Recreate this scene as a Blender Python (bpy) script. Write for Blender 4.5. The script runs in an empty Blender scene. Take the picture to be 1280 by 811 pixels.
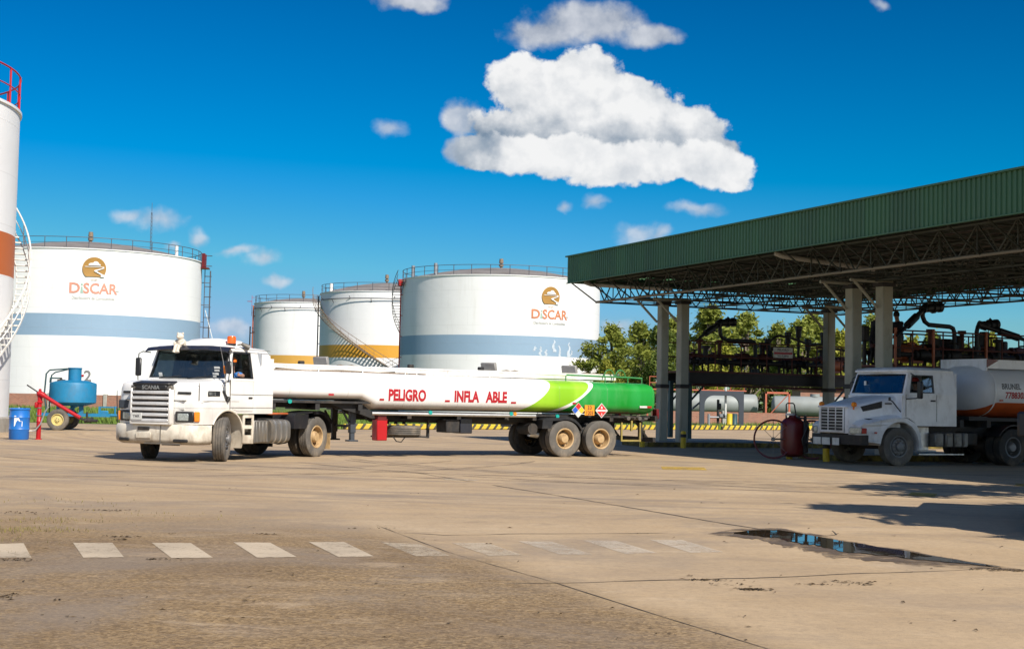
import bpy, bmesh, math, random
from mathutils import Vector, Matrix
from mathutils.geometry import tessellate_polygon
R = math.radians
PI = math.pi
C = bpy.context.scene.collection
SC = bpy.context.scene

# ------------------------------------------------------------------ camera
cam_d = bpy.data.cameras.new('camera')
cam_d.lens = 50.0
cam_d.sensor_width = 36.0
cam_d.clip_end = 6000
cam = bpy.data.objects.new('camera', cam_d)
C.objects.link(cam)
EYE = 1.58
cam.matrix_world = Matrix.Translation((0, 0, EYE)) @ Matrix.Rotation(R(90 + 3.04), 4, 'X') @ Matrix.Rotation(R(1.2), 4, 'Z')
SC.camera = cam
SC.view_settings.view_transform = 'Standard'
SC.view_settings.look = 'None'
SC.view_settings.gamma = 1
SC.view_settings.exposure = 0.55
SC.cycles.max_bounces = 8
SC.cycles.transparent_max_bounces = 12
SC.cycles.caustics_reflective = False
SC.cycles.caustics_refractive = False

SUN_EL = R(42.5)
SUN_AZ = math.atan2(0.57, -0.82)          # measured from +Y towards +X
sun_dir = Vector((math.sin(SUN_AZ) * math.cos(SUN_EL), math.cos(SUN_AZ) * math.cos(SUN_EL), math.sin(SUN_EL)))
sl = bpy.data.lights.new('sun', 'SUN')
sl.energy = 4.3
sl.angle = R(0.53)
sl.color = (1.0, 0.935, 0.835)
so = bpy.data.objects.new('sun', sl)
C.objects.link(so)
so.rotation_euler = sun_dir.to_track_quat('Z', 'Y').to_euler()

# pixel helpers used only to turn measured sky / ground marks into real directions and ground points
_cm = cam.matrix_world.to_3x3()


def ray(px, py):
    return _cm @ Vector(((px - 640) / 1778.0, -(py - 405.5) / 1778.0, -1.0))


def gp(px, py, z=0.0):
    r = ray(px, py)
    t = (z - EYE) / r.z
    return (r.x * t, r.y * t)


# ------------------------------------------------------------------ node helper
class NT:
    def __init__(s, nt):
        s.nt = nt
        nt.nodes.clear()

    def n(s, typ, ins=None, **props):
        nd = s.nt.nodes.new(typ)
        for k, v in props.items():
            setattr(nd, k, v)
        for k, v in (ins or {}).items():
            sock = nd.inputs[k]
            if isinstance(v, bpy.types.NodeSocket):
                s.nt.links.new(v, sock)
            else:
                if isinstance(v, tuple) and len(v) == 3 and sock.type == 'RGBA':
                    v = (*v, 1.0)
                sock.default_value = v
        return nd

    def m(s, op, a, b=None, c=None, clamp=False):
        ins = {0: a}
        if b is not None:
            ins[1] = b
        if c is not None:
            ins[2] = c
        return s.n('ShaderNodeMath', ins, operation=op, use_clamp=clamp).outputs[0]

    def v(s, op, a, b=None, c=None):
        ins = {0: a}
        if b is not None:
            ins[1] = b
        if c is not None:
            ins[2] = c
        nd = s.n('ShaderNodeVectorMath', ins, operation=op)
        return nd.outputs['Value'] if op in ('LENGTH', 'DOT_PRODUCT', 'DISTANCE') else nd.outputs[0]

    def mix(s, f, a, b, blend='MIX'):
        nd = s.nt.nodes.new('ShaderNodeMix')
        nd.data_type = 'RGBA'
        nd.blend_type = blend
        for i, v in ((0, f), (6, a), (7, b)):
            sock = nd.inputs[i]
            if isinstance(v, bpy.types.NodeSocket):
                s.nt.links.new(v, sock)
            else:
                sock.default_value = (*v, 1.0) if isinstance(v, tuple) and len(v) == 3 else v
        return nd.outputs[2]

    def noise(s, vec, scale, detail=4, rough=0.55, dist=0.0, out='Fac'):
        return s.n('ShaderNodeTexNoise', {'Vector': vec, 'Scale': scale, 'Detail': detail, 'Roughness': rough, 'Distortion': dist}).outputs[out]

    def ramp(s, f, lo, hi, a=0.0, b=1.0, smooth=True):
        return s.n('ShaderNodeMapRange', {0: f, 1: lo, 2: hi, 3: a, 4: b}, interpolation_type='SMOOTHSTEP' if smooth else 'LINEAR').outputs[0]

    def scaled(s, vec, sc):
        return s.v('MULTIPLY', vec, sc)


# ------------------------------------------------------------------ world: Nishita sky and the clouds in it
W = bpy.data.worlds.new('World')
SC.world = W
W.use_nodes = True
w = NT(W.node_tree)
sky = w.n('ShaderNodeTexSky', sky_type='NISHITA', sun_disc=False, sun_elevation=SUN_EL, sun_rotation=SUN_AZ,
          altitude=50, air_density=1.0, dust_density=0.2, ozone_density=3.0)
SKYS = 0.05
skyc = w.n('ShaderNodeHueSaturation', {'Color': sky.outputs[0], 'Hue': 0.489, 'Saturation': 1.42, 'Value': 0.83}).outputs[0]
_sp = w.n('ShaderNodeSeparateColor', {0: skyc})
# film-like saturated blue: each channel of the sky re-scaled on its own
_r = w.m('MAXIMUM', w.m('MULTIPLY', w.m('SUBTRACT', _sp.outputs[0], 1.2), 0.95), 0.0)
_g = w.m('MINIMUM', w.m('MAXIMUM', w.m('SUBTRACT', w.m('MULTIPLY', _sp.outputs[1], 1.43), 1.18), 0.7), 6.8)
_b = w.m('MINIMUM', w.m('MAXIMUM', w.m('ADD', w.m('MULTIPLY', w.m('SUBTRACT', _sp.outputs[2], 4.74), 2.35), 6.75), 3.2), 10.2)
skyc = w.n('ShaderNodeCombineColor', {0: _r, 1: _g, 2: _b}).outputs[0]
tc = w.n('ShaderNodeTexCoord')
sx = w.n('ShaderNodeSeparateXYZ', {0: tc.outputs['Generated']})
dy = w.m('MAXIMUM', sx.outputs[1], 0.02)
U = w.m('DIVIDE', sx.outputs[0], dy)
V = w.m('DIVIDE', sx.outputs[2], dy)
P0 = w.n('ShaderNodeCombineXYZ', {0: U, 1: V}).outputs[0]
front = w.ramp(sx.outputs[1], 0.25, 0.4)


def uv(px, py):
    r = ray(px, py)
    return r.x / r.y, r.z / r.y


def cloud_field(pvec, ells):
    f = None
    for (px, py, rx, ry) in ells:
        cu, cv = uv(px, py)
        q = w.v('MULTIPLY', w.v('SUBTRACT', pvec, (cu, cv, 0)), (1778 / rx, 1778 / ry, 0))
        e = w.m('SUBTRACT', 1.0, w.v('LENGTH', q))
        f = e if f is None else w.n('ShaderNodeMath', {0: f, 1: e, 2: 0.22}, operation='SMOOTH_MAX').outputs[0]
    return f


def warp(pvec, scale, amt, seed):
    nv = w.n('ShaderNodeTexNoise', {'Vector': w.v('ADD', pvec, (seed, seed * 0.7, 0)), 'Scale': scale, 'Detail': 3, 'Roughness': 0.5}).outputs['Color']
    return w.v('ADD', pvec, w.v('MULTIPLY', w.v('SUBTRACT', nv, (0.5, 0.5, 0.5)), (amt, amt, 0)))


Pw = warp(P0, 34, 0.016, 3.1)
Pw = warp(Pw, 95, 0.0055, 5.7)
SUNOFF = (0.0045, 0.0075, 0.0)


def nz(off, scale, det, rough, k=0.0):
    return w.noise(w.v('ADD', P0, (off[0] + SUNOFF[0] * k, off[1] + SUNOFF[1] * k, 0)), scale, det, rough)


fine, fine2 = nz((7.3, 1.9), 85, 8, 0.60), nz((7.3, 1.9), 85, 8, 0.60, 0.8)
billow, billow2 = nz((2.3, 8.9), 34, 6, 0.52), nz((2.3, 8.9), 34, 6, 0.52, 1.8)
broad = nz((4.4, 3.2), 14, 3, 0.5)
relief = w.m('ADD', w.m('MULTIPLY', w.m('SUBTRACT', fine, fine2), 0.55), w.m('MULTIPLY', w.m('SUBTRACT', billow, billow2), 1.5))
lump_n = w.n('ShaderNodeTexVoronoi', {'Vector': w.v('ADD', Pw, (1.7, 0.4, 0)), 'Scale': 36.0, 'Detail': 2.5, 'Roughness': 0.55, 'Lacunarity': 2.1, 'Smoothness': 0.35}, feature='SMOOTH_F1', voronoi_dimensions='2D', normalize=True)
lump = w.m('SUBTRACT', 0.40, lump_n.outputs['Distance'])
relief = w.m('ADD', w.m('MULTIPLY', relief, 0.8), w.m('MULTIPLY', w.m('SUBTRACT', lump, 0.08), 0.75))
fz = w.m('ADD', w.m('MULTIPLY', w.m('SUBTRACT', fine, 0.5), 0.40), w.m('MULTIPLY', w.m('SUBTRACT', billow, 0.5), 0.60))
fz = w.m('ADD', fz, w.m('MULTIPLY', lump, 0.45))


def cloud_alpha(field, amp, lo, hi):
    d = w.m('ADD', field, w.m('MULTIPLY', fz, amp))
    return w.m('MULTIPLY', w.ramp(d, lo, hi), front), d


# upper tower of the big cloud, its lower bright shelf, thin cloud above, and scattered small puffs
up = cloud_field(Pw, [(655, 108, 46, 46), (700, 122, 62, 50), (738, 100, 54, 42), (790, 138, 74, 48), (850, 168, 66, 40), (700, 158, 120, 36), (790, 176, 130, 26), (895, 192, 40, 26), (640, 165, 60, 26)])
pf = cloud_field(Pw, [(578, 150, 25, 25), (570, 190, 22, 20)])
lo = cloud_field(Pw, [(750, 202, 175, 30), (640, 190, 85, 28), (700, 196, 120, 30), (870, 204, 85, 32), (915, 210, 36, 26), (600, 196, 40, 22)])
thin = cloud_field(Pw, [(742, 28, 85, 32), (680, 42, 66, 22), (815, 44, 42, 18), (515, 3, 54, 18)])
small = cloud_field(Pw, [(490, 162, 26, 16), (800, 291, 38, 19), (826, 292, 22, 12), (745, 254, 18, 14), (707, 255, 15, 10), (872, 264, 46, 11), (195, 275, 42, 17), (248, 297, 16, 15),
                         (328, 322, 25, 12), (296, 313, 34, 9), (348, 350, 26, 10), (290, 411, 46, 14), (770, 411, 26, 16), (1100, 4, 18, 9), (160, 270, 24, 10), (215, 305, 12, 8)])
aU, dU = cloud_alpha(up, 1.25, 0.06, 0.24)
aL, dL = cloud_alpha(lo, 1.15, 0.07, 0.27)
aP, dP = cloud_alpha(pf, 1.2, 0.0, 0.55)
aT, dT = cloud_alpha(thin, 1.15, 0.02, 0.62)
aS, dS = cloud_alpha(small, 1.35, 0.02, 1.0)
aT = w.m('MULTIPLY', aT, 0.92)
aS = w.m('MULTIPLY', aS, 0.68)
aP = w.m('MULTIPLY', aP, 0.92)
K = 0.683 / SKYS


def cshade(base, lo_c, hi_c, gain=1.0):
    t = w.m('ADD', base, w.m('MULTIPLY', relief, gain), clamp=True)
    return w.mix(t, tuple(c * K for c in lo_c), tuple(c * K for c in hi_c))


vn_ = w.m('ADD', V, w.m('ADD', w.m('MULTIPLY', w.m('SUBTRACT', billow, 0.5), 0.026), w.m('MULTIPLY', w.m('SUBTRACT', broad, 0.5), 0.022)))
vn_ = w.m('ADD', vn_, w.m('MULTIPLY', w.m('SUBTRACT', fine, 0.5), 0.006))
hUx = w.ramp(U, uv(600, 170)[0], uv(860, 170)[0], 0.10, 0.42)
hU0 = w.ramp(vn_, uv(740, 182)[1], uv(740, 138)[1])
hU = w.m('ADD', hUx, w.m('MULTIPLY', hU0, w.m('SUBTRACT', 0.90, hUx)))
hU = w.m('MULTIPLY', hU, w.ramp(dU, 0.05, 0.5, 0.86, 1.0))
hL = w.ramp(vn_, uv(740, 232)[1], uv(740, 202)[1], 0.66, 0.93)
hLx = w.ramp(w.m('ADD', U, w.m('MULTIPLY', w.m('SUBTRACT', billow, 0.5), 0.09)), uv(570, 200)[0], uv(650, 200)[0], 0.18, 1.0)
hL = w.m('MULTIPLY', hL, hLx)
CLO, CHI = (0.20, 0.28, 0.38), (0.90, 0.905, 0.91)
col = skyc
col = w.mix(aS, col, cshade(0.60, (0.30, 0.38, 0.50), (0.80, 0.82, 0.87), 1.0))
col = w.mix(aT, col, cshade(w.m('ADD', 0.30, w.m('MULTIPLY', dT, 0.35)), (0.30, 0.35, 0.44), (0.74, 0.76, 0.80), 1.0))
col = w.mix(aP, col, cshade(0.45, (0.24, 0.33, 0.46), (0.74, 0.76, 0.80), 1.0))
col = w.mix(aU, col, cshade(hU, CLO, CHI, 0.75))
col = w.mix(aL, col, cshade(hL, (0.26, 0.34, 0.44), CHI, 0.6))
# behind the camera, round the sun, the unseen sky is boosted to fill the shaded sides
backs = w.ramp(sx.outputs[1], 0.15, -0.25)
back_fill = w.v('SCALE', sky.outputs[0])
back_fill.node.inputs['Scale'].default_value = 1.65
col = w.mix(backs, col, back_fill)
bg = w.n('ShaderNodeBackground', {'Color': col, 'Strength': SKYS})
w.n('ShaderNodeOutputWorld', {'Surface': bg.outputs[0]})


# ------------------------------------------------------------------ materials
MATS = {}


def new_mat(name):
    mt = bpy.data.materials.new(name)
    mt.use_nodes = True
    t = NT(mt.node_tree)
    t.tc = t.n('ShaderNodeTexCoord')
    t.ob = t.tc.outputs['Object']
    MATS[name] = mt
    return mt, t


def finish(t, col, rough=0.5, metal=0.0, bump=None, bstr=0.3, bdist=0.02, **extra):
    ins = {'Base Color': col, 'Roughness': rough, 'Metallic': metal}
    ins.update(extra)
    if bump is not None:
        b = t.n('ShaderNodeBump', {'Height': bump, 'Strength': bstr, 'Distance': bdist})
        ins['Normal'] = b.outputs[0]
    p = t.n('ShaderNodeBsdfPrincipled', ins)
    t.n('ShaderNodeOutputMaterial', {'Surface': p.outputs[0]})
    return p


def pm(name, col, rough=0.5, metal=0.0, var=0.12, vs=2.5, bump=0.0, bs=25, dirt=0.0, dcol=(0.16, 0.115, 0.075), ds=3.0, low=None):
    """paint / metal / plastic with tonal variation, patchy dirt and optional splash dirt up to a height"""
    mt, t = new_mat(name)
    n1 = t.noise(t.ob, vs, 5, 0.6)
    f = t.ramp(n1, 0.3, 0.7, 1 - var, 1 + var * 0.6, False)
    c = t.mix(1.0, col, t.n('ShaderNodeCombineColor', {0: f, 1: f, 2: f}).outputs[0], 'MULTIPLY')
    r = rough
    if dirt > 0:
        n2 = t.noise(t.scaled(t.ob, (1, 1, 0.55)), ds, 7, 0.68)
        d = t.m('MULTIPLY', t.ramp(n2, 0.46, 0.72), dirt)
        if low is not None:
            z = t.n('ShaderNodeSeparateXYZ', {0: t.ob}).outputs[2]
            n3 = t.m('ADD', z, t.m('MULTIPLY', t.m('SUBTRACT', n1, 0.5), 0.6))
            d = t.m('ADD', d, t.ramp(n3, low[0], low[1], low[2], 0.0), clamp=True)
        c = t.mix(d, c, dcol)
        r = t.m('ADD', rough, t.m('MULTIPLY', d, 0.35), clamp=True)
    bh = t.noise(t.ob, bs, 3, 0.6) if bump else None
    finish(t, c, r, metal, bh, bump)
    return mt


def glass_mat(name, tint, refl=0.09):
    mt, t = new_mat(name)
    lw = t.n('ShaderNodeLayerWeight', {'Blend': 0.35})
    f = t.m('ADD', t.m('MULTIPLY', lw.outputs['Fresnel'], 0.55), refl, clamp=True)
    n1 = t.noise(t.ob, 5, 5, 0.6)
    tr = t.n('ShaderNodeBsdfTransparent', {'Color': tint})
    gl = t.n('ShaderNodeBsdfGlossy', {'Color': (0.9, 0.93, 0.95), 'Roughness': t.ramp(n1, 0.4, 0.8, 0.015, 0.08)})
    mx = t.n('ShaderNodeMixShader', {0: f, 1: tr.outputs[0], 2: gl.outputs[0]})
    df = t.n('ShaderNodeBsdfDiffuse', {'Color': (0.35, 0.31, 0.26)})
    mx2 = t.n('ShaderNodeMixShader', {0: t.ramp(n1, 0.5, 0.85, 0.01, 0.14), 1: mx.outputs[0], 2: df.outputs[0]})
    t.n('ShaderNodeOutputMaterial', {'Surface': mx2.outputs[0]})
    return mt


pm('truck white', (0.80, 0.785, 0.755), 0.28, 0, 0.05, 1.5, dirt=0.16, ds=2.2, low=(0.95, 1.5, 0.30), dcol=(0.34, 0.27, 0.19))
pm('truck cream', (0.74, 0.68, 0.57), 0.38, 0, 0.10, 3, dirt=0.55, ds=3.2, low=(0.38, 0.8, 0.55), dcol=(0.27, 0.20, 0.13))
pm('old white', (0.86, 0.87, 0.88), 0.32, 0, 0.08, 2, dirt=0.35, ds=2.5, low=(0.8, 1.4, 0.35), dcol=(0.26, 0.21, 0.16))
pm('rail white', (0.74, 0.72, 0.68), 0.45, 0, 0.08, 4, dirt=0.35, ds=5)
pm('black plastic', (0.016, 0.017, 0.02), 0.42, 0, 0.2, 4, dirt=0.3, ds=4, dcol=(0.10, 0.085, 0.065))
pm('visor black', (0.022, 0.024, 0.034), 0.2, 0, 0.1, 4, dirt=0.12)
pm('chassis black', (0.017, 0.016, 0.016), 0.62, 0, 0.25, 4, bump=0.2, bs=30, dirt=0.65, ds=3.5, dcol=(0.085, 0.065, 0.048))
pm('dusty steel', (0.20, 0.19, 0.175), 0.5, 0.5, 0.2, 5, bump=0.15, bs=30, dirt=0.7, ds=4, dcol=(0.23, 0.18, 0.12))
pm('grille silver', (0.62, 0.62, 0.62), 0.4, 0.15, 0.08, 5, dirt=0.3, ds=4)
pm('chrome', (0.75, 0.76, 0.78), 0.18, 1.0, 0.05, 5)
pm('aluminium', (0.58, 0.58, 0.57), 0.36, 0.85, 0.12, 5, dirt=0.4, ds=4)
pm('rubber', (0.030, 0.028, 0.026), 0.82, 0, 0.2, 5, bump=0.25, bs=45, dirt=0.95, ds=2.2, dcol=(0.16, 0.125, 0.09))
pm('dusty tread', (0.11, 0.10, 0.088), 0.86, 0, 0.2, 5, bump=0.3, bs=60, dirt=0.95, ds=2.5, dcol=(0.24, 0.20, 0.155))
pm('rim ochre', (0.50, 0.34, 0.17), 0.55, 0, 0.18, 6, dirt=0.75, ds=7, dcol=(0.16, 0.085, 0.04))
pm('rim grey', (0.20, 0.20, 0.20), 0.5, 0.3, 0.15, 6, dirt=0.6, ds=6)
pm('lamp amber', (0.85, 0.24, 0.02), 0.18, 0, 0.1, 30)
pm('lamp clear', (0.42, 0.46, 0.45), 0.12, 0.35, 0.35, 24)
pm('lamp red', (0.35, 0.02, 0.015), 0.2, 0, 0.1, 30)
pm('beacon orange', (0.80, 0.13, 0.015), 0.25, 0, 0.06, 8)
pm('rust orange', (0.46, 0.11, 0.03), 0.6, 0, 0.2, 5, dirt=0.4, ds=5)
pm('red paint', (0.52, 0.018, 0.014), 0.34, 0, 0.1, 3, dirt=0.15)
pm('bright red', (0.42, 0.006, 0.010), 0.38, 0, 0.08, 4)
pm('deep red', (0.13, 0.007, 0.009), 0.32, 0, 0.15, 3, dirt=0.1)
pm('lettering red', (0.40, 0.010, 0.020), 0.45, 0, 0.08, 8)
pm('blue plastic', (0.012, 0.15, 0.50), 0.42, 0, 0.1, 3, dirt=0.1)
pm('blue paint', (0.010, 0.185, 0.36), 0.5, 0, 0.15, 3, dirt=0.4, ds=3.5, dcol=(0.07, 0.13, 0.19))
pm('yellow paint', (0.68, 0.46, 0.012), 0.5, 0, 0.12, 3, dirt=0.3)
pm('pale yellow', (0.62, 0.52, 0.20), 0.5, 0, 0.12, 6, dirt=0.5, ds=6)
pm('tank roof', (0.22, 0.20, 0.185), 0.75, 0, 0.25, 0.5, dirt=0.5, ds=0.4, dcol=(0.14, 0.11, 0.09))
pm('rail steel', (0.10, 0.10, 0.115), 0.6, 0.3, 0.2, 1)
pm('stair white', (0.72, 0.70, 0.65), 0.5, 0, 0.1, 3, dirt=0.3)
pm('stair rust', (0.24, 0.17, 0.12), 0.7, 0.1, 0.2, 2)
pm('pipe grey', (0.30, 0.31, 0.33), 0.5, 0.3, 0.15, 2)
pm('orange pipe', (0.48, 0.13, 0.06), 0.55, 0, 0.15, 2)
pm('gold emblem', (0.38, 0.20, 0.04), 0.55, 0, 0.12, 1)
pm('emblem white', (0.78, 0.77, 0.75), 0.5, 0, 0.05, 1)
pm('faded salmon', (0.62, 0.27, 0.19), 0.6, 0, 0.15, 1.2)
pm('faded brick', (0.55, 0.20, 0.09), 0.6, 0, 0.18, 1.2)
pm('chalky smear', (0.52, 0.58, 0.64), 0.7, 0, 0.2, 2)
pm('faded green', (0.32, 0.46, 0.38), 0.6, 0, 0.1, 1)
pm('faded grey', (0.42, 0.42, 0.39), 0.6, 0, 0.1, 1)
pm('dark grey paint', (0.17, 0.17, 0.17), 0.6, 0, 0.1, 3)
pm('column paint', (0.37, 0.37, 0.30), 0.62, 0, 0.10, 1.2, bump=0.08, bs=18, dirt=0.45, ds=1.6, dcol=(0.19, 0.175, 0.135))
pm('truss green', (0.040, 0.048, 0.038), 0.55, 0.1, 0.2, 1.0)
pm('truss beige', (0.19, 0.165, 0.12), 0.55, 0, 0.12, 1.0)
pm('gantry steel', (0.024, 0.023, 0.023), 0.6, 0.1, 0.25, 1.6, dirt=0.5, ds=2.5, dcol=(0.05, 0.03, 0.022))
pm('gantry red', (0.11, 0.026, 0.018), 0.6, 0, 0.2, 2, dirt=0.4, ds=3, dcol=(0.05, 0.03, 0.02))
pm('motor orange', (0.46, 0.12, 0.045), 0.5, 0, 0.15, 3, dirt=0.3)
pm('arm steel', (0.03, 0.035, 0.04), 0.45, 0.4, 0.2, 3)
pm('teal steel', (0.028, 0.075, 0.085), 0.5, 0.1, 0.2, 3)
pm('portal steel', (0.045, 0.055, 0.07), 0.55, 0.1, 0.12, 2)
pm('wagon silver', (0.27, 0.29, 0.28), 0.6, 0.1, 0.15, 0.8, dirt=0.35, ds=1.2, dcol=(0.26, 0.24, 0.20))
pm('wagon red', (0.50, 0.13, 0.07), 0.6, 0, 0.15, 1.5, dirt=0.3)
pm('concrete', (0.30, 0.275, 0.235), 0.85, 0, 0.2, 2, bump=0.2, bs=30, dirt=0.4, ds=3)
pm('skin', (0.36, 0.20, 0.135), 0.5, 0, 0.05, 10)
pm('dark cloth', (0.012, 0.013, 0.02), 0.85, 0, 0.15, 10)
pm('blue shirt', (0.05, 0.20, 0.52), 0.8, 0, 0.15, 10)
pm('khaki cloth', (0.16, 0.13, 0.09), 0.85, 0, 0.15, 10)
pm('hair', (0.012, 0.010, 0.009), 0.7, 0, 0.15, 20)
pm('cap orange', (0.80, 0.17, 0.015), 0.6, 0, 0.08, 10)
pm('cap red', (0.45, 0.03, 0.02), 0.6, 0, 0.1, 10)
pm('plush white', (0.72, 0.64, 0.53), 0.95, 0, 0.15, 18, bump=0.5, bs=90, dirt=0.3, ds=14)
pm('interior', (0.09, 0.088, 0.085), 0.8, 0, 0.2, 5)
pm('seat cloth', (0.10, 0.095, 0.10), 0.9, 0, 0.2, 12)
pm('curtain cloth', (0.30, 0.32, 0.35), 0.9, 0, 0.2, 10)
pm('paper white', (0.78, 0.78, 0.75), 0.6, 0, 0.06, 6)
pm('hatch brown', (0.22, 0.165, 0.115), 0.8, 0, 0.25, 8, bump=0.3, bs=20)
pm('hatch grey', (0.30, 0.285, 0.27), 0.6, 0.2, 0.15, 6, dirt=0.3)
pm('reflector teal', (0.01, 0.32, 0.28), 0.25, 0, 0.05, 10)
pm('bark', (0.23, 0.185, 0.135), 0.9, 0, 0.3, 2.5, bump=0.4, bs=12)
pm('dark crack', (0.085, 0.064, 0.044), 0.95, 0, 0.35, 6)
pm('litter', (0.085, 0.055, 0.026), 0.95, 0, 0.45, 9)
pm('light mortar', (0.36, 0.34, 0.30), 0.9, 0, 0.2, 3)
pm('plate white', (0.62, 0.63, 0.60), 0.45, 0, 0.1, 10, dirt=0.35, ds=10)
pm('plate orange', (0.85, 0.30, 0.02), 0.5, 0, 0.08, 10)
pm('rail green', (0.03, 0.22, 0.06), 0.5, 0, 0.12, 4, dirt=0.3)
pm('dull yellow', (0.30, 0.235, 0.06), 0.6, 0, 0.2, 5, dirt=0.6, ds=6)
pm('black ink', (0.02, 0.02, 0.02), 0.6, 0, 0.1, 10)
pm('diamond blue', (0.02, 0.10, 0.50), 0.45, 0, 0.06, 10)
pm('diamond yellow', (0.80, 0.50, 0.03), 0.45, 0, 0.06, 10)
pm('diamond red', (0.62, 0.02, 0.02), 0.45, 0, 0.06, 10)
glass_mat('windscreen glass', (0.56, 0.62, 0.62), 0.03)
glass_mat('window glass', (0.50, 0.55, 0.56), 0.08)


def tank_paint(name, band_col, z0, z1, band2=None):
    mt, t = new_mat(name)
    s = t.n('ShaderNodeSeparateXYZ', {0: t.ob})
    z = s.outputs[2]
    inb = t.m('MULTIPLY', t.m('GREATER_THAN', z, z0), t.m('LESS_THAN', z, z1))
    n1 = t.noise(t.scaled(t.ob, (1, 1, 0.12)), 0.9, 6, 0.65)      # long vertical streaks
    n2 = t.noise(t.ob, 0.25, 4, 0.5)
    white = t.mix(t.ramp(n1, 0.5, 0.8, 0.0, 0.38), (0.80, 0.795, 0.79), (0.58, 0.555, 0.50))
    white = t.mix(t.ramp(n2, 0.35, 0.7, 0.0, 0.25), white, (0.70, 0.69, 0.68))
    band = t.mix(t.ramp(n1, 0.5, 0.85, 0.0, 0.3), band_col, tuple(min(1, c * 1.25 + 0.03) for c in band_col))
    c = t.mix(inb, white, band)
    seam = t.m('LESS_THAN', t.m('FRACT', t.m('DIVIDE', z, 1.93)), 0.018)   # weld lines between the plate courses
    ang = t.m('ARCTAN2', s.outputs[1], s.outputs[0])
    row = t.m('FLOOR', t.m('DIVIDE', z, 1.93))
    vseam = t.m('LESS_THAN', t.m('FRACT', t.m('ADD', t.m('MULTIPLY', ang, 2.4), t.m('MULTIPLY', row, 0.5))), 0.007)
    c = t.mix(t.m('MULTIPLY', t.m('MAXIMUM', seam, vseam), 0.14), c, (0.3, 0.28, 0.25))
    bh = t.m('ADD', t.noise(t.scaled(t.ob, (1, 1, 1.6)), 0.7, 3, 0.5), t.m('MULTIPLY', seam, 0.4))
    finish(t, c, 0.55, 0, bh, 0.35, 0.05)
    return mt


tank_paint('shell blue band 2', (0.25, 0.36, 0.48), 6.95, 9.1)
tank_paint('shell blue band 3', (0.25, 0.36, 0.48), 6.45, 8.6)
tank_paint('shell orange band 4', (0.66, 0.33, 0.035), 6.65, 8.3)
tank_paint('shell orange band 5', (0.60, 0.33, 0.06), 6.1, 7.5)
tank_paint('shell rust band', (0.50, 0.125, 0.025), 5.85, 7.45)


def livery():
    mt, t = new_mat('tanker livery')
    s = t.n('ShaderNodeSeparateXYZ', {0: t.ob})
    x, z = s.outputs[0], s.outputs[2]
    q = t.m('DIVIDE', t.m('SUBTRACT', z, 1.25), 0.83, clamp=False)

    def bound(a, b, c):
        return t.m('ADD', t.m('MULTIPLY', t.m('ADD', t.m('MULTIPLY', q, c), b), q), a)
    b1, b2, b3 = bound(-6.73, -1.95, 0.91), bound(-7.74, -2.35, 1.01), bound(-8.06, -1.75, 0.56)
    n1 = t.noise(t.scaled(t.ob, (1, 1, 0.35)), 2.6, 6, 0.65)
    pan = t.m('FRACT', t.m('MULTIPLY', x, 0.62))
    wn = t.noise(t.scaled(t.ob, (0.8, 0.0, 0.0)), 1.9, 2, 0.5)
    lg = t.mix(t.ramp(wn, 0.35, 0.65), (0.22, 0.47, 0.014), (0.31, 0.57, 0.03))
    dg = t.mix(t.ramp(wn, 0.35, 0.65), (0.008, 0.25, 0.025), (0.02, 0.31, 0.055))
    wh = t.mix(t.ramp(n1, 0.5, 0.8, 0, 0.3), (0.77, 0.755, 0.74), (0.50, 0.455, 0.40))
    c = t.mix(t.m('LESS_THAN', x, b1), wh, lg)
    c = t.mix(t.m('LESS_THAN', x, b2), c, wh)
    c = t.mix(t.m('LESS_THAN', x, b3), c, dg)
    n3 = t.m('ADD', z, t.m('MULTIPLY', t.m('SUBTRACT', n1, 0.5), 0.22))
    isg = t.m('LESS_THAN', x, b3)
    d = t.m('ADD', t.ramp(n3, 1.22, 1.36, 0.55, 0.0), t.m('MULTIPLY', isg, t.ramp(n3, 1.24, 1.30, 0.85, 0.0)), clamp=True)
    c = t.mix(d, c, (0.17, 0.115, 0.07))
    seam = t.m('LESS_THAN', pan, 0.012)
    c = t.mix(t.m('MULTIPLY', seam, 0.22), c, (0.25, 0.22, 0.18))
    fade = t.noise(t.scaled(t.ob, (1.2, 0.3, 0.5)), 1.3, 5, 0.6)
    c = t.mix(t.m('MULTIPLY', isg, t.ramp(fade, 0.5, 0.72, 0, 0.4)), c, (0.10, 0.36, 0.12))
    bh = t.m('ADD', t.noise(t.ob, 1.1, 3, 0.5), t.m('MULTIPLY', seam, -0.25))
    finish(t, c, t.m('ADD', 0.34, t.m('MULTIPLY', d, 0.4)), 0, bh, 0.25, 0.03)


livery()


def rigid_livery():
    mt, t = new_mat('rigid tanker livery')
    s = t.n('ShaderNodeSeparateXYZ', {0: t.ob})
    x, z = s.outputs[0], s.outputs[2]
    edge = t.n('ShaderNodeMapRange', {0: x, 1: -3.55, 2: -2.75, 3: 1.80, 4: 1.40}, interpolation_type='SMOOTHSTEP').outputs[0]
    n1 = t.noise(t.scaled(t.ob, (1, 1, 0.35)), 2.2, 6, 0.65)
    wh = t.mix(t.ramp(n1, 0.45, 0.8, 0, 0.35), (0.76, 0.77, 0.78), (0.52, 0.50, 0.47))
    og = t.mix(t.ramp(n1, 0.4, 0.7), (0.52, 0.10, 0.022), (0.40, 0.075, 0.02))
    c = t.mix(t.m('LESS_THAN', z, edge), wh, og)
    finish(t, c, 0.35, 0, t.noise(t.ob, 1.0, 3, 0.5), 0.2, 0.03)


rigid_livery()


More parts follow.
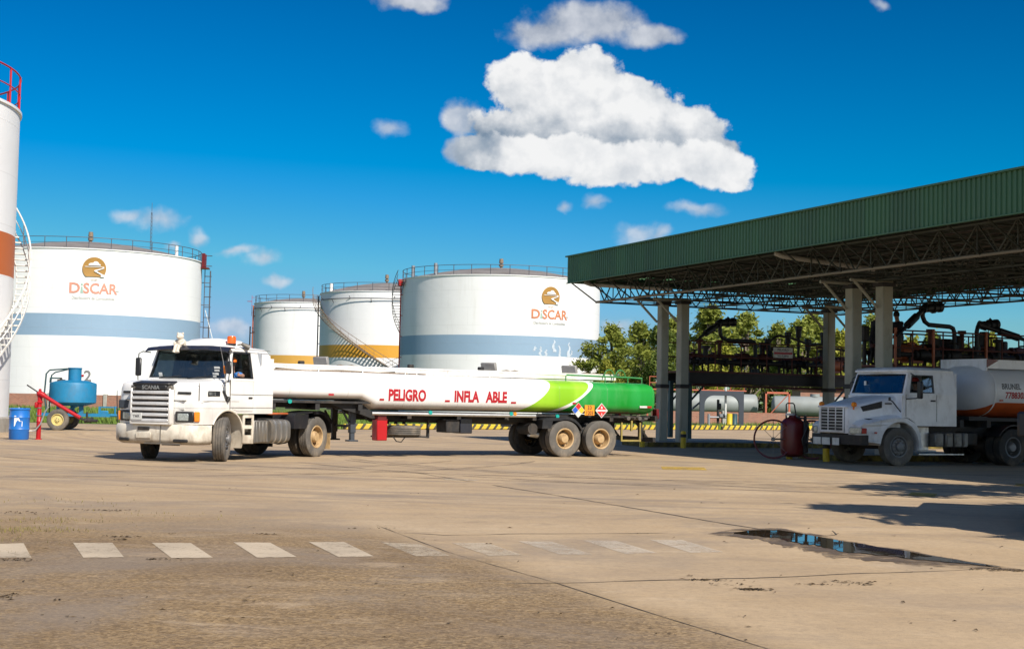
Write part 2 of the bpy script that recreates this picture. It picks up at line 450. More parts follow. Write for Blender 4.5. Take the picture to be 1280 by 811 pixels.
def ground_mat():
    mt, t = new_mat('yard paving')
    pos = t.ob
    s = t.n('ShaderNodeSeparateXYZ', {0: pos})
    a, b = Vector(gp(480, 660)), Vector(gp(960, 811))
    d = (b - a).normalized()
    nrm = Vector((d.y, -d.x))                  # the side towards the camera and the left is open aggregate
    side = t.m('SUBTRACT', t.v('DOT_PRODUCT', pos, (nrm.x, nrm.y, 0)), nrm.dot(a))
    near = Vector(gp(100, 720))
    sgn = 1.0 if nrm.dot(near - a) > 0 else -1.0
    big = t.noise(pos, 0.10, 5, 0.6)
    mid = t.noise(pos, 0.55, 6, 0.62)
    fine_n = t.noise(pos, 9.0, 5, 0.7)
    speck = t.noise(pos, 42.0, 3, 0.7)
    vor = t.n('ShaderNodeTexVoronoi', {'Vector': pos, 'Scale': 38.0}).outputs['Color']
    vsep = t.n('ShaderNodeSeparateColor', {0: vor}).outputs[0]
    y = s.outputs[1]
    agg = t.ramp(t.m('ADD', t.m('MULTIPLY', side, sgn), t.m('MULTIPLY', t.m('SUBTRACT', mid, 0.5), 1.6)), -0.4, 0.5)
    agg = t.m('MULTIPLY', agg, t.ramp(t.m('ADD', y, t.m('MULTIPLY', t.m('SUBTRACT', big, 0.5), 14)), 13.5, 21, 1.0, 0.12))
    conc = t.mix(t.ramp(mid, 0.3, 0.7), (0.425, 0.300, 0.172), (0.485, 0.352, 0.212))
    conc = t.mix(t.ramp(big, 0.45, 0.7, 0, 0.55), conc, (0.38, 0.285, 0.188))
    aggc = t.mix(t.ramp(mid, 0.3, 0.7), (0.170, 0.104, 0.044), (0.255, 0.160, 0.070))
    aggc = t.mix(t.ramp(big, 0.42, 0.62, 0, 0.55), aggc, (0.150, 0.102, 0.058))
    stone = t.mix(t.ramp(vsep, 0.0, 1.0, smooth=False), (0.060, 0.035, 0.015), (0.46, 0.315, 0.155))
    aggc = t.mix(t.ramp(mid, 0.3, 0.7, 0.35, 0.58), aggc, stone)
    c = t.mix(agg, conc, aggc)
    # swept tyre tracks: long faint arcs where vehicles turn
    cen = (6.0, 60.0, 0.0)
    rad = t.v('LENGTH', t.v('SUBTRACT', pos, cen))
    arcs = t.noise(t.n('ShaderNodeCombineXYZ', {0: t.m('MULTIPLY', rad, 2.0), 1: t.m('MULTIPLY', t.m('ARCTAN2', t.m('SUBTRACT', s.outputs[0], 6.0), t.m('SUBTRACT', y, 60.0)), 2.2)}).outputs[0], 1.0, 4, 0.6)
    am = t.m('MULTIPLY', t.ramp(arcs, 0.50, 0.68, 0, 0.7), t.ramp(y, 17, 24))
    c = t.mix(am, c, (0.235, 0.185, 0.14))
    am2 = t.m('MULTIPLY', t.ramp(arcs, 0.46, 0.30, 0, 0.5), t.ramp(y, 17, 24))
    c = t.mix(am2, c, (0.55, 0.43, 0.29))
    strk = t.noise(t.scaled(pos, (0.55, 1.4, 1)), 1.3, 6, 0.68, 0.9)
    c = t.mix(t.ramp(strk, 0.55, 0.78, 0, 0.42), c, (0.57, 0.45, 0.31))
    c = t.mix(t.ramp(strk, 0.42, 0.2, 0, 0.35), c, (0.25, 0.18, 0.115))
    st = t.noise(pos, 0.85, 7, 0.7)
    c = t.mix(t.ramp(st, 0.56, 0.74, 0, 0.5), c, (0.19, 0.14, 0.095))
    st2 = t.noise(t.scaled(pos, (0.6, 1.5, 1)), 0.32, 6, 0.66)
    c = t.mix(t.ramp(st2, 0.50, 0.70, 0, 0.45), c, (0.26, 0.195, 0.14))
    c = t.mix(t.ramp(st2, 0.44, 0.26, 0, 0.4), c, (0.55, 0.42, 0.275))
    grit = t.noise(pos, 17.0, 4, 0.75)
    c = t.mix(t.m('MULTIPLY', t.ramp(grit, 0.5, 0.72), t.m('ADD', 0.26, t.m('MULTIPLY', agg, 0.40))), c, (0.11, 0.075, 0.042))
    c = t.mix(t.m('MULTIPLY', t.ramp(grit, 0.46, 0.28), t.m('ADD', 0.16, t.m('MULTIPLY', agg, 0.36))), c, (0.54, 0.40, 0.245))
    gp_ = t.noise(t.scaled(pos, (0.75, 1.0, 1)), 0.30, 8, 0.72, 0.8)
    c = t.mix(t.ramp(gp_, 0.47, 0.66, 0, 0.6), c, (0.235, 0.188, 0.145))
    lane = t.noise(t.scaled(pos, (0.45, 1.0, 1)), 0.8, 7, 0.70, 1.2)
    c = t.mix(t.ramp(lane, 0.54, 0.72, 0, 0.42), c, (0.225, 0.17, 0.12))
    c = t.mix(t.ramp(lane, 0.44, 0.30, 0, 0.35), c, (0.58, 0.44, 0.29))
    c = t.mix(t.ramp(fine_n, 0.35, 0.7, 0.0, 0.24), c, (0.20, 0.155, 0.11))
    c = t.mix(t.ramp(speck, 0.55, 0.75, 0, 0.34), c, (0.12, 0.09, 0.06))
    # dark oily lane under the loading canopy
    h = t.m('ADD', t.m('MULTIPLY', speck, 0.6), t.m('MULTIPLY', fine_n, 0.8))
    h = t.m('ADD', h, t.m('MULTIPLY', t.m('MULTIPLY', vsep, agg), 0.7))
    finish(t, c, t.ramp(mid, 0.3, 0.7, 0.78, 0.92), 0, h, 0.45, 0.012, **{'Specular IOR Level': 0.3})


ground_mat()


def grass_mat(name, c1, c2):
    mt, t = new_mat(name)
    n = t.noise(t.ob, 0.35, 6, 0.65)
    n2 = t.noise(t.ob, 6, 3, 0.6)
    c = t.mix(t.ramp(n, 0.3, 0.7), c1, c2)
    c = t.mix(t.ramp(n2, 0.5, 0.75, 0, 0.5), c, (0.10, 0.085, 0.035))
    finish(t, c, 0.9, 0, n2, 0.5, 0.1)


grass_mat('verge grass', (0.058, 0.105, 0.016), (0.115, 0.15, 0.028))
grass_mat('grass blades', (0.09, 0.17, 0.018), (0.16, 0.22, 0.035))
grass_mat('dry grass', (0.16, 0.14, 0.04), (0.26, 0.20, 0.07))
grass_mat('far field', (0.05, 0.075, 0.02), (0.09, 0.10, 0.03))


def leaf_mat(name, dark, light):
    mt, t = new_mat(name)
    inf = t.n('ShaderNodeNewGeometry')
    rnd = inf.outputs['Random Per Island']
    n = t.noise(t.ob, 0.5, 3, 0.5)
    c = t.mix(t.m('MULTIPLY', t.m('ADD', rnd, n), 0.5), dark, light)
    df = t.n('ShaderNodeBsdfPrincipled', {'Base Color': c, 'Roughness': 0.6, 'Specular IOR Level': 0.25})
    tr = t.n('ShaderNodeBsdfTranslucent', {'Color': c})
    mx = t.n('ShaderNodeMixShader', {0: 0.32, 1: df.outputs[0], 2: tr.outputs[0]})
    t.n('ShaderNodeOutputMaterial', {'Surface': mx.outputs[0]})


leaf_mat('eucalyptus leaf', (0.09, 0.13, 0.02), (0.38, 0.40, 0.075))
leaf_mat('yellow leaf', (0.14, 0.16, 0.018), (0.44, 0.42, 0.055))
leaf_mat('dark leaf', (0.045, 0.08, 0.015), (0.20, 0.24, 0.045))


def brick_mat():
    mt, t = new_mat('brickwork')
    s = t.n('ShaderNodeSeparateXYZ', {0: t.ob})
    vec = t.n('ShaderNodeCombineXYZ', {0: s.outputs[0], 1: s.outputs[2], 2: 0.0}).outputs[0]
    br = t.n('ShaderNodeTexBrick', {'Vector': vec, 'Color1': (0.27, 0.085, 0.05), 'Color2': (0.38, 0.14, 0.08), 'Mortar': (0.30, 0.24, 0.19),
                                    'Scale': 1.0, 'Mortar Size': 0.012, 'Brick Width': 0.26, 'Row Height': 0.085})
    n = t.noise(t.ob, 1.1, 6, 0.65)
    c = t.mix(t.ramp(n, 0.42, 0.72, 0, 0.65), br.outputs[0], (0.21, 0.15, 0.11))
    finish(t, c, 0.9, 0, br.outputs['Fac'], -0.4, 0.02)


brick_mat()


def corrugated_mat(name, col, dirt_c):
    mt, t = new_mat(name)
    n = t.noise(t.scaled(t.ob, (1, 1, 0.15)), 1.3, 6, 0.65)
    c = t.mix(t.ramp(n, 0.42, 0.78, 0, 0.55), col, dirt_c)
    s = t.n('ShaderNodeSeparateXYZ', {0: t.ob})
    sh = t.n('ShaderNodeTexWhiteNoise', {'W': t.m('FLOOR', t.m('DIVIDE', s.outputs[0], 1.02))}, noise_dimensions='1D').outputs['Value']
    c = t.mix(t.m('MULTIPLY', sh, 0.45), c, dirt_c)
    finish(t, c, 0.5, 0, t.noise(t.ob, 4, 3, 0.5), 0.1, 0.02)


corrugated_mat('green cladding', (0.052, 0.152, 0.062), (0.034, 0.082, 0.042))
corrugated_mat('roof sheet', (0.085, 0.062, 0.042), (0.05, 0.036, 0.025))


def water_mat():
    mt, t = new_mat('puddle water')
    n = t.noise(t.ob, 2.2, 3, 0.5)
    finish(t, (0.035, 0.026, 0.016), 0.015, 0, t.noise(t.ob, 3.5, 2, 0.5), 0.035, 0.01, **{'IOR': 1.33, 'Specular IOR Level': 0.75})


water_mat()


def worn_paint(name, col, keep, amax=1.0):
    mt, t = new_mat(name)
    n = t.noise(t.ob, 5.0, 8, 0.74)
    n2 = t.noise(t.ob, 0.9, 4, 0.6)
    n3 = t.noise(t.ob, 28, 4, 0.7)
    c = t.mix(t.ramp(n2, 0.3, 0.7), col, tuple(k * 0.78 for k in col))
    c = t.mix(t.ramp(n3, 0.45, 0.75, 0, 0.4), c, (0.26, 0.19, 0.12))
    p = t.n('ShaderNodeBsdfPrincipled', {'Base Color': c, 'Roughness': 0.8})
    tr = t.n('ShaderNodeBsdfTransparent')
    f = t.ramp(t.m('ADD', t.m('MULTIPLY', n, 0.6), t.m('ADD', t.m('MULTIPLY', n2, 0.2), t.m('MULTIPLY', n3, 0.2))), keep - 0.11, keep + 0.11, 1 - amax, 1.0)
    mx = t.n('ShaderNodeMixShader', {0: f, 1: p.outputs[0], 2: tr.outputs[0]})
    t.n('ShaderNodeOutputMaterial', {'Surface': mx.outputs[0]})


worn_paint('crossing paint', (0.56, 0.45, 0.315), 0.62, 0.95)
worn_paint('crossing paint worn', (0.60, 0.49, 0.35), 0.55, 0.75)
worn_paint('crossing paint faint', (0.68, 0.58, 0.45), 0.55, 0.6)
worn_paint('yellow road paint', (0.62, 0.40, 0.05), 0.54, 0.9)


def tyre_mark_mat():
    mt, t = new_mat('tyre mark')
    n = t.noise(t.ob, 2.2, 7, 0.72)
    p = t.n('ShaderNodeBsdfPrincipled', {'Base Color': (0.10, 0.08, 0.062), 'Roughness': 0.9})
    tr = t.n('ShaderNodeBsdfTransparent')
    mx = t.n('ShaderNodeMixShader', {0: t.ramp(n, 0.35, 0.75, 0.66, 1.0), 1: p.outputs[0], 2: tr.outputs[0]})
    t.n('ShaderNodeOutputMaterial', {'Surface': mx.outputs[0]})


tyre_mark_mat()


def wet_mat():
    mt, t = new_mat('damp ground')
    n = t.noise(t.ob, 3.0, 6, 0.65)
    p = t.n('ShaderNodeBsdfPrincipled', {'Base Color': (0.125, 0.090, 0.058), 'Roughness': 0.55})
    tr = t.n('ShaderNodeBsdfTransparent')
    mx = t.n('ShaderNodeMixShader', {0: t.ramp(n, 0.34, 0.70), 1: p.outputs[0], 2: tr.outputs[0]})
    t.n('ShaderNodeOutputMaterial', {'Surface': mx.outputs[0]})


wet_mat()


def stripe_mat():
    mt, t = new_mat('kerb stripes')
    s = t.n('ShaderNodeSeparateXYZ', {0: t.ob})
    f = t.m('FRACT', t.m('DIVIDE', t.m('SUBTRACT', s.outputs[0], t.m('MULTIPLY', s.outputs[2], 0.9)), 0.52))
    n = t.noise(t.ob, 2.5, 6, 0.65)
    c = t.mix(t.m('GREATER_THAN', f, 0.62), (0.58, 0.42, 0.03), (0.06, 0.052, 0.035))
    c = t.mix(t.ramp(n, 0.5, 0.75, 0, 0.5), c, (0.26, 0.22, 0.15))
    finish(t, c, 0.7)


stripe_mat()
pm('island stripes', (0.16, 0.12, 0.02), 0.8, 0, 0.9, 4, dirt=0.8, ds=2.5, dcol=(0.05, 0.045, 0.04))


# ------------------------------------------------------------------ mesh builder
class MB:
    def __init__(s):
        s.bm = bmesh.new()
        s.M = Matrix()

    def add(s, verts, faces, mat=0):
        vs = [s.bm.verts.new(s.M @ Vector(v)) for v in verts]
        for f in faces:
            try:
                fc = s.bm.faces.new([vs[i] for i in f])
                fc.material_index = mat
            except ValueError:
                pass
        return s

    def box(s, c, size, rz=0.0, bev=0.0, T=None, mat=0):
        hx, hy, hz = (k / 2 for k in size)
        T = T or (Matrix.Translation(c) @ Matrix.Rotation(rz, 4, 'Z'))
        b = min(bev, hx * 0.9, hy * 0.9, hz * 0.9)
        if b <= 0:
            v = [(x, y, z) for x in (-hx, hx) for y in (-hy, hy) for z in (-hz, hz)]
            return s.add([T @ Vector(p) for p in v], [(0, 1, 3, 2), (4, 6, 7, 5), (0, 4, 5, 1), (2, 3, 7, 6), (0, 2, 6, 4), (1, 5, 7, 3)], mat)
        vs, idx = [], {}
        for a in (-1, 1):
            for d in (-1, 1):
                for e in (-1, 1):
                    for k, p in enumerate(((a * hx, d * (hy - b), e * (hz - b)), (a * (hx - b), d * hy, e * (hz - b)), (a * (hx - b), d * (hy - b), e * hz))):
                        idx[(a, d, e, k)] = len(vs)
                        vs.append(T @ Vector(p))
        F = []
        for a in (-1, 1):
            F.append([idx[(a, -1, -1, 0)], idx[(a, 1, -1, 0)], idx[(a, 1, 1, 0)], idx[(a, -1, 1, 0)]])
            F.append([idx[(-1, a, -1, 1)], idx[(1, a, -1, 1)], idx[(1, a, 1, 1)], idx[(-1, a, 1, 1)]])
            F.append([idx[(-1, -1, a, 2)], idx[(1, -1, a, 2)], idx[(1, 1, a, 2)], idx[(-1, 1, a, 2)]])
            for d in (-1, 1):
                F.append([idx[(a, d, -1, 0)], idx[(a, d, 1, 0)], idx[(a, d, 1, 1)], idx[(a, d, -1, 1)]])
                F.append([idx[(a, -1, d, 0)], idx[(a, 1, d, 0)], idx[(a, 1, d, 2)], idx[(a, -1, d, 2)]])
                F.append([idx[(-1, a, d, 1)], idx[(1, a, d, 1)], idx[(1, a, d, 2)], idx[(-1, a, d, 2)]])
                for e in (-1, 1):
                    F.append([idx[(a, d, e, 0)], idx[(a, d, e, 1)], idx[(a, d, e, 2)]])
        return s.add(vs, F, mat)

    def cyl(s, p0, p1, r, r2=None, n=16, caps=True, mat=0):
        p0, p1 = Vector(p0), Vector(p1)
        r2 = r if r2 is None else r2
        ax = (p1 - p0).normalized()
        u = ax.orthogonal().normalized()
        v = ax.cross(u)
        vs = []
        for p, rr in ((p0, r), (p1, r2)):
            for k in range(n):
                a = 2 * PI * k / n
                vs.append(p + (u * math.cos(a) + v * math.sin(a)) * rr)
        F = [(k, (k + 1) % n, n + (k + 1) % n, n + k) for k in range(n)]
        if caps:
            F += [tuple(range(n))[::-1], tuple(range(n, 2 * n))]
        return s.add(vs, F, mat)

    def tube(s, pts, r, n=8, caps=True, mat=0, closed=False):
        pts = [Vector(p) for p in pts]
        rs = r if isinstance(r, (list, tuple)) else [r] * len(pts)
        N = len(pts)
        tan = []
        for i in range(N):
            a = pts[(i - 1) % N] if (closed or i > 0) else pts[i]
            b = pts[(i + 1) % N] if (closed or i < N - 1) else pts[i]
            tan.append((b - a).normalized())
        u = tan[0].orthogonal().normalized()
        vs = []
        for i in range(N):
            u = (u - tan[i] * u.dot(tan[i]))
            u = u.normalized() if u.length > 1e-6 else tan[i].orthogonal().normalized()
            v = tan[i].cross(u)
            for k in range(n):
                a = 2 * PI * k / n
                vs.append(pts[i] + (u * math.cos(a) + v * math.sin(a)) * rs[i])
        F = []
        for i in range(N if closed else N - 1):
            j = (i + 1) % N
            for k in range(n):
                F.append((i * n + k, i * n + (k + 1) % n, j * n + (k + 1) % n, j * n + k))
        if caps and not closed:
            F += [tuple(range(n))[::-1], tuple(range((N - 1) * n, N * n))]
        return s.add(vs, F, mat)

    def lathe(s, prof, n=32, axis='y', c=(0, 0, 0), mat=0, closed=False, cap=True):
        vs = []
        for (r, h) in prof:
            for k in range(n):
                a = 2 * PI * k / n
                p = {'y': (r * math.cos(a), h, r * math.sin(a)), 'z': (r * math.cos(a), r * math.sin(a), h), 'x': (h, r * math.cos(a), r * math.sin(a))}[axis]
                vs.append((p[0] + c[0], p[1] + c[1], p[2] + c[2]))
        F = []
        m = len(prof)
        for i in range(m if closed else m - 1):
            j = (i + 1) % m
            for k in range(n):
                F.append((i * n + k, i * n + (k + 1) % n, j * n + (k + 1) % n, j * n + k))
        if not closed and cap:
            if prof[0][0] > 1e-4:
                F.append(tuple(range(n))[::-1])
            if prof[-1][0] > 1e-4:
                F.append(tuple(range((m - 1) * n, m * n)))
        return s.add(vs, F, mat)

    def loft(s, rings, cap0=True, cap1=True, closed=True, mat=0):
        n = len(rings[0])
        vs = [p for r in rings for p in r]
        F = []
        for i in range(len(rings) - 1):
            for k in range(n if closed else n - 1):
                F.append((i * n + k, i * n + (k + 1) % n, (i + 1) * n + (k + 1) % n, (i + 1) * n + k))
        if cap0:
            F.append(tuple(range(n))[::-1])
        if cap1:
            F.append(tuple(range((len(rings) - 1) * n, len(rings) * n)))
        return s.add(vs, F, mat)

    def panel(s, outer, holes, fn, th=0.03, mat=0):
        """flat outline with holes, fn(u, v, h) -> point; h runs from 0 to -th"""
        loops = [outer] + list(holes)
        flat = [p for lp in loops for p in lp]
        tris = tessellate_polygon([[Vector((p[0], p[1], 0)) for p in lp] for lp in loops])
        n = len(flat)
        vs = [fn(p[0], p[1], 0) for p in flat] + [fn(p[0], p[1], -th) for p in flat]
        F = [tuple(t) for t in tris] + [tuple(i + n for i in t[::-1]) for t in tris]
        o = 0
        for lp in loops:
            m = len(lp)
            for k in range(m):
                a, b = o + k, o + (k + 1) % m
                F.append((a, b, b + n, a + n))
            o += m
        return s.add(vs, F, mat)

    def flat(s, pts, mat=0):
        return s.add(pts, [tuple(range(len(pts)))], mat)

    def raw(s, vs, fs, fn, mat=0):
        return s.add([fn(*v) for v in vs], fs, mat)

    def build(s, name, mats, parent=None, smooth=38, recalc=True):
        if recalc:
            bmesh.ops.recalc_face_normals(s.bm, faces=s.bm.faces)
        me = bpy.data.meshes.new(name)
        s.bm.to_mesh(me)
        s.bm.free()
        for m_ in (mats if isinstance(mats, (list, tuple)) else [mats]):
            me.materials.append(MATS[m_])
        if smooth:
            me.polygons.foreach_set('use_smooth', [True] * len(me.polygons))
            me.set_sharp_from_angle(angle=R(smooth))
        o = bpy.data.objects.new(name, me)
        C.objects.link(o)
        if parent is not None:
            o.parent = parent
        return o


def tag(o, label=None, cat=None, group=None, kind=None):
    if label:
        o['label'] = label
    if cat:
        o['category'] = cat
    if group:
        o['group'] = group
    if kind:
        o['kind'] = kind
    return o


def empty(name, loc=(0, 0, 0), rz=0.0, parent=None):
    o = bpy.data.objects.new(name, None)
    o.empty_display_size = 0.2
    C.objects.link(o)
    o.location = loc
    o.rotation_euler = (0, 0, rz)
    if parent is not None:
        o.parent = parent
    return o


def thing(name, label, cat, loc=(0, 0, 0), rz=0.0, group=None):
    return tag(empty(name, loc, rz), label, cat, group)


def copy_tree(o, parent=None):
    c = o.copy()
    C.objects.link(c)
    if parent is not None:
        c.parent = parent
    for ch in o.children:
        copy_tree(ch, c)
    return c


def text_geo(body, size, bold=0.0, squeeze=1.0):
    cu = bpy.data.curves.new('tmp', 'FONT')
    cu.body = body
    cu.size = size
    cu.align_x = 'CENTER'
    cu.offset = bold
    cu.resolution_u = 3
    ob = bpy.data.objects.new('tmp', cu)
    C.objects.link(ob)
    dg = bpy.context.evaluated_depsgraph_get()
    me = bpy.data.meshes.new_from_object(ob.evaluated_get(dg))
    vs = [(v.co.x * squeeze, v.co.y) for v in me.vertices]
    fs = [tuple(p.vertices) for p in me.polygons]
    bpy.data.objects.remove(ob)
    bpy.data.curves.remove(cu)
    bpy.data.meshes.remove(me)
    return vs, fs


def text_mesh(body, size, fn, name, mat, parent, bold=0.0, squeeze=1.0, cuts=0):
    vs, fs = text_geo(body, size, bold, squeeze)
    mb = MB()
    mb.raw(vs, fs, lambda x, y: (x, y, 0))
    if cuts:
        for k in range(1, cuts):
            bmesh.ops.bisect_plane(mb.bm, geom=mb.bm.verts[:] + mb.bm.edges[:] + mb.bm.faces[:], plane_co=(0, size * 0.75 * k / cuts, 0), plane_no=(0, 1, 0))
    for v in mb.bm.verts:
        v.co = Vector(fn(v.co.x, v.co.y))
    return mb.build(name, mat, parent, smooth=None)


def circ(cx, cy, r, n, a0=0.0, a1=2 * PI, end=False):
    m = n if not end else n - 1
    return [(cx + r * math.cos(a0 + (a1 - a0) * k / m), cy + r * math.sin(a0 + (a1 - a0) * k / m)) for k in range(n)]


def lerp_line(pts, t):
    seg = [(Vector(b) - Vector(a)).length for a, b in zip(pts, pts[1:])]
    d = t * sum(seg)
    for (a, b), l in zip(zip(pts, pts[1:]), seg):
        if d <= l:
            return Vector(a).lerp(Vector(b), d / l)
        d -= l
    return Vector(pts[-1])
#@@STRUCT
# ------------------------------------------------------------------ ground
random.seed(4)
m = MB()
m.flat([(-3000, -500, -0.02), (3000, -500, -0.02), (3000, 5000, -0.02), (-3000, 5000, -0.02)])
tag(m.build('ground', 'far field', smooth=None), kind='structure')
EDGE = [(-140, 74), (-60, 71), (-23, 69.5), (-9, 68), (13, 89), (27, 101), (60, 112), (140, 120)]
m = MB()
m.flat([(-140, -30, 0), (140, -30, 0)] + [(x, y, 0) for x, y in EDGE[::-1]])
tag(m.build('yard_paving', 'yard paving', smooth=None), kind='structure')
m = MB()
vs = [(x, y, 0.004) for x, y in EDGE] + [(220, 330, 0.004), (-220, 330, 0.004)]
m.flat(vs)
tag(m.build('grass_verge', 'verge grass', smooth=None), kind='structure')

# grass tufts on the verge (uncountable)
def blades(name, spots, mat, h0, h1):
    vs, fs = [], []
    for (x, y, z) in spots:
        a = random.uniform(0, PI)
        h = random.uniform(h0, h1)
        wd = h * 0.16
        lx, ly = random.uniform(-.4, .4) * h, random.uniform(-.4, .4) * h
        i = len(vs)
        vs += [(x - math.cos(a) * wd, y - math.sin(a) * wd, z), (x + math.cos(a) * wd, y + math.sin(a) * wd, z), (x + lx, y + ly, z + h)]
        fs.append((i, i + 1, i + 2))
    me = bpy.data.meshes.new(name)
    me.from_pydata(vs, [], fs)
    me.materials.append(MATS[mat])
    o = bpy.data.objects.new(name, me)
    C.objects.link(o)
    return tag(o, kind='stuff')


sp = []
for k in range(15000):
    x = random.uniform(-46, -8)
    y = 70.3 + (random.random() ** 1.8) * 58
    sp.append((x, y, 0.004))
for k in range(9000):
    t = random.random()
    x = -9 + 36 * t
    y = 68 + 33 * t + 0.6 + random.random() ** 2 * 14
    sp.append((x, y, 0.004))
blades('verge_grass', sp, 'grass blades', 0.14, 0.42)
sp = []
for cx, cy, n, s_ in ((-5.35, 16.2, 220, 0.30), (-5.9, 15.9, 160, 0.3), (-5.6, 17.4, 160, 0.45), (-5.55, 14.9, 110, 0.35), (-5.1, 14.0, 26, 0.2), (-6.4, 20.3, 60, 0.6), (-4.6, 18.6, 40, 0.5)):
    for k in range(n):
        sp.append((random.gauss(cx, s_), random.gauss(cy, s_ * 0.55), 0.001))
blades('dry_grass_clippings', sp, 'dry grass', 0.008, 0.045)


# ------------------------------------------------------------------ joints, cracks, paint marks, puddle
def strip(name, pts, width, mat, z=0.004, jit=0.5, step=0.25):
    L = sum((Vector(b) - Vector(a)).length for a, b in zip(pts, pts[1:]))
    n = max(4, int(L / step))
    P = [lerp_line(pts, k / n) for k in range(n + 1)]
    m_ = MB()
    vs = []
    for i, p in enumerate(P):
        d = (P[min(i + 1, n)] - P[max(i - 1, 0)]).normalized()
        q = Vector((-d.y, d.x))
        c = p + q * random.uniform(-jit, jit) * width
        wd = width * random.uniform(0.35, 1.15) * (0.3 if i in (0, n) else 1)
        vs += [(c.x + q.x * wd / 2, c.y + q.y * wd / 2, z), (c.x - q.x * wd / 2, c.y - q.y * wd / 2, z)]
    m_.add(vs, [(2 * i, 2 * i + 1, 2 * i + 3, 2 * i + 2) for i in range(n)])
    return tag(m_.build(name, mat, smooth=None, recalc=False), kind='structure')


def G(*pp):
    return [gp(x, y) for x, y in pp]


strip('pavement_joint', G((470, 656), (560, 690), (690, 727)), 0.012, 'dark crack', jit=0.25)
strip('pavement_joint', G((690, 727), (820, 768), (960, 811), (1100, 858)), 0.018, 'dark crack', jit=0.2)
strip('pavement_joint', G((615, 606), (720, 623), (880, 650), (1010, 671)), 0.05, 'dark crack', jit=0.35)
strip('pavement_crack', G((505, 666), (560, 669), (650, 667), (740, 667), (835, 666)), 0.035, 'dark crack', jit=0.8)
strip('pavement_crack', G((630, 729), (720, 728), (800, 726), (880, 724), (980, 721), (1070, 717), (1240, 711)), 0.028, 'dark crack', jit=0.8)
strip('pavement_crack', G((1010, 671), (1045, 669), (1040, 663)), 0.03, 'dark crack', jit=0.8)
strip('pavement_joint', G((1150, 590), (1280, 597)), 0.05, 'dark crack', jit=0.3)
strip('pavement_joint', G((860, 604), (990, 612), (1090, 611)), 0.05, 'dark crack', jit=0.3)
strip('pavement_crack', G((515, 590), (590, 602)), 0.04, 'dark crack', jit=0.6)


for cx, cy, rad, a0, a1, wd in ((9.5, 43.0, 15.0, 205, 262, 0.30), (9.5, 43.0, 15.42, 208, 258, 0.26), (9.5, 43.0, 17.1, 212, 268, 0.30), (4.0, 52.0, 22.5, 225, 292, 0.32), (4.0, 52.0, 24.3, 228, 300, 0.28), (-14.0, 40.0, 13.0, 255, 345, 0.30), (-14.0, 40.0, 14.9, 262, 350, 0.30)):
    strip('tyre_mark', [(cx + rad * math.cos(R(a0 + (a1 - a0) * k / 30)), cy + rad * math.sin(R(a0 + (a1 - a0) * k / 30))) for k in range(31)], wd, 'tyre mark', jit=0.08, step=0.5)


def litter(name, spots, zmax=0.012):
    m_ = MB()
    for (px, py, n, sx_, sy_) in spots:
        cx, cy = gp(px, py)
        for k in range(n):
            x, y = random.gauss(cx, sx_), random.gauss(cy, sy_)
            a = random.uniform(0, PI)
            l, wd = random.uniform(0.010, 0.038), random.uniform(0.004, 0.014)
            ca, sa = math.cos(a), math.sin(a)
            z = random.uniform(0.005, zmax)
            m_.add([(x - ca * l, y - sa * l, z), (x + sa * wd, y - ca * wd, z + random.uniform(-.003, .012)), (x + ca * l, y + sa * l, z), (x - sa * wd, y + ca * wd, z)], [(0, 1, 2, 3)])
    return tag(m_.build(name, 'litter', smooth=None, recalc=False), kind='stuff')


litter('leaf_litter', [(880, 725, 45, 0.10, 0.03), (940, 737, 90, 0.07, 0.02), (905, 731, 14, 0.2, 0.04), (1030, 731, 22, 0.10, 0.03), (1060, 728, 30, 0.12, 0.05), (1085, 731, 12, 0.04, 0.03),
                       (20, 641, 50, 0.3, 0.1), (125, 638, 70, 0.22, 0.06), (150, 671, 30, 0.1, 0.08), (330, 668, 16, 0.05, 0.03), (10, 700, 40, 0.12, 0.05), (195, 699, 20, 0.12, 0.03),
                       (70, 750, 6, 0.02, 0.02), (215, 667, 8, 0.03, 0.03), (1260, 713, 70, 0.15, 0.05), (8, 746, 30, 0.04, 0.1), (152, 675, 12, 0.03, 0.04), (470, 660, 14, 0.2, 0.1)])
litter('leaf_litter', [(random.uniform(20, 1260), 600 + 200 * random.random(), random.randint(1, 2), 0.05, 0.05) for k in range(90)])

STR = [((-22, 680), (31, 679), (40, 697), (-22, 697), 0), ((91, 678.5), (139, 678.5), (154, 696.5), (105, 697), 0), ((191, 678.5), (238, 678.5), (266, 697), (214, 697.5), 0),
       ((291, 678), (338, 678), (370, 696), (322, 697), 0), ((386, 677.5), (430, 677.5), (467, 695.5), (423, 696), 0), ((478, 678), (524, 680), (563, 695), (520, 695), 1),
       ((565, 678.5), (610, 678.5), (655, 694), (612, 694.5), 1), ((648, 676.5), (690, 677), (742, 693), (698, 693), 2), ((730, 675.5), (772, 676), (822, 691), (780, 692), 2), ((812, 674.5), (852, 675), (905, 690), (862, 691), 2)]
for k, (a, b, c, d, wear) in enumerate(STR):
    m = MB()
    q = [Vector(gp(*p)) for p in (a, b, c, d)]
    n = 9
    top = [q[0].lerp(q[1], i / n) for i in range(n + 1)]
    bot = [q[2].lerp(q[3], i / n) for i in range(n + 1)]
    poly = [(p.x + random.uniform(-.012, .012), p.y + random.uniform(-.02, .02), 0.004) for p in top + bot]
    m.flat(poly)
    tag(m.build('crossing_stripe', ['crossing paint', 'crossing paint worn', 'crossing paint faint'][wear], smooth=None, recalc=False), kind='structure')
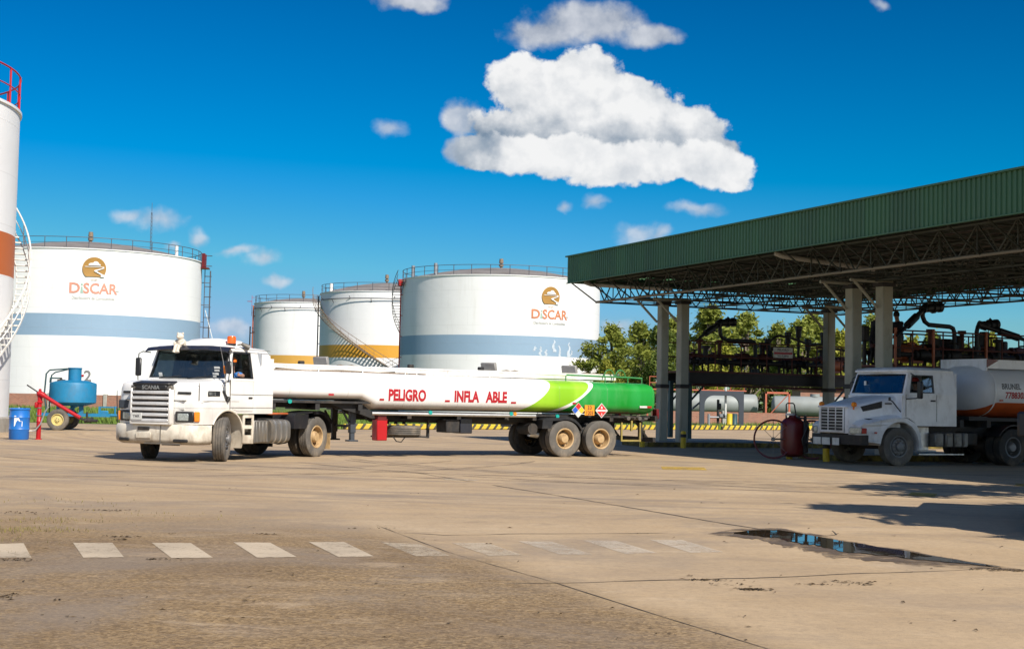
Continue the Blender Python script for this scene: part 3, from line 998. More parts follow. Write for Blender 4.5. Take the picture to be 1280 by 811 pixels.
for pts in (((826, 583), (880, 584), (884, 587.5), (828, 586.5)), ((1140, 615), (1172, 617), (1168, 621), (1134, 619)), ((1270, 604), (1300, 606), (1300, 609), (1268, 607))):
    m = MB()
    m.flat([(*gp(*p), 0.004) for p in pts])
    tag(m.build('yellow_road_marking', 'yellow road paint', smooth=None, recalc=False), kind='structure')
m = MB()
m.flat([(*gp(*p), 0.004) for p in ((553, 598), (600, 599.5), (594, 601), (556, 600))])
tag(m.build('white_road_marking', 'crossing paint worn', smooth=None, recalc=False), kind='structure')


def puddle_poly(up_, lo_, z, n=140):
    a, b = G(*up_), G(*lo_)
    A_ = [lerp_line(a, i / n) for i in range(n + 1)]
    B_ = [lerp_line(b, i / n) for i in range(n + 1)]
    rnd = random.Random(8)
    vs = []
    for i, (p, q) in enumerate(zip(A_, B_)):
        d = (q - p)
        k1 = 0.03 * math.sin(i * 0.31) + rnd.uniform(-.015, .015)
        k2 = 0.06 * math.sin(i * 0.17 + 1) + 0.05 * math.sin(i * 0.43) + 0.03 * math.sin(i * 1.1 + 2) + rnd.uniform(-.02, .02)
        vs += [(p.x + d.x * k1, p.y + d.y * k1, z), (q.x + d.x * k2, q.y + d.y * k2, z)]
    return vs, [(2 * i, 2 * i + 1, 2 * i + 3, 2 * i + 2) for i in range(n)]


m = MB()
vs, fs = puddle_poly([(885, 667), (925, 660.5), (975, 660.5), (1030, 669.5), (1060, 677), (1130, 687), (1200, 700), (1285, 713)], [(885, 667.5), (930, 672.5), (965, 678), (1000, 688), (1040, 695), (1110, 704), (1190, 709), (1285, 714)], 0.006)
m.add(vs, fs)
tag(m.build('damp_patch', 'damp ground', smooth=None, recalc=False), kind='structure')
m = MB()
vs, fs = puddle_poly([(918, 666), (940, 663.5), (975, 663), (1010, 669), (1050, 676.5), (1120, 687.5), (1180, 698), (1250, 709)], [(918, 667), (945, 670), (975, 674), (1005, 680), (1045, 688), (1120, 697), (1180, 702.5), (1250, 709.6)], 0.011)
m.add(vs, fs)
tag(m.build('puddle_water', 'puddle water', smooth=None, recalc=False), kind='structure')

# striped kerb along the far edge of the yard
def kerb(a, b, name, label, mat, wd=0.25, h=0.28):
    a, b = Vector(a), Vector(b)
    L = (b - a).length
    t = thing(name, label, 'kerb', (a.x, a.y, 0), math.atan2(b.y - a.y, b.x - a.x))
    m_ = MB()
    m_.box((L / 2, 0, h / 2), (L, wd, h), bev=0.04)
    m_.build('kerb_body', mat, t)
    return t


kerb((-8.0, 68.8), (12.9, 88.8), 'striped_kerb', 'yellow and black striped kerb seen beneath the long tanker trailer', 'kerb stripes')
kerb((13.2, 89.0), (33, 105.6), 'striped_kerb', 'yellow and black striped kerb in front of the steel pipe portal', 'kerb stripes')


# ------------------------------------------------------------------ storage tanks
def rail_ring(m_, Rr, z, posts, h=1.1, rr=0.035, a0=0.0, a1=2 * PI):
    full = abs(a1 - a0 - 2 * PI) < 1e-3
    n = 72
    for hz in (h, h * 0.5):
        pts = [(Rr * math.cos(a0 + (a1 - a0) * k / n), Rr * math.sin(a0 + (a1 - a0) * k / n), z + hz) for k in range(n + (0 if full else 1))]
        m_.tube(pts, rr if hz == h else rr * 0.7, 6, closed=full, caps=not full)
    for k in range(posts + (0 if full else 1)):
        a = a0 + (a1 - a0) * k / posts
        m_.cyl((Rr * math.cos(a), Rr * math.sin(a), z - 0.1), (Rr * math.cos(a), Rr * math.sin(a), z + h), rr * 1.15, n=6)


def pol(r, a, z):
    return (r * math.cos(a), r * math.sin(a), z)


def helix_stair(par, Rt, z_of, a0, a1, wd, mat, rmat, n_tread, tread=0.05, posts=True, both=False, sh=0.14):
    tm, sm_, hm = MB(), MB(), MB()
    r0, r1 = Rt + 0.10, Rt + 0.10 + wd
    for k in range(n_tread):
        a = a0 + (a1 - a0) * (k + 0.5) / n_tread
        z = z_of(a)
        da = 0.13 / Rt
        v = [pol(r0, a - da, z), pol(r1, a - da, z), pol(r1, a + da, z), pol(r0, a + da, z)]
        v += [(x, y, zz + tread) for x, y, zz in v]
        tm.add(v, [(0, 1, 2, 3), (4, 5, 6, 7), (0, 1, 5, 4), (1, 2, 6, 5), (2, 3, 7, 6), (3, 0, 4, 7)])
    N = 60
    for rr in (r0, r1):
        ring = []
        for k in range(N + 1):
            a = a0 + (a1 - a0) * k / N
            z = z_of(a)
            ring.append([pol(rr, a, z - sh), pol(rr, a, z + sh), pol(rr + 0.025, a, z + sh), pol(rr + 0.025, a, z - sh)])
        sm_.loft(ring)
    for hh, rad in ((1.05, 0.035), (0.55, 0.022)):
        for rr in ((r0, r1) if both else (r1,)):
            hm.tube([pol(rr, a0 + (a1 - a0) * k / N, z_of(a0 + (a1 - a0) * k / N) + hh) for k in range(N + 1)], rad, 6)
    for k in range(0, n_tread, 3):
        a = a0 + (a1 - a0) * (k + 0.5) / n_tread
        hm.cyl(pol(r1, a, z_of(a)), pol(r1, a, z_of(a) + 1.05), 0.02, n=5)
    s_ = tm.build('stair', mat, par)
    sm_.build('stringer', mat, s_)
    hm.build('handrail', rmat, s_)
    return s_


def tank(label, loc, Rt, H, shell_mat, rail_mat='rail steel', posts=34, dome=1.7):
    t = thing('storage_tank', label, 'storage tank', (*loc, 0), 0, 'fuel storage tanks of the depot')
    m_ = MB()
    m_.lathe([(Rt, 0), (Rt, H), (Rt + 0.09, H), (Rt + 0.09, H + 0.10), (Rt - 0.05, H + 0.10)], 128, 'z')
    m_.build('shell', shell_mat, t)
    m_ = MB()
    m_.lathe([(Rt - 0.05, H + 0.08)] + [((Rt - 0.05) * math.cos(k / 8 * PI / 2), H + 0.08 + dome * math.sin(k / 8 * PI / 2) ** 1.0) if False else
             ((Rt - 0.05) * (1 - k / 8), H + 0.08 + dome * (1 - (1 - k / 8) ** 1.7)) for k in range(1, 9)], 96, 'z')
    rf = m_.build('roof', 'tank roof', t)
    m_ = MB()
    zt = H + dome
    m_.cyl((0, 0, zt - 0.1), (0, 0, zt + 0.75), 0.15, n=14)
    m_.cyl((0, 0, zt + 0.35), (0, 0, zt + 0.62), 0.27, n=14)
    m_.cyl((0, 0, zt + 0.75), (0, 0, zt + 1.25), 0.27, 0.22, n=14)
    m_.build('vent', 'hatch brown', rf)
    m_ = MB()
    rail_ring(m_, Rt - 0.12, H + 0.08, posts)
    m_.build('railing', rail_mat, t)
    return t


def wrap(Rt, th0, z0, off):
    return lambda x, y: ((Rt + off) * math.cos(th0 + x / Rt), (Rt + off) * math.sin(th0 + x / Rt), z0 + y)


def tank_logo(t, Rt, th0, zb, c_main):
    """gold disc with the winding white road, company lettering and the small line below; zb = lettering baseline"""
    cz = zb + 2.42
    r = 1.12
    d = [(x, y) for x, y in circ(0, 0, r, 64)]
    cut = -0.80                                  # the disc is cut flat at the foot
    disc = [p for p in d if p[1] > cut]
    disc.sort(key=lambda p: (math.atan2(p[1], p[0]) + PI / 2 - 1e-6) % (2 * PI))
    m_ = MB()
    f = wrap(Rt, th0, cz, 0.10)
    tris = tessellate_polygon([[Vector((x, y, 0)) for x, y in disc]])
    m_.add([f(*p) for p in disc], [tuple(q) for q in tris])
    m_.add([f(*p) for p in [(-0.42, -1.02), (0.0, -1.09), (0.42, -1.02), (0.2, -1.12), (-0.2, -1.12)]], [(0, 1, 2, 3, 4)])
    e = m_.build('emblem', 'gold emblem', t, smooth=None)
    m_ = MB()
    f = wrap(Rt, th0, cz, 0.15)
    for poly in ([(-0.55, 0.30), (0.58, 0.30), (0.56, 0.44), (0.42, 0.48), (0.38, 0.60), (0.20, 0.72), (0.0, 0.70), (-0.14, 0.56), (-0.38, 0.54), (-0.52, 0.44)],
                 [(-0.88, 0.15), (0.90, 0.15), (0.90, 0.20), (-0.88, 0.20)],
                 [(0.78, 0.16), (0.74, 0.06), (0.02, -0.16), (-0.02, -0.26), (0.30, -0.42), (0.66, -0.62), (0.60, -0.81), (1.0, -0.80), (0.94, -0.60), (0.50, -0.40), (0.24, -0.25), (0.30, -0.19), (0.90, 0.04), (0.92, 0.16)]):
        tr = tessellate_polygon([[Vector((x, y, 0)) for x, y in poly]])
        m_.add([f(*p) for p in poly], [tuple(q) for q in tr])
    m_.build('road_mark', 'emblem white', e, smooth=None)
    f = wrap(Rt, th0, zb, 0.03)
    L = text_mesh('D', 1.42, lambda x, y: f(x - 1.80, y), 'lettering', c_main, t, bold=0.035, squeeze=1.05)
    text_mesh('SCAR', 1.42, lambda x, y: f(x + 0.62, y), 'lettering', c_main, t, bold=0.035, squeeze=0.93)
    m_ = MB()
    for poly in ([(-1.24, 0.0), (-0.98, 0.0), (-1.04, 0.62), (-1.18, 0.62)], circ(-1.11, 0.83, 0.11, 10)):
        m_.add([f(*p) for p in poly], [tuple(range(len(poly)))])
    m_.build('lettering', 'faded green', t, smooth=None)
    f2 = wrap(Rt, th0, zb - 0.62, 0.03)
    text_mesh('Distribuidora de Combustibles', 0.44, f2, 'lettering', 'faded grey', t, bold=0.006, squeeze=0.74)
    m_ = MB()
    m_.add([f(*p) for p in [(2.12, 0.22), (2.42, 0.22), (2.42, 0.36), (2.12, 0.36)]], [(0, 1, 2, 3)])
    m_.build('lettering', 'faded grey', t, smooth=None)


def vpipe(par, Rt, th, z0, z1, r, mat, name='riser_pipe', off=0.25, br=2.4):
    m_ = MB()
    m_.cyl(pol(Rt + off, th, z0), pol(Rt + off, th, z1), r, n=8)
    z = z0 + 1
    while z < z1:
        m_.cyl(pol(Rt - 0.02, th, z), pol(Rt + off, th, z), r * 0.6, n=5)
        z += br
    return m_.build(name, mat, par)


def ladder(par, Rt, th, z0, z1, mat, off=0.5, wd=0.5):
    m_ = MB()
    da = wd / 2 / Rt
    for s_ in (-1, 1):
        m_.cyl(pol(Rt + off, th + s_ * da, z0), pol(Rt + off, th + s_ * da, z1), 0.028, n=6)
    z = z0
    while z < z1:
        m_.cyl(pol(Rt + off, th - da, z), pol(Rt + off, th + da, z), 0.022, n=5)
        z += 0.33
    z = z0 + 2.2
    while z < z1:
        m_.tube([pol(Rt + off, th - da, z)] + [(math.cos(th) * (Rt + off + 0.72 * math.sin(k / 8 * PI)) - math.sin(th) * (-0.36 * math.cos(k / 8 * PI)), math.sin(th) * (Rt + off + 0.72 * math.sin(k / 8 * PI)) + math.cos(th) * (-0.36 * math.cos(k / 8 * PI)), z) for k in range(9)], 0.025, 5)
        z += 1.1
    for z in (z0 + 0.5, (z0 + z1) / 2, z1 - 0.3):
        m_.cyl(pol(Rt, th, z), pol(Rt + off, th, z), 0.03, n=5)
    return m_.build('ladder', mat, par)


def ring_pipe(par, Rt, a0, a1, z, mat):
    m_ = MB()
    N = 24
    m_.tube([pol(Rt + 0.32, a0 + (a1 - a0) * k / N, z) for k in range(N + 1)], 0.06, 6)
    for k in range(0, N + 1, 4):
        a = a0 + (a1 - a0) * k / N
        m_.cyl(pol(Rt, a, z - 0.5 if k % 8 else z), pol(Rt + 0.34, a, z + (0.35 if k % 8 == 0 else 0)), 0.045, n=5)
    return m_.build('spray_pipe', mat, par)


D2 = (-44.8, 150.0)
t2 = tank('broad white fuel tank with blue-grey band and faded salmon logo behind the truck cab', D2, 11.62, 15.45, 'shell blue band 2')
tank_logo(t2, 11.62, R(-71.2), 11.15, 'faded salmon')
text_mesh('2', 1.5, wrap(11.62, R(-72.5), 2.55, 0.03), 'tank_number', 'dark grey paint', t2, bold=0.03)
ladder(t2, 11.62, R(8), 2, 16.4, 'rail steel', off=0.35)
vpipe(t2, 11.62, R(14), 0.5, 14.8, 0.07, 'rail steel', off=0.9)
m = MB()
m.tube([pol(12.1, R(10), 10.5), pol(12.9, R(10), 7.6), pol(13.2, R(10), 5)], 0.04, 5)
m.build('cable', 'emblem white', t2)
m = MB()
for a in (3, 9):
    m.box((0, 0, 0), (0.35, 0.28, 1.5), T=Matrix.Translation(pol(11.9, R(a), 15.7)) @ Matrix.Rotation(R(a), 4, 'Z'), bev=0.03)
m.box((0, 0, 0), (0.9, 1.4, 0.12), T=Matrix.Translation(pol(12.0, R(6), 14.9)) @ Matrix.Rotation(R(6), 4, 'Z'))
m.build('landing_gate', 'deep red', t2)
m = MB()
m.cyl(pol(10.9, R(-22), 15.5), pol(10.9, R(-22), 16.7), 0.17, n=10)
m.build('gauge_tube', 'emblem white', t2)

D3 = (-1.4, 166.0)
t3 = tank('broad white fuel tank with blue-grey band and orange-brown logo beside the canopy corner', D3, 11.60, 15.1, 'shell blue band 3')
tank_logo(t3, 11.60, R(-61.2), 10.55, 'faded brick')
helix_stair(t3, 11.6, lambda a: 15.0 - (R(203) - a) * 11.6 * 0.68, R(203), R(135), 0.95, 'stair rust', 'rail steel', 32, sh=0.07)
vpipe(t3, 11.6, R(195), 0.4, 14.6, 0.075, 'bright red')
m = MB()
m.box((0, 0, 0), (0.5, 0.7, 0.75), T=Matrix.Translation(pol(11.95, R(195.5), 14.75)) @ Matrix.Rotation(R(195), 4, 'Z'), bev=0.06)
m.build('foam_box', 'bright red', t3)
m = MB()
m.cyl(pol(11.0, R(205), 15), pol(11.0, R(205), 16.6), 0.2, n=10)
m.cyl(pol(11.0, R(229), 15), pol(11.0, R(229), 16.6), 0.2, n=10)
m.build('gauge_tube', 'pipe grey', t3)
# pale chalky smears below the logo on the blue band
m = MB()
rn = random.Random(3)
for dx, z0, l in ((-1.9, 6.5, 1.0), (-1.2, 6.48, .7), (-0.2, 6.95, 1.3), (0.5, 6.47, 1.2), (1.9, 6.47, 1.6), (-2.6, 7.0, .5), (2.3, 6.6, 0.6)):
    f = wrap(11.6, R(-57.5) + dx / 11.6, z0, 0.02)
    pts = [(0.07 + 0.20 * rn.random() * (1 - k / 6), l * k / 6) for k in range(7)]
    sh_ = [rn.uniform(-.12, .12) for k in range(7)]
    m = MB()
    for k in range(6):
        m.add([f(sh_[k] - pts[k][0], pts[k][1]), f(sh_[k] + pts[k][0], pts[k][1]), f(sh_[k + 1] + pts[k + 1][0], pts[k + 1][1]), f(sh_[k + 1] - pts[k + 1][0], pts[k + 1][1])], [(0, 1, 2, 3)])
    m.build('paint_smear', 'chalky smear', t3, smooth=None)

D4 = (-17.05, 192.0)
t4 = tank('white fuel tank with an orange band and a long diagonal stair across its front', D4, 8.85, 15.2, 'shell orange band 4', posts=26)
helix_stair(t4, 8.85, lambda a: 15.2 - (a - R(183)) * 8.85 * 0.665, R(183), R(330), 0.95, 'stair rust', 'stair rust', 64, sh=0.07)
ring_pipe(t4, 8.85, R(205), R(320), 14.3, 'rail steel')
vpipe(t4, 8.85, R(186), 0.4, 15.0, 0.09, 'rail steel')
m = MB()
m.cyl(pol(8.2, R(212), 15), pol(8.2, R(212), 16.5), 0.22, n=10)
m.build('gauge_tube', 'emblem white', t4)

D5 = (-31.95, 217.0)
t5 = tank('smallest white fuel tank with an orange band, tucked behind the tank with the diagonal stair', D5, 7.35, 15.3, 'shell orange band 5', posts=22, dome=1.0)
ring_pipe(t5, 7.35, R(205), R(310), 14.5, 'rail steel')
vpipe(t5, 7.35, R(200), 0.4, 15.0, 0.12, 'orange pipe')
vpipe(t5, 7.35, R(176), 0.4, 12.0, 0.10, 'rail steel', off=0.8)
ladder(t5, 7.35, R(190), 13.5, 16.6, 'bright red', off=0.4)

D1 = (-25.56, 53.0)
R1 = 6.52
t1 = thing('storage_tank', 'slender tall white tank with an orange band and red top railing at the left edge', 'storage tank', (*D1, 0), 0, 'fuel storage tanks of the depot')
m = MB()
m.lathe([(R1, 0.55), (R1, 12.2), (R1 + 0.07, 12.2), (R1 + 0.07, 12.3), (R1 - 0.05, 12.3)], 128, 'z')
m.build('shell', 'shell rust band', t1)
m = MB()
m.lathe([(R1 + 0.35, 0), (R1 + 0.35, 0.5), (R1 + 0.30, 0.55), (R1 - 0.1, 0.55)], 96, 'z')
m.build('plinth', 'concrete', t1)
m = MB()
m.lathe([(R1 - 0.05, 12.28), (3, 12.9), (0.0, 13.1)], 64, 'z')
m.build('roof', 'tank roof', t1)
m = MB()
rail_ring(m, R1 - 0.02, 12.3, 26, 1.35, 0.035)
m.build('railing', 'red paint', t1)
helix_stair(t1, R1, lambda a: 3.85 + a * R1 * 0.83, R(-62), R(72), 0.50, 'stair white', 'stair white', 50, both=False, sh=0.05)

# ------------------------------------------------------------------ brick bund walls and mast
def brick_wall(a, b, h, label):
    a, b = Vector(a), Vector(b)
    L = (b - a).length
    t = thing('brick_wall', label, 'brick wall', (a.x, a.y, 0), math.atan2(b.y - a.y, b.x - a.x))
    m_ = MB()
    m_.box((L / 2, 0, h / 2), (L, 0.24, h))
    m_.build('brick_face', 'brickwork', t)
    x = 0.6
    while x < L:
        m_ = MB()
        m_.box((x, -0.06, h / 2 + 0.05), (0.34, 0.42, h + 0.1), bev=0.03)
        m_.build('wall_post', 'light mortar', t)
        x += 5.2
    return t


brick_wall((-75, 133), (-26, 134), 1.25, 'low red brick wall with pale posts in front of the left blue-band tank')
brick_wall((11.0, 111), (22.4, 112.5), 1.0, 'low red brick wall beneath the silver tank wagons')

m = MB()
for a in range(3):
    m.cyl((0.16 * math.cos(a * 2.1), 0.16 * math.sin(a * 2.1), 0), (0.10 * math.cos(a * 2.1), 0.10 * math.sin(a * 2.1), 25.3), 0.018, n=5)
z = 0.3
while z < 25:
    for a in range(3):
        m.cyl((0.15 * math.cos(a * 2.1), 0.15 * math.sin(a * 2.1), z), (0.14 * math.cos(a * 2.1 + 2.1), 0.14 * math.sin(a * 2.1 + 2.1), z + 0.45), 0.016, n=4)
    z += 0.5
m.box((0, 0, 17.6), (0.3, 0.3, 0.5))
m.cyl((0, 0, 25.2), (0, 0, 26.6), 0.03, n=5)
o = m.build('lattice_mast', 'rail steel')
o.location = (-47.9, 187, 0)
tag(o, 'thin lattice antenna mast rising behind the left blue-band tank', 'antenna mast')
#@@CANOPY
# ------------------------------------------------------------------ loading canopy: local x runs along the near eave towards the camera, local y away from it under the roof
CA = Vector((2.09, 54.45))
ce, cp = Vector((0.394, -0.919)), Vector((0.919, 0.394))
crz = math.atan2(ce.y, ce.x)
CL, CW = 34.0, 13.6
cn = thing('loading_canopy', 'long flat canopy with a dark green ribbed fascia over the loading bays', 'canopy', (CA.x, CA.y, 0), crz)


def cl(pt):
    d = Vector((pt[0], pt[1])) - CA
    return Vector((d.dot(ce), d.dot(cp)))


def ribbed(m_, L, z0, z1, fn, pitch=0.17, dep=0.028):
    xs = []
    x = 0.0
    while x < L:
        xs += [(x, 0), (x + pitch * 0.42, 0), (x + pitch * 0.5, dep), (x + pitch * 0.92, dep)]
        x += pitch
    v = [fn(a, d, z0) for a, d in xs] + [fn(a, d, z1) for a, d in xs]
    n = len(xs)
    m_.add(v, [(k, k + 1, n + k + 1, n + k) for k in range(n - 1)])


m = MB()
ribbed(m, CL, 6.1, 7.1, lambda a, d, z: (a, -d, z))
ribbed(m, CW, 6.1, 7.1, lambda a, d, z: (-d, a, z))
ribbed(m, CL, 6.1, 7.1, lambda a, d, z: (a, CW + d, z))
m.build('fascia', 'green cladding', cn, smooth=None)
m = MB()
m.box((CL / 2, -0.02, 7.12), (CL + 0.1, 0.14, 0.05))
m.box((CL / 2, -0.02, 6.09), (CL + 0.06, 0.09, 0.03))
m.build('fascia_trim', 'green cladding', cn)
m = MB()
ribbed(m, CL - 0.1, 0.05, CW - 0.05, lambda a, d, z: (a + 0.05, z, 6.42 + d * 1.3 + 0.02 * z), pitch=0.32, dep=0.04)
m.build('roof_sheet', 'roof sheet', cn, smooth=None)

# steel lattice
ZL, ZU = 5.42, 6.22
rows = [1.2, 3.6, 6.0, 8.4, 10.8, 12.6]


def truss(p0, p1, n, r=0.035, rd=0.022, mat='truss green', depth=(ZL, ZU), name='truss'):
    m_ = MB()
    a, b = Vector(p0), Vector(p1)
    q = lambda t, z: (*(a.lerp(b, t)), z)
    m_.cyl(q(0, depth[0]), q(1, depth[0]), r, n=6, mat=0)
    m_.cyl(q(0, depth[1]), q(1, depth[1]), r, n=6, mat=1)
    for k in range(n):
        m_.cyl(q(k / n, depth[1]), q((k + 0.5) / n, depth[0]), rd, n=5, caps=False, mat=1)
        m_.cyl(q((k + 0.5) / n, depth[0]), q((k + 1) / n, depth[1]), rd, n=5, caps=False, mat=1)
        if k:
            m_.cyl(q(k / n, depth[0]), q(k / n, depth[1]), rd * 0.8, n=4, caps=False, mat=1)
    return m_.build(name, [mat, 'truss green'], cn)


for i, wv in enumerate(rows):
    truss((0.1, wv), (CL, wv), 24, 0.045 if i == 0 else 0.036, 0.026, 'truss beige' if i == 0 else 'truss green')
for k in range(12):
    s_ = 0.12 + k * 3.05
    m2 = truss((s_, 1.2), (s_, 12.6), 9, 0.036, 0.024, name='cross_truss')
for k in range(24):
    s_ = 0.12 + k * 1.42
    m = MB()
    m.cyl((s_, 0.04, ZU - 0.06), (s_, 1.2, ZL), 0.028, n=5)
    m.build('eave_strut', 'truss green', cn)
m = MB()
for k in range(24):
    s_ = 0.12 + k * 1.42
    for a, b in zip(rows, rows[1:]):
        m.cyl((s_, a, ZL), (s_ + 1.42, b, ZL), 0.02, n=4, caps=False)
        m.cyl((s_ + 1.42, a, ZU), (s_, b, ZU), 0.02, n=4, caps=False)
m.build('wind_bracing', 'truss green', cn)
m = MB()
for wv in [0.5 + 0.95 * k for k in range(14)]:
    m.box((CL / 2, wv, 6.36), (CL - 0.2, 0.07, 0.10))
m.build('purlin', 'truss green', cn)
for (s0, w0, s1, w1) in ((1.2, 0.15, 4.2, 2.2), (13.9, 0.15, 14.6, 3.2)):
    m = MB()
    m.tube([(s0, w0, 6.06), (s0 + 0.05, w0 + 0.25, 5.98), (s0 + (s1 - s0) * .5, w0 + (w1 - w0) * .55, 5.84), (s1, w1, 5.7)], 0.075, 10)
    m.build('drain_pipe', 'light mortar', cn)

COLS = [(5.66, 53.2, .36), (6.32, 52.5, .38), (10.58, 44.0, .41), (11.28, 43.05, .41), (12.42, 55.6, .38), (13.1, 54.7, .38), (17.7, 46.4, .48), (18.4, 45.5, .48), (15.2, 33.2, .48), (16.0, 32.2, .48)]
for (x, y, s_) in COLS:
    c = cl((x, y))
    m = MB()
    m.box((c.x, c.y, 2.74), (s_, s_ * 0.92, 5.36), bev=0.035)
    col_o = m.build('column', 'column paint', cn)
    m = MB()
    m.box((c.x, c.y, 2.22), (s_ + 0.05, s_ * 0.92 + 0.05, 0.14), bev=0.01)
    m.build('steel_band', 'gantry steel', col_o)
    m = MB()
    m.box((c.x, c.y, 5.30), (s_ + 0.1, s_ * 0.92 + 0.1, 0.12), bev=0.01)
    m.build('head_plate', 'gantry steel', col_o)
    m = MB()
    for sg in (-1,):
        m.cyl((c.x, c.y + sg * 0.26, 4.6), (c.x, c.y + sg * 1.15, ZL), 0.045, n=8)
    m.cyl((c.x, c.y - 1.25, ZL - 0.02), (c.x, c.y + 0.3, ZL - 0.02), 0.05, n=8)
    m.build('knee_brace', 'column paint', col_o)

# ------------------------------------------------------------------ loading islands and platforms (local x along cp)
irz = math.atan2(cp.y, cp.x)


def island(cx, cy, L, label):
    t = thing('island_kerb', label, 'traffic island', (cx, cy, 0), irz)
    m_ = MB()
    m_.box((L / 2, 0, 0.09), (L, 2.0, 0.18), bev=0.03)
    m_.build('island_slab', 'concrete', t)
    m_ = MB()
    m_.box((L / 2, -1.01, 0.088), (L, 0.012, 0.17))
    m_.box((-0.006, 0, 0.088), (0.012, 2.0, 0.17))
    m_.build('island_edge', 'island stripes', t)
    return t


island(4.6, 52.3, 15.5, 'low striped kerb island under the far pair of columns')
island(9.2, 42.55, 12.0, 'low striped kerb island under the near pair of columns behind the parked tanker')

def bollard(x, y, label):
    t = thing('bollard', label, 'bollard', (x, y, 0), 0, 'yellow bollards under the canopy')
    m_ = MB()
    m_.lathe([(0.0, 0), (0.10, 0), (0.10, 0.55), (0.085, 0.60), (0.0, 0.62)], 16, 'z')
    m_.build('post', 'yellow paint', t)
    m_ = MB()
    m_.lathe([(0.106, 0.38), (0.106, 0.50)], 16, 'z')
    m_.build('stripe', 'black ink', t)


bollard(9.15, 41.2, 'short yellow bollard right in front of the parked tanker bumper')
bollard(8.35, 42.55, 'short yellow bollard between the extinguisher trolley and the parked tanker')
bollard(6.2, 50.9, 'short yellow bollard at the foot of the far column pair')
bollard(4.75, 51.1, 'short yellow bollard behind the tail of the green tanker trailer')


def railing(m_, pts, z, h=1.1, step=1.15, r=0.026, mid=True):
    for a, b in zip(pts, pts[1:]):
        a, b = Vector(a), Vector(b)
        for hh in ((h, h * 0.5) if mid else (h,)):
            m_.cyl((a.x, a.y, z + hh), (b.x, b.y, z + hh), r, n=6)
        n = max(1, round((b - a).length / step))
        for k in range(n + 1):
            p = a.lerp(b, k / n)
            m_.cyl((p.x, p.y, z), (p.x, p.y, z + h), r, n=6)


def platform(name, label, x, y, L, z, legs, seed):
    t = thing(name, label, 'loading platform', (x, y, 0), irz)
    rn_ = random.Random(seed)
    m_ = MB()
    m_.box((L / 2, 0, z - 0.04), (L, 1.7, 0.07))
    m_.build('deck', 'gantry red', t)
    m_ = MB()
    for yy in (-0.82, 0.82):
        m_.box((L / 2, yy, z - 0.27), (L, 0.09, 0.38))
        m_.box((L / 2, yy, z - 0.095), (L, 0.17, 0.03))
        m_.box((L / 2, yy, z - 0.46), (L, 0.17, 0.03))
    k = 0.5
    while k < L:
        m_.box((k, 0, z - 0.25), (0.08, 1.6, 0.2))
        k += 1.4
    m_.build('deck_beam', 'gantry steel', t)
    for lx in legs:
        for yy in (-0.7, 0.7):
            m_ = MB()
            m_.box((lx, yy, (z - 0.48 + 0.18) / 2 + 0.09), (0.16, 0.16, z - 0.66))
            m_.cyl((lx, yy, z - 1.2), (lx + 0.7, yy, z - 0.5), 0.04, n=6)
            m_.build('leg', 'teal steel', t)
    m_ = MB()
    railing(m_, [(0, -0.8), (L, -0.8)], z, 1.1, 1.15)
    railing(m_, [(0, 0.8), (L, 0.8)], z, 1.1, 1.15)
    m_.build('railing', 'gantry red', t)
    # pipework with valves and flanges lying on the deck
    for q, (yy, zz, rr) in enumerate(((-0.35, 0.36, 0.085), (0.1, 0.62, 0.07), (0.5, 0.42, 0.085))):
        m_ = MB()
        m_.cyl((0.3, yy, z + zz), (L - 0.5, yy, z + zz), rr, n=10)
        xx = 0.7
        while xx < L - 0.7:
            typ = rn_.random()
            m_.cyl((xx - 0.05, yy, z + zz), (xx + 0.05, yy, z + zz), rr * 2.0, n=12)
            if typ < 0.45:
                m_.lathe([(0.0, -0.24), (rr * 1.9, -0.2), (rr * 2.3, 0.0), (rr * 1.9, 0.2), (0.0, 0.24)], 12, 'x', (xx + 0.32, yy, z + zz))
                m_.cyl((xx + 0.32, yy, z + zz), (xx + 0.32, yy, z + zz + 0.42), 0.03, n=6)
                m_.lathe([(0.17, 0), (0.19, 0.02), (0.17, 0.04), (0.15, 0.02)], 14, 'z', (xx + 0.32, yy, z + zz + 0.4), closed=True)
            elif typ < 0.7:
                m_.cyl((xx + 0.3, yy, z + zz - 0.1), (xx + 0.3, yy, z + zz + 0.55), rr * 1.1, n=10)
                m_.cyl((xx + 0.3, yy, z + zz + 0.5), (xx + 0.3, yy, z + zz + 0.62), rr * 2, n=12)
            m_.cyl((xx - 0.2, yy, z), (xx - 0.2, yy, z + zz), 0.04, n=6)
            xx += rn_.uniform(0.75, 1.35)
        m_.build('pipework', 'gantry steel' if q != 1 else 'gantry red', t)
    return t


def pump(par, x, y, z, Lm, r):
    m_ = MB()
    m_.lathe([(0, -Lm / 2), (r * 0.9, -Lm / 2), (r, -Lm / 2 + 0.04), (r, Lm * 0.38), (r * 0.86, Lm * 0.40), (r * 0.86, Lm / 2), (0, Lm / 2)], 20, 'x', (x, y, z))
    m_.box((x - Lm * 0.02, y, z + r * 1.05), (0.2, 0.2, 0.14), bev=0.02)
    m_.box((x, y, z - r - 0.02), (Lm * 0.6, r * 1.5, 0.08))
    o_ = m_.build('pump_motor', 'motor orange', par)
    m_ = MB()
    m_.cyl((x + Lm / 2, y, z), (x + Lm / 2 + 0.22, y, z), 0.06, n=10)
    m_.lathe([(0.0, 0), (r * 1.15, 0.02), (r * 1.2, 0.2), (r * 0.6, 0.3), (0, 0.3)], 16, 'x', (x + Lm / 2 + 0.2, y, z))
    m_.build('pump_casing', 'gantry steel', o_)


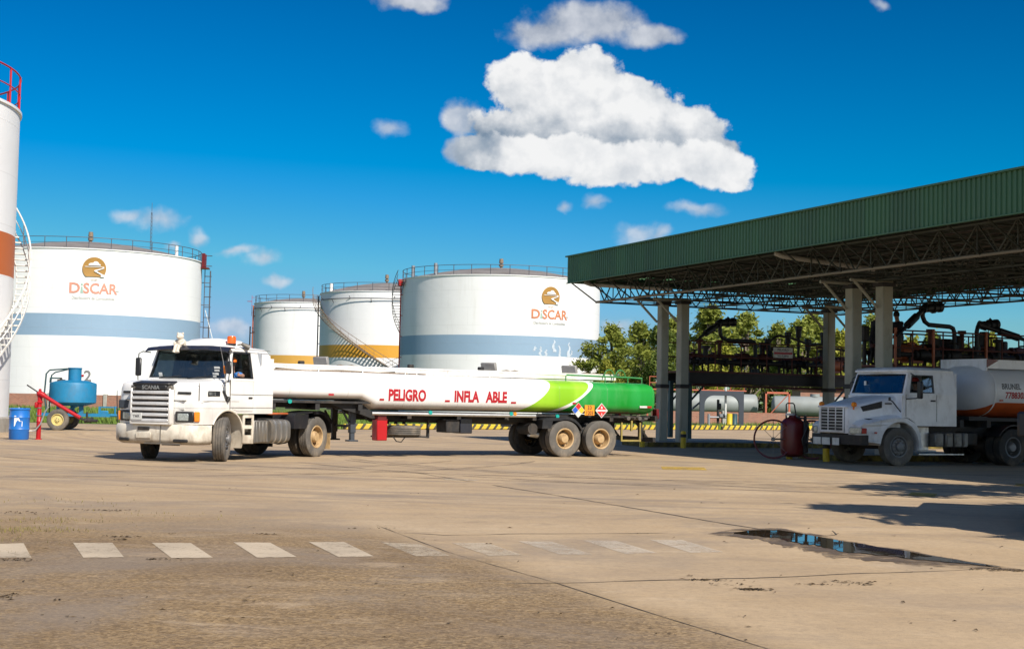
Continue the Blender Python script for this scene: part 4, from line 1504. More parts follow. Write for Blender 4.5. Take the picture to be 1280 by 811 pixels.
P1 = (6.38, 54.39)
g1 = platform('loading_platform', 'dark raised pipe platform spanning between the far columns', *P1, 8.1, 2.84, (0.1, 7.6), 5)
pump(g1, 6.95, -0.2, 3.22, 0.85, 0.24)
m = MB()
for (x, z0, z1) in ((5.15, 2.9, 4.35), (5.65, 2.9, 4.6), (6.1, 2.9, 4.1), (6.85, 2.9, 4.4), (4.2, 2.9, 4.05), (3.95, 2.9, 3.9)):
    m = MB()
    m.cyl((x, 0.25, z0), (x, 0.25, z1), 0.055, n=8)
    m.cyl((x, 0.25, z1 - 0.3), (x, 0.25, z1), 0.11, n=10)
    m.box((x, 0.25, z1 + 0.08), (0.24, 0.2, 0.18), bev=0.03)
    m.build('valve_post', 'gantry steel', g1)
m = MB()
m.tube([(4.2, 0.25, 4.05), (4.6, 0.2, 4.35), (5.2, 0.2, 4.3), (6.1, 0.2, 4.05), (7.0, 0.2, 4.1)], 0.05, 8)
m.tube([(6.2, -0.3, 3.95), (7.6, -0.6, 3.8)], 0.045, 8)
m.build('hose', 'gantry steel', g1)
m = MB()
m.tube([(6.6, -0.75, 0.2), (6.6, -0.75, 2.15), (6.66, -0.75, 2.25), (6.8, -0.75, 2.28), (7.6, -0.75, 2.28)], 0.05, 8)
m.tube([(0.1, -0.9, 2.3), (7.6, -0.9, 2.25)], 0.045, 8)
m.build('drop_pipe', 'gantry red', g1)

P2 = (11.35, 45.55)
g2 = platform('loading_platform', 'dark raised platform with red rails above the parked white tanker', *P2, 8.5, 2.95, (0.5, 5.5), 9)
pump(g2, 1.75, -0.1, 3.38, 1.0, 0.27)
m = MB()
for (x, z1, bx) in ((0.1, 4.2, .22), (2.9, 3.9, .34), (3.4, 3.9, .34), (3.9, 4.0, .3), (5.0, 4.2, .25), (5.8, 3.9, .22), (2.5, 3.7, .2)):
    m = MB()
    m.cyl((x, 0.2, 2.95), (x, 0.2, z1), 0.07, n=8)
    m.box((x, 0.2, z1 - 0.25), (bx, 0.3, 0.5), bev=0.04)
    m.build('valve_post', 'gantry steel', g2)
for x in (0.5, 2.0, 4.15):
    m = MB()
    m.box((x, -0.85, 3.5), (0.065, 0.065, 1.25))
    m.build('rail_post', 'motor orange', g2)

# loading arms (each stands on a platform)
def arm(label, x, y, z, pts, head, tip, rr=0.075):
    t = thing('fuel_loader', label, 'loading arm', (x, y, z), irz, 'loading arms on the platforms')
    m_ = MB()
    m_.tube(pts, rr, 10)
    for p in (pts[0], pts[-1]):
        pass
    m_.cyl((pts[0][0], pts[0][1], pts[0][2]), (pts[0][0], pts[0][1], pts[0][2] + 0.14), rr * 2.1, n=14)
    m_.cyl((pts[0][0], pts[0][1], pts[0][2] + 0.42), (pts[0][0], pts[0][1], pts[0][2] + 0.62), rr * 1.75, n=14)
    m_.build('riser', 'arm steel', t)
    m_ = MB()
    h = Vector(head)
    hd = (Vector(tip) - h).normalized()
    m_.cyl(h - hd * 0.12, h + hd * 0.18, rr * 1.8, n=14)
    m_.cyl((h.x + 0.05, h.y, h.z), (h.x + 0.62, h.y, h.z + 0.05), rr * 1.9, n=14)
    m_.cyl((h.x + 0.30, h.y, h.z + 0.02), (h.x + 0.38, h.y, h.z + 0.03), rr * 2.5, n=14)
    m_.cyl((h.x + 0.54, h.y, h.z + 0.05), (h.x + 0.66, h.y, h.z + 0.06), rr * 2.3, n=14)
    m_.tube([(h.x + 0.28, h.y, h.z + 0.14), (h.x + 0.36, h.y, h.z + 0.24), (h.x + 0.46, h.y, h.z + 0.16)], 0.03, 6)
    m_.cyl(h, pts[-1], rr * 1.1, n=10)
    m_.build('swivel_joint', 'arm steel', t)
    m_ = MB()
    tp = Vector(tip)
    m_.tube([h + hd * 0.1, h.lerp(tp, 0.45), tp], [rr * 1.05, rr * 1.05, rr * 0.75], 10)
    m_.tube([h.lerp(tp, 0.35) + Vector((0, 0, 0.0)), h.lerp(tp, 0.72)], rr * 1.7, 10)
    m_.cyl(tp, tp + hd * 0.25, rr * 0.55, n=8)
    m_.build('drop_tube', 'arm steel', t)
    return t


arm('black swivel loading arm on the far platform beside the far columns', 6.75 + .919 * 3.0, 54.55 + .394 * 3.0 - 0.3, 2.84,
    [(0, 0, 0.0), (0, 0, 1.05), (-0.05, 0, 1.18), (-0.18, 0, 1.22), (-1.25, 0, 1.22), (-1.5, 0, 1.3), (-1.6, 0, 1.45), (-1.62, 0, 1.75)], (-1.62, 0, 1.88), (-2.75, -0.4, 1.25))
arm('black swivel loading arm reaching left past the near column above the truck cab', 14.55, 46.7, 2.95,
    [(0, 0, 0.1), (0, 0, 1.15), (-0.06, 0, 1.28), (-0.2, 0, 1.33), (-1.05, 0, 1.36), (-1.22, 0, 1.46), (-1.3, 0, 1.62), (-1.3, 0, 1.8)], (-1.22, 0, 1.9), (-2.75, -0.7, 1.02))
arm('black swivel loading arm nearest the right edge, drooping to the right', 15.35, 46.9, 2.95,
    [(0, 0, 0.1), (0, 0, 1.2), (0.04, 0, 1.36), (0.18, 0, 1.42)], (0.2, 0, 1.42), (1.9, -0.5, 0.9))

# notice on the far platform rail
m = MB()
m.box((0, 0, 0), (0.88, 0.02, 0.40), bev=0.004)
sgn = m.build('safety_sign', 'plate white')
tag(sgn, 'white notice board with a red line hung on the far platform rail', 'sign')
sgn.location = (10.55, 55.22, 3.63)
sgn.rotation_euler = (0, 0, irz)
m = MB()
m.box((0, -0.014, -0.02), (0.84, 0.006, 0.085))
m.build('sign_band', 'lettering red', sgn)
text_mesh('PELIGRO', 0.13, lambda x, y: (x, -0.0135, y + 0.07), 'lettering', 'dark grey paint', sgn, bold=0.004)
text_mesh('NO FUMAR', 0.10, lambda x, y: (x, -0.0135, y - 0.16), 'lettering', 'dark grey paint', sgn, bold=0.003)
m = MB()
m.box((0, 0.022, 0), (0.06, 0.02, 0.5))
m.build('bracket', 'gantry steel', sgn)

# ------------------------------------------------------------------ behind the yard: pipe portal, pumps, wagons
pt = thing('pipe_portal', 'grey rounded steel pipe portal standing on the striped kerb behind the platform', 'pipe portal', (13.55, 91.6, 0), 0.0)
m = MB()
for (x0, x1) in ((-1.35, -0.25), (-0.25, 1.32)):
    pass
out = [(-1.4, 0), (-1.4, 2.45), (1.42, 2.45), (1.42, 0), (1.12, 0), (1.12, 1.55)] + circ(0.52, 1.55, 0.6, 8, 0, PI / 2, True)[1:] + circ(-0.5, 1.55, 0.6, 8, PI / 2, PI, True) + [(-1.1, 0)]
m.panel(out, [], lambda u, v, h: (u, h, v), 0.3)
m.build('portal_frame', 'portal steel', pt)
m = MB()
m.tube([(-1.3, 0.3, 1.7), (-2.6, 0.3, 0.6), (-2.75, 0.3, 0.4), (-2.6, 0.3, 0.28), (-1.5, 0.3, 0.28)], 0.06, 8)
m.box((-2.75, 0.25, 1.3), (0.14, 0.14, 2.6))
m.build('pipe_run', 'portal steel', pt)
m = MB()
m.cyl((-0.1, 0.6, 0.1), (-0.1, 0.6, 1.9), 0.09, n=10)
m.cyl((-0.1, 0.6, 0.8), (0.35, 0.6, 0.8), 0.05, n=8)
m.lathe([(0.0, -.1), (0.2, -.08), (0.2, .08), (0, .1)], 12, 'x', (0.0, .6, 1.45))
m.build('meter_pipe', 'gantry steel', pt)
m = MB()
m.cyl((0.32, 0.2, 0.9), (0.32, 0.2, 3.3), 0.075, n=10)
m.build('vent_pipe', 'plate white', pt)
m = MB()
m.cyl((-0.7, 0.4, 0.75), (0.4, 0.4, 0.75), 0.06, n=8)
m.cyl((-0.72, 0.4, 0.1), (-0.72, 0.4, 0.95), 0.09, n=8)
m.box((0.15, 0.4, 0.85), (0.4, 0.25, 0.25), bev=0.05)
m.build('pump', 'pipe grey', pt)
for (dx, mt_, lab) in ((0.86, 'yellow paint', 'small yellow waste drum under the grey pipe portal'), (1.27, 'teal steel', 'small dark teal waste drum under the grey pipe portal')):
    m = MB()
    m.lathe([(0, 0), (0.2, 0), (0.2, 0.3), (0.215, 0.32), (0.2, 0.34), (0.2, 0.95), (0.19, 1.0), (0, 1.02)], 18, 'z')
    o = m.build('waste_drum', mt_)
    o.location = (13.4 + dx * 0.75, 91.2, 0)
    tag(o, lab, 'drum')

def wagon(label, x, y, L, r, z, rz, lids):
    t = thing('tank_wagon', label, 'tank wagon', (x, y, 0), rz)
    m_ = MB()
    pr = [(0.0, -L / 2 - 0.28)] + [(r * math.sin(k / 7 * PI / 2), -L / 2 - 0.28 * math.cos(k / 7 * PI / 2)) for k in range(1, 7)] + [(r, -L / 2), (r, L / 2)] + [(r * math.cos(k / 7 * PI / 2), L / 2 + 0.28 * math.sin(k / 7 * PI / 2)) for k in range(1, 7)] + [(0.0, L / 2 + 0.28)]
    m_.lathe(pr, 40, 'x', (0, 0, z))
    m_.build('barrel', 'wagon silver', t)
    m_ = MB()
    m_.box((0, 0, z - r - 0.12), (L + 0.6, 0.9, 0.16))
    for k in (-0.36, -0.12, 0.12, 0.36):
        m_.box((k * L, 0, z - r + 0.02), (0.12, r * 1.3, 0.35))
    m_.build('underframe', 'gantry steel', t)
    for sx_ in (-1, 1):
        for q in (0.26, 0.42):
            m_ = MB()
            for sy in (-0.72, 0.72):
                m_.lathe([(0.0, -.06), (0.42, -.06), (0.42, .06), (0.0, .06)], 20, 'y', (sx_ * q * L, sy, 0.42))
            m_.cyl((sx_ * q * L, -.7, .42), (sx_ * q * L, .7, .42), 0.07, n=8)
            m_.build('wheel_set', 'gantry steel', t)
    if lids:
        m_ = MB()
        m_.cyl((0, 0, z + r - 0.05), (0, 0, z + r + 0.22), 0.4, n=16)
        m_.box((0.9, 0, z + r + 0.06), (0.5, 0.5, 0.15), bev=0.03)
        m_.build('dome_hatch', 'wagon silver', t)
    return t


wagon('long silver tank wagon seen through the grey pipe portal', 16.3, 118, 7.9, 0.85, 1.62, 0.06, False)
wagon('shorter silver tank wagon with a hatch seen behind the red extinguisher trolley', 25.4, 118.8, 6.6, 0.85, 1.55, -0.10, True)
m = MB()
for (x0, x1) in ((21.2, 23.2), (14.6, 16.2)):
    pass
fr = thing('steel_gantry', 'faded red steel frame standing between the two silver tank wagons', 'steel frame', (21.0, 116.2, 0), 0)
m = MB()
for x in (-0.15, 1.75):
    m.box((x, 0, 1.35), (0.14, 0.14, 2.7))
m.box((0.8, 0, 2.62), (2.05, 0.14, 0.16))
m.box((0.8, 0, 0.5), (2.0, 0.12, 0.12))
m.cyl((-0.15, 0, 0.5), (1.75, 0, 2.6), 0.04, n=6)
m.build('frame', 'wagon red', fr)
fr2 = thing('filling_walkway', 'faded red walkway with railing above the silver tank wagon', 'walkway', (11.6, 119.6, 0), 0.05)
m = MB()
m.box((4.0, 0, 2.75), (8.4, 0.9, 0.10))
m.build('deck', 'wagon red', fr2)
m = MB()
railing(m, [(0, -0.42), (8.0, -0.42)], 2.8, 1.0, 1.1, 0.03)
m.build('railing', 'wagon red', fr2)
for x in (0.0, 4.0, 8.0):
    m = MB()
    m.box((x, 0.6, 1.4), (0.14, 0.14, 2.7))
    m.build('leg', 'wagon red', fr2)
sh = thing('brick_shed', 'small brown shed partly behind the silver tank wagons', 'shed', (25.0, 124, 0), 0.05)
m = MB()
m.box((3.0, 1.5, 1.5), (5.5, 3, 3.0))
m.build('wall', 'brickwork', sh)
m = MB()
m.box((3.0, 1.5, 3.05), (5.9, 3.4, 0.12))
m.build('roof', 'gantry red', sh)

# ------------------------------------------------------------------ trees
def make_tree_mesh(seed, H, spread, n_leaf, mat, base=0.38, clumps=36, leaf=0.25, lean=0.0, droop=False):
    rn_ = random.Random(seed)
    t = empty('eucalyptus_tree')
    tm = MB()
    tips = []
    trunk = [Vector((0, 0, -0.1))]
    p = Vector((0, 0, 0))
    for k in range(1, 7):
        p = Vector((lean * k + rn_.uniform(-.15, .15) * k * 0.4, rn_.uniform(-.15, .15) * k * 0.4, H * 0.82 * k / 6))
        trunk.append(p)
    r0 = H * 0.018
    tm.tube(trunk, [r0 * (1 - 0.13 * k) for k in range(7)], 8)
    for k in range(clumps):
        hh = base + (1 - base) * ((k + rn_.random()) / clumps) ** 0.9
        z = H * hh * 0.93
        prof = math.sin(min(1, (hh - base) / (1 - base) * 0.85 + 0.2) * PI) ** 0.7
        a = rn_.uniform(0, 2 * PI)
        rad = spread * prof * rn_.uniform(0.35, 1.0)
        c = Vector((math.cos(a) * rad + lean * 6 * hh, math.sin(a) * rad, z))
        tips.append((c, spread * rn_.uniform(0.14, 0.28)))
        ti = max(1, min(5, int((hh - 0.15) * 6)))
        s_ = trunk[ti]
        mid = s_.lerp(c, 0.55) + Vector((0, 0, -0.04 * H))
        tm.tube([s_, mid, c], [r0 * 0.42, r0 * 0.27, r0 * 0.1], 6)
    tm.build('trunk', 'bark', t)
    vs, fs = [], []
    per = n_leaf // len(tips)
    for c, r in tips:
        for q in range(per):
            d = Vector((rn_.gauss(0, 1), rn_.gauss(0, 1), rn_.gauss(0, 1) * 0.75))
            d = d.normalized() * (r * rn_.random() ** 0.45)
            if rn_.random() < 0.12:
                d *= 1.5
            if droop:
                d.z = d.z * 0.7 - abs(d.x) * 0.2
            o_ = c + d
            u = Vector((rn_.uniform(-1, 1), rn_.uniform(-1, 1), rn_.uniform(-1.2, 0.6))).normalized()
            v = u.orthogonal().normalized()
            v = (Matrix.Rotation(rn_.uniform(0, 2 * PI), 3, u) @ v)
            l = leaf * rn_.uniform(0.6, 1.3)
            i = len(vs)
            vs += [o_ - u * l, o_ + v * l * 0.42, o_ + u * l, o_ - v * l * 0.42]
            fs.append((i, i + 1, i + 2, i + 3))
    me = bpy.data.meshes.new('crown')
    me.from_pydata([tuple(x) for x in vs], [], fs)
    me.materials.append(MATS[mat])
    o_ = bpy.data.objects.new('crown', me)
    C.objects.link(o_)
    o_.parent = t
    return t


PROT = [make_tree_mesh(11, 12, 3.6, 5600, 'eucalyptus leaf'), make_tree_mesh(12, 13, 3.0, 4900, 'eucalyptus leaf', base=0.42, clumps=30),
        make_tree_mesh(13, 9, 3.8, 7000, 'yellow leaf', base=0.16, clumps=30), make_tree_mesh(14, 10, 3.4, 7200, 'dark leaf', base=0.12, clumps=30)]


def px_at(px, py, Y):
    r = ray(px, py)
    t = Y / r.y
    return r.x * t, EYE + r.z * t


TREES = [  # px centre, px top, depth, prototype, width factor, rotation
    (765, 402, 150, 0, 1.15, 'loose grey-green tree right beside the second blue-band tank'),
    (800, 398, 158, 1, 1.25, 'tall grey-green tree just left of the far columns'),
    (826, 402, 146, 3, 1.0, 'dark green tree half hidden by the far left column'),
    (758, 448, 140, 2, 0.8, 'low yellow-green tree behind the trailer tail railing'),
    (842, 392, 165, 0, 1.0, 'grey-green tree showing between the two far columns'),
    (888, 379, 160, 0, 1.35, 'tallest rounded tree behind the far loading arm'),
    (933, 386, 168, 1, 1.4, 'tall clipped-looking tree right of the far loading arm'),
    (905, 428, 150, 2, 1.0, 'low yellow-green tree behind the far platform railing'),
    (938, 418, 172, 0, 1.1, 'soft grey-green tree left of the notice board'),
    (973, 400, 155, 0, 1.0, 'grey-green tree above the white notice board'),
    (1000, 396, 160, 1, 1.4, 'tall tree left of the slim back column'),
    (1015, 388, 175, 0, 1.25, 'wide grey-green tree just behind the slim back column'),
    (985, 432, 148, 3, 1.0, 'dark low tree behind the notice board'),
    (1052, 412, 160, 2, 1.0, 'yellow-green tree left of the near columns'),
    (1092, 388, 170, 1, 1.1, 'tree top showing between the two near columns'),
    (1140, 420, 158, 2, 1.0, 'yellow-green tree behind the orange pump motor'),
    (1165, 412, 172, 0, 1.0, 'grey-green tree beneath the near loading arm'),
    (1205, 425, 162, 3, 1.0, 'dark tree behind the tank rails of the parked tanker'),
    (1238, 414, 160, 2, 0.8, 'slim yellow-green tree behind the right-hand loading arm'),
    (1268, 440, 168, 0, 1.0, 'low grey-green tree at the right edge'),
    (868, 440, 175, 3, 1.2, 'dark low tree right of the far columns'),
    (955, 452, 178, 3, 1.3, 'dark bushy tree low behind the far platform'),
    (1030, 455, 178, 3, 1.3, 'dark bushy tree low behind the slim back column'),
    (790, 455, 172, 3, 1.3, 'dark bushy tree low behind the trailer tail'),
]
HTS = [12, 13, 9, 10]
used = set()
for i, (px, py, Y, pr, wf, lab) in enumerate(TREES):
    x, zt = px_at(px, py, Y)
    src = PROT[pr]
    o = src if pr not in used else copy_tree(src)
    used.add(pr)
    s_ = zt / (HTS[pr] * 1.0)
    o.location = (x, Y, 0)
    o.scale = (s_ * wf, s_ * wf, s_)
    o.rotation_euler = (0, 0, i * 1.7)
    tag(o, lab, 'tree', 'trees behind the depot')
# two trees standing right of the camera, out of frame, whose shade falls into the yard; a third, unseen, is added to cover the van's stepped shadow
for (x, y, pr, s_, rz_, lab) in ((13.6, 22.6, 0, 0.72, 0.4, 'bushy yard tree standing right of the frame, farther from the camera'), (10.6, 15.2, 1, 0.68, 2.0, 'bushy yard tree standing right of the frame, nearer to the camera'), (12.8, 17.6, 0, 0.60, 1.1, 'unseen tree added between the two others to fill out the shadow on the yard')):
    o = copy_tree(PROT[pr])
    o.location = (x, y, 0)
    o.scale = (s_ * 1.25, s_ * 1.25, s_)
    o.rotation_euler = (0, 0, rz_)
    tag(o, lab, 'tree', 'trees shading the yard')
# distant tree line that reads as one mass
vs, fs = [], []
rn = random.Random(77)
for k in range(9000):
    x = rn.uniform(-230, 240)
    h = 7 + 2.5 * math.sin(x * 0.11) + 1.8 * math.sin(x * 0.37 + 1)
    y = rn.uniform(292, 306)
    z = rn.random() ** 0.7 * h
    s_ = rn.uniform(0.5, 1.2)
    a = rn.uniform(0, PI)
    i = len(vs)
    u = Vector((math.cos(a), math.sin(a) * 0.5, rn.uniform(-.6, .6))) * s_
    v = Vector((rn.uniform(-.3, .3), rn.uniform(-.3, .3), 1)).normalized() * s_ * 0.6
    o_ = Vector((x, y, z))
    vs += [o_ - u, o_ - v, o_ + u, o_ + v]
    fs.append((i, i + 1, i + 2, i + 3))
me = bpy.data.meshes.new('distant_treeline')
me.from_pydata([tuple(q) for q in vs], [], fs)
me.materials.append(MATS['dark leaf'])
o = bpy.data.objects.new('distant_treeline', me)
C.objects.link(o)
tag(o, kind='stuff')
# ------------------------------------------------------------------ vehicles: shared pieces
def tyre_mesh(r, wd, rr):
    h = wd / 2
    m_ = MB()
    pr = [(rr, -h * 0.82), (rr + 0.05, -h * 0.98), (rr + (r - rr) * .55, -h * 1.02), (r - 0.045, -h * 0.97), (r - 0.012, -h * 0.86)]
    n = 4
    for k in range(n):
        y0 = -h * 0.80 + k * (h * 1.6 / n)
        y1 = y0 + h * 1.6 / n
        g = 0.012
        pr += [(r, y0 + 0.006), (r, y1 - g), (r - 0.014, y1 - g + 0.003), (r - 0.014, y1 - 0.003)]
    pr = pr[:-2]
    pr += [(r, h * 0.80), (r - 0.012, h * 0.86), (r - 0.045, h * 0.97), (rr + (r - rr) * .55, h * 1.02), (rr + 0.05, h * 0.98), (rr, h * 0.82)]
    m_.lathe(pr, 56, 'y', closed=True)
    return m_


def wheel(par, loc, r, wd, kind, side, rub, rimm, steer=0.0, rim=True, nutm='dusty steel'):
    w_ = empty('wheel', loc, (0 if side > 0 else PI) + steer, par)
    rr = r * 0.56
    tyre_mesh(r, wd, rr).build('tyre', rub, w_, smooth=40)
    if not rim:
        return w_
    h = wd / 2
    m_ = MB()
    if kind == 'front':
        pr = [(rr + 0.012, h * 0.80), (rr - 0.005, h * 0.88), (rr - 0.025, h * 0.84), (rr - 0.05, h * 0.50), (0.235, h * 0.48), (0.21, h * 0.80), (0.13, h * 0.86), (0.12, h * 1.30), (0.09, h * 1.42), (0.0, h * 1.45)]
    else:
        pr = [(rr + 0.012, h * 0.80), (rr - 0.005, h * 0.92), (rr - 0.03, h * 0.86), (rr - 0.045, h * 0.2), (rr - 0.06, -h * 0.55), (0.18, -h * 0.75), (0.16, -h * 0.2), (0.14, h * 0.55), (0.11, h * 0.86), (0.0, h * 0.90)]
    m_.lathe(pr, 40, 'y', cap=False)
    rm = m_.build('rim', rimm, w_, smooth=32)
    m_ = MB()
    for k in range(10):
        a = 2 * PI * k / 10
        if kind == 'front':
            m_.cyl((0.172 * math.cos(a), h * 0.78, 0.172 * math.sin(a)), (0.172 * math.cos(a), h * 1.16, 0.172 * math.sin(a)), 0.017, n=6)
        else:
            m_.cyl((0.20 * math.cos(a), -h * 0.75, 0.20 * math.sin(a)), (0.20 * math.cos(a), -h * 0.3, 0.20 * math.sin(a)), 0.02, n=6)
    m_.build('wheel_nuts', nutm, w_)
    m_ = MB()
    for k in range(8):
        a = 2 * PI * (k + .5) / 8
        y = (h * 0.495 if kind == 'front' else -h * 0.66)
        rad = 0.247 if kind == 'front' else 0.232
        m_.cyl((rad * math.cos(a), y - 0.02, rad * math.sin(a)), (rad * math.cos(a), y + 0.012, rad * math.sin(a)), 0.022, n=10)
    m_.build('hand_hole', 'black ink', w_)
    return w_


def arch_pts(cx, cz, r, z0, z1, n=18):
    """points of a wheel arch from the rear foot (height z0) over the top to the front foot (height z1)"""
    a0 = math.asin(max(-1, min(1, (z0 - cz) / r)))
    a1 = math.asin(max(-1, min(1, (z1 - cz) / r)))
    return [(cx - r * math.cos(a), cz + r * math.sin(a)) for a in [a0 + (PI - a1 - a0) * k / (n - 1) for k in range(n)]]


def mirrored(m_fn):
    for s_ in (1, -1):
        m_fn(s_)


# ------------------------------------------------------------------ persons
def person(name, label, joints, radii, links, loc, rz, cap=None, mats=None, group=None):
    """one skinned body; joints keyed by name, materials chosen by the named height bands"""
    me = bpy.data.meshes.new(name)
    keys = list(joints)
    me.from_pydata([joints[k] for k in keys], [(keys.index(a), keys.index(b)) for a, b in links], [])
    o_ = bpy.data.objects.new(name, me)
    C.objects.link(o_)
    sk = o_.modifiers.new('skin', 'SKIN')
    sk.use_smooth_shade = True
    lay = me.skin_vertices[0] if me.skin_vertices else None
    if lay is None:
        bm = bmesh.new()
        bm.from_mesh(me)
        bm.verts.layers.skin.verify()
        bm.to_mesh(me)
        bm.free()
        lay = me.skin_vertices[0]
    for i, k in enumerate(keys):
        lay.data[i].radius = (radii[k], radii[k]) if not isinstance(radii[k], tuple) else radii[k]
        lay.data[i].use_root = (k == 'pelvis')
    ss = o_.modifiers.new('sub', 'SUBSURF')
    ss.levels = 2
    ss.render_levels = 2
    dg = bpy.context.evaluated_depsgraph_get()
    me2 = bpy.data.meshes.new_from_object(o_.evaluated_get(dg))
    bpy.data.objects.remove(o_)
    body = bpy.data.objects.new(name, me2)
    C.objects.link(body)
    me2.materials.clear()
    names = ['skin', mats['shirt'], mats['legs'], 'chassis black']
    for nm in names:
        me2.materials.append(MATS[nm])
    jn = {k: Vector(v) for k, v in joints.items()}
    for p in me2.polygons:
        p.use_smooth = True
        best, bk = 1e9, None
        for a, b in links:
            A_, B_ = jn[a], jn[b]
            ab = B_ - A_
            t_ = max(0, min(1, (p.center - A_).dot(ab) / max(1e-9, ab.length_squared)))
            d_ = (p.center - (A_ + ab * t_)).length
            if d_ < best:
                best, bk = d_, (a, b, t_)
        a, b, t_ = bk
        s_ = a + b
        idx = 0
        if 'foot' in s_ or 'toe' in s_:
            idx = 3
        elif 'knee' in s_ or 'hip' in s_:
            idx = 2
        elif 'chest' in s_ or 'pelvis' in s_ or 'shoulder' in s_ or ('elbow' in a and 'wrist' in b and mats.get('sleeve') == 'long'):
            idx = 1
        if 'neck' in s_ and 'chest' in s_ and t_ > 0.75:
            idx = 0
        if 'shoulder' in s_ and 'elbow' in s_:
            idx = 1 if (t_ < 0.7 or mats.get('sleeve') == 'long') else 0
        p.material_index = idx
    body.location = loc
    body.rotation_euler = (0, 0, rz)
    tag(body, label, 'person', group)
    hd = jn['head']
    # hair and cap on the skull, small nose and ears left to the head shape
    m_ = MB()
    m_.lathe([(0.0, 0.135), (0.06, 0.125), (0.098, 0.07), (0.104, 0.01), (0.095, -0.04)], 18, 'z', (hd.x - 0.008, hd.y, hd.z + 0.015))
    m_.build('hair', 'hair', body)
    if cap:
        m_ = MB()
        m_.lathe([(0.0, 0.155), (0.06, 0.145), (0.105, 0.10), (0.115, 0.045), (0.112, 0.03)], 18, 'z', (hd.x, hd.y, hd.z + 0.02))
        m_.add([(hd.x + 0.09, hd.y - 0.08, hd.z + 0.055), (hd.x + 0.20, hd.y - 0.055, hd.z + 0.04), (hd.x + 0.21, hd.y + 0.055, hd.z + 0.04), (hd.x + 0.09, hd.y + 0.08, hd.z + 0.055),
                (hd.x + 0.09, hd.y - 0.08, hd.z + 0.07), (hd.x + 0.20, hd.y - 0.055, hd.z + 0.052), (hd.x + 0.21, hd.y + 0.055, hd.z + 0.052), (hd.x + 0.09, hd.y + 0.08, hd.z + 0.07)],
               [(0, 1, 2, 3), (4, 5, 6, 7), (0, 1, 5, 4), (1, 2, 6, 5), (2, 3, 7, 6), (3, 0, 4, 7)])
        m_.build('cap', cap, body)
    return body


FINGERS = []


def hand(J, Rd, L, side, wr, d, nrm):
    """palm and five short finger chains growing from the wrist along d, spread along nrm"""
    d, nrm = Vector(d).normalized(), Vector(nrm).normalized()
    w_ = Vector(wr)
    J[f'{side}palm'] = tuple(w_ + d * 0.07)
    Rd[f'{side}palm'] = (0.036, 0.02)
    L.append((f'{side}wrist', f'{side}palm'))
    dn = d.cross(nrm)
    for q, (off, ln) in enumerate(((-0.03, 0.075), (-0.01, 0.085), (0.01, 0.08), (0.03, 0.06))):
        a, b = f'{side}palm_f{q}', f'{side}palm_g{q}'
        J[a] = tuple(w_ + d * (0.085 + ln * 0.5) + nrm * off)
        J[b] = tuple(w_ + d * (0.08 + ln) + nrm * off * 1.15 + dn * 0.025)
        Rd[a] = Rd[b] = 0.009
        L += [(f'{side}palm', a), (a, b)]
    J[f'{side}palm_t0'] = tuple(w_ + d * 0.06 - nrm * 0.045)
    J[f'{side}palm_t1'] = tuple(w_ + d * 0.095 - nrm * 0.062)
    Rd[f'{side}palm_t0'] = 0.011
    Rd[f'{side}palm_t1'] = 0.009
    L += [(f'{side}palm', f'{side}palm_t0'), (f'{side}palm_t0', f'{side}palm_t1')]


def standing(lean=0.0, arm_l=0.25, arm_r=0.2):
    J = {'pelvis': (0, 0, 0.95), 'chest': (0.02 + lean * 0.4, 0, 1.28), 'neck': (0.03 + lean * 0.7, 0, 1.50), 'head': (0.06 + lean, 0, 1.64), 'crown': (0.05 + lean, 0, 1.72)}
    Rd = {'pelvis': (0.16, 0.12), 'chest': (0.18, 0.125), 'neck': 0.06, 'head': (0.082, 0.098), 'crown': 0.062}
    L = [('pelvis', 'chest'), ('chest', 'neck'), ('neck', 'head'), ('head', 'crown')]
    for sd, sg, ar in (('l', 1, arm_l), ('r', -1, arm_r)):
        J[sd + 'hip'] = (0, sg * 0.10, 0.86)
        J[sd + 'knee'] = (0.03, sg * 0.11, 0.48)
        J[sd + 'foot'] = (-0.02, sg * 0.12, 0.07)
        J[sd + 'toe'] = (0.17, sg * 0.14, 0.04)
        J[sd + 'shoulder'] = (0.02 + lean * 0.55, sg * 0.20, 1.42)
        J[sd + 'elbow'] = (0.04 + ar * 0.5, sg * 0.25, 1.14)
        J[sd + 'wrist'] = (0.10 + ar * 1.2, sg * 0.22, 0.98 + ar * 0.3)
        Rd.update({sd + 'hip': 0.105, sd + 'knee': 0.07, sd + 'foot': 0.055, sd + 'toe': 0.04, sd + 'shoulder': 0.075, sd + 'elbow': 0.05, sd + 'wrist': 0.033})
        L += [('pelvis', sd + 'hip'), (sd + 'hip', sd + 'knee'), (sd + 'knee', sd + 'foot'), (sd + 'foot', sd + 'toe'), ('chest', sd + 'shoulder'), (sd + 'shoulder', sd + 'elbow'), (sd + 'elbow', sd + 'wrist')]
        hand(J, Rd, L, sd, J[sd + 'wrist'], (0.5 + ar, 0, -0.6 + ar), (0, -sg, 0))
    return J, Rd, L


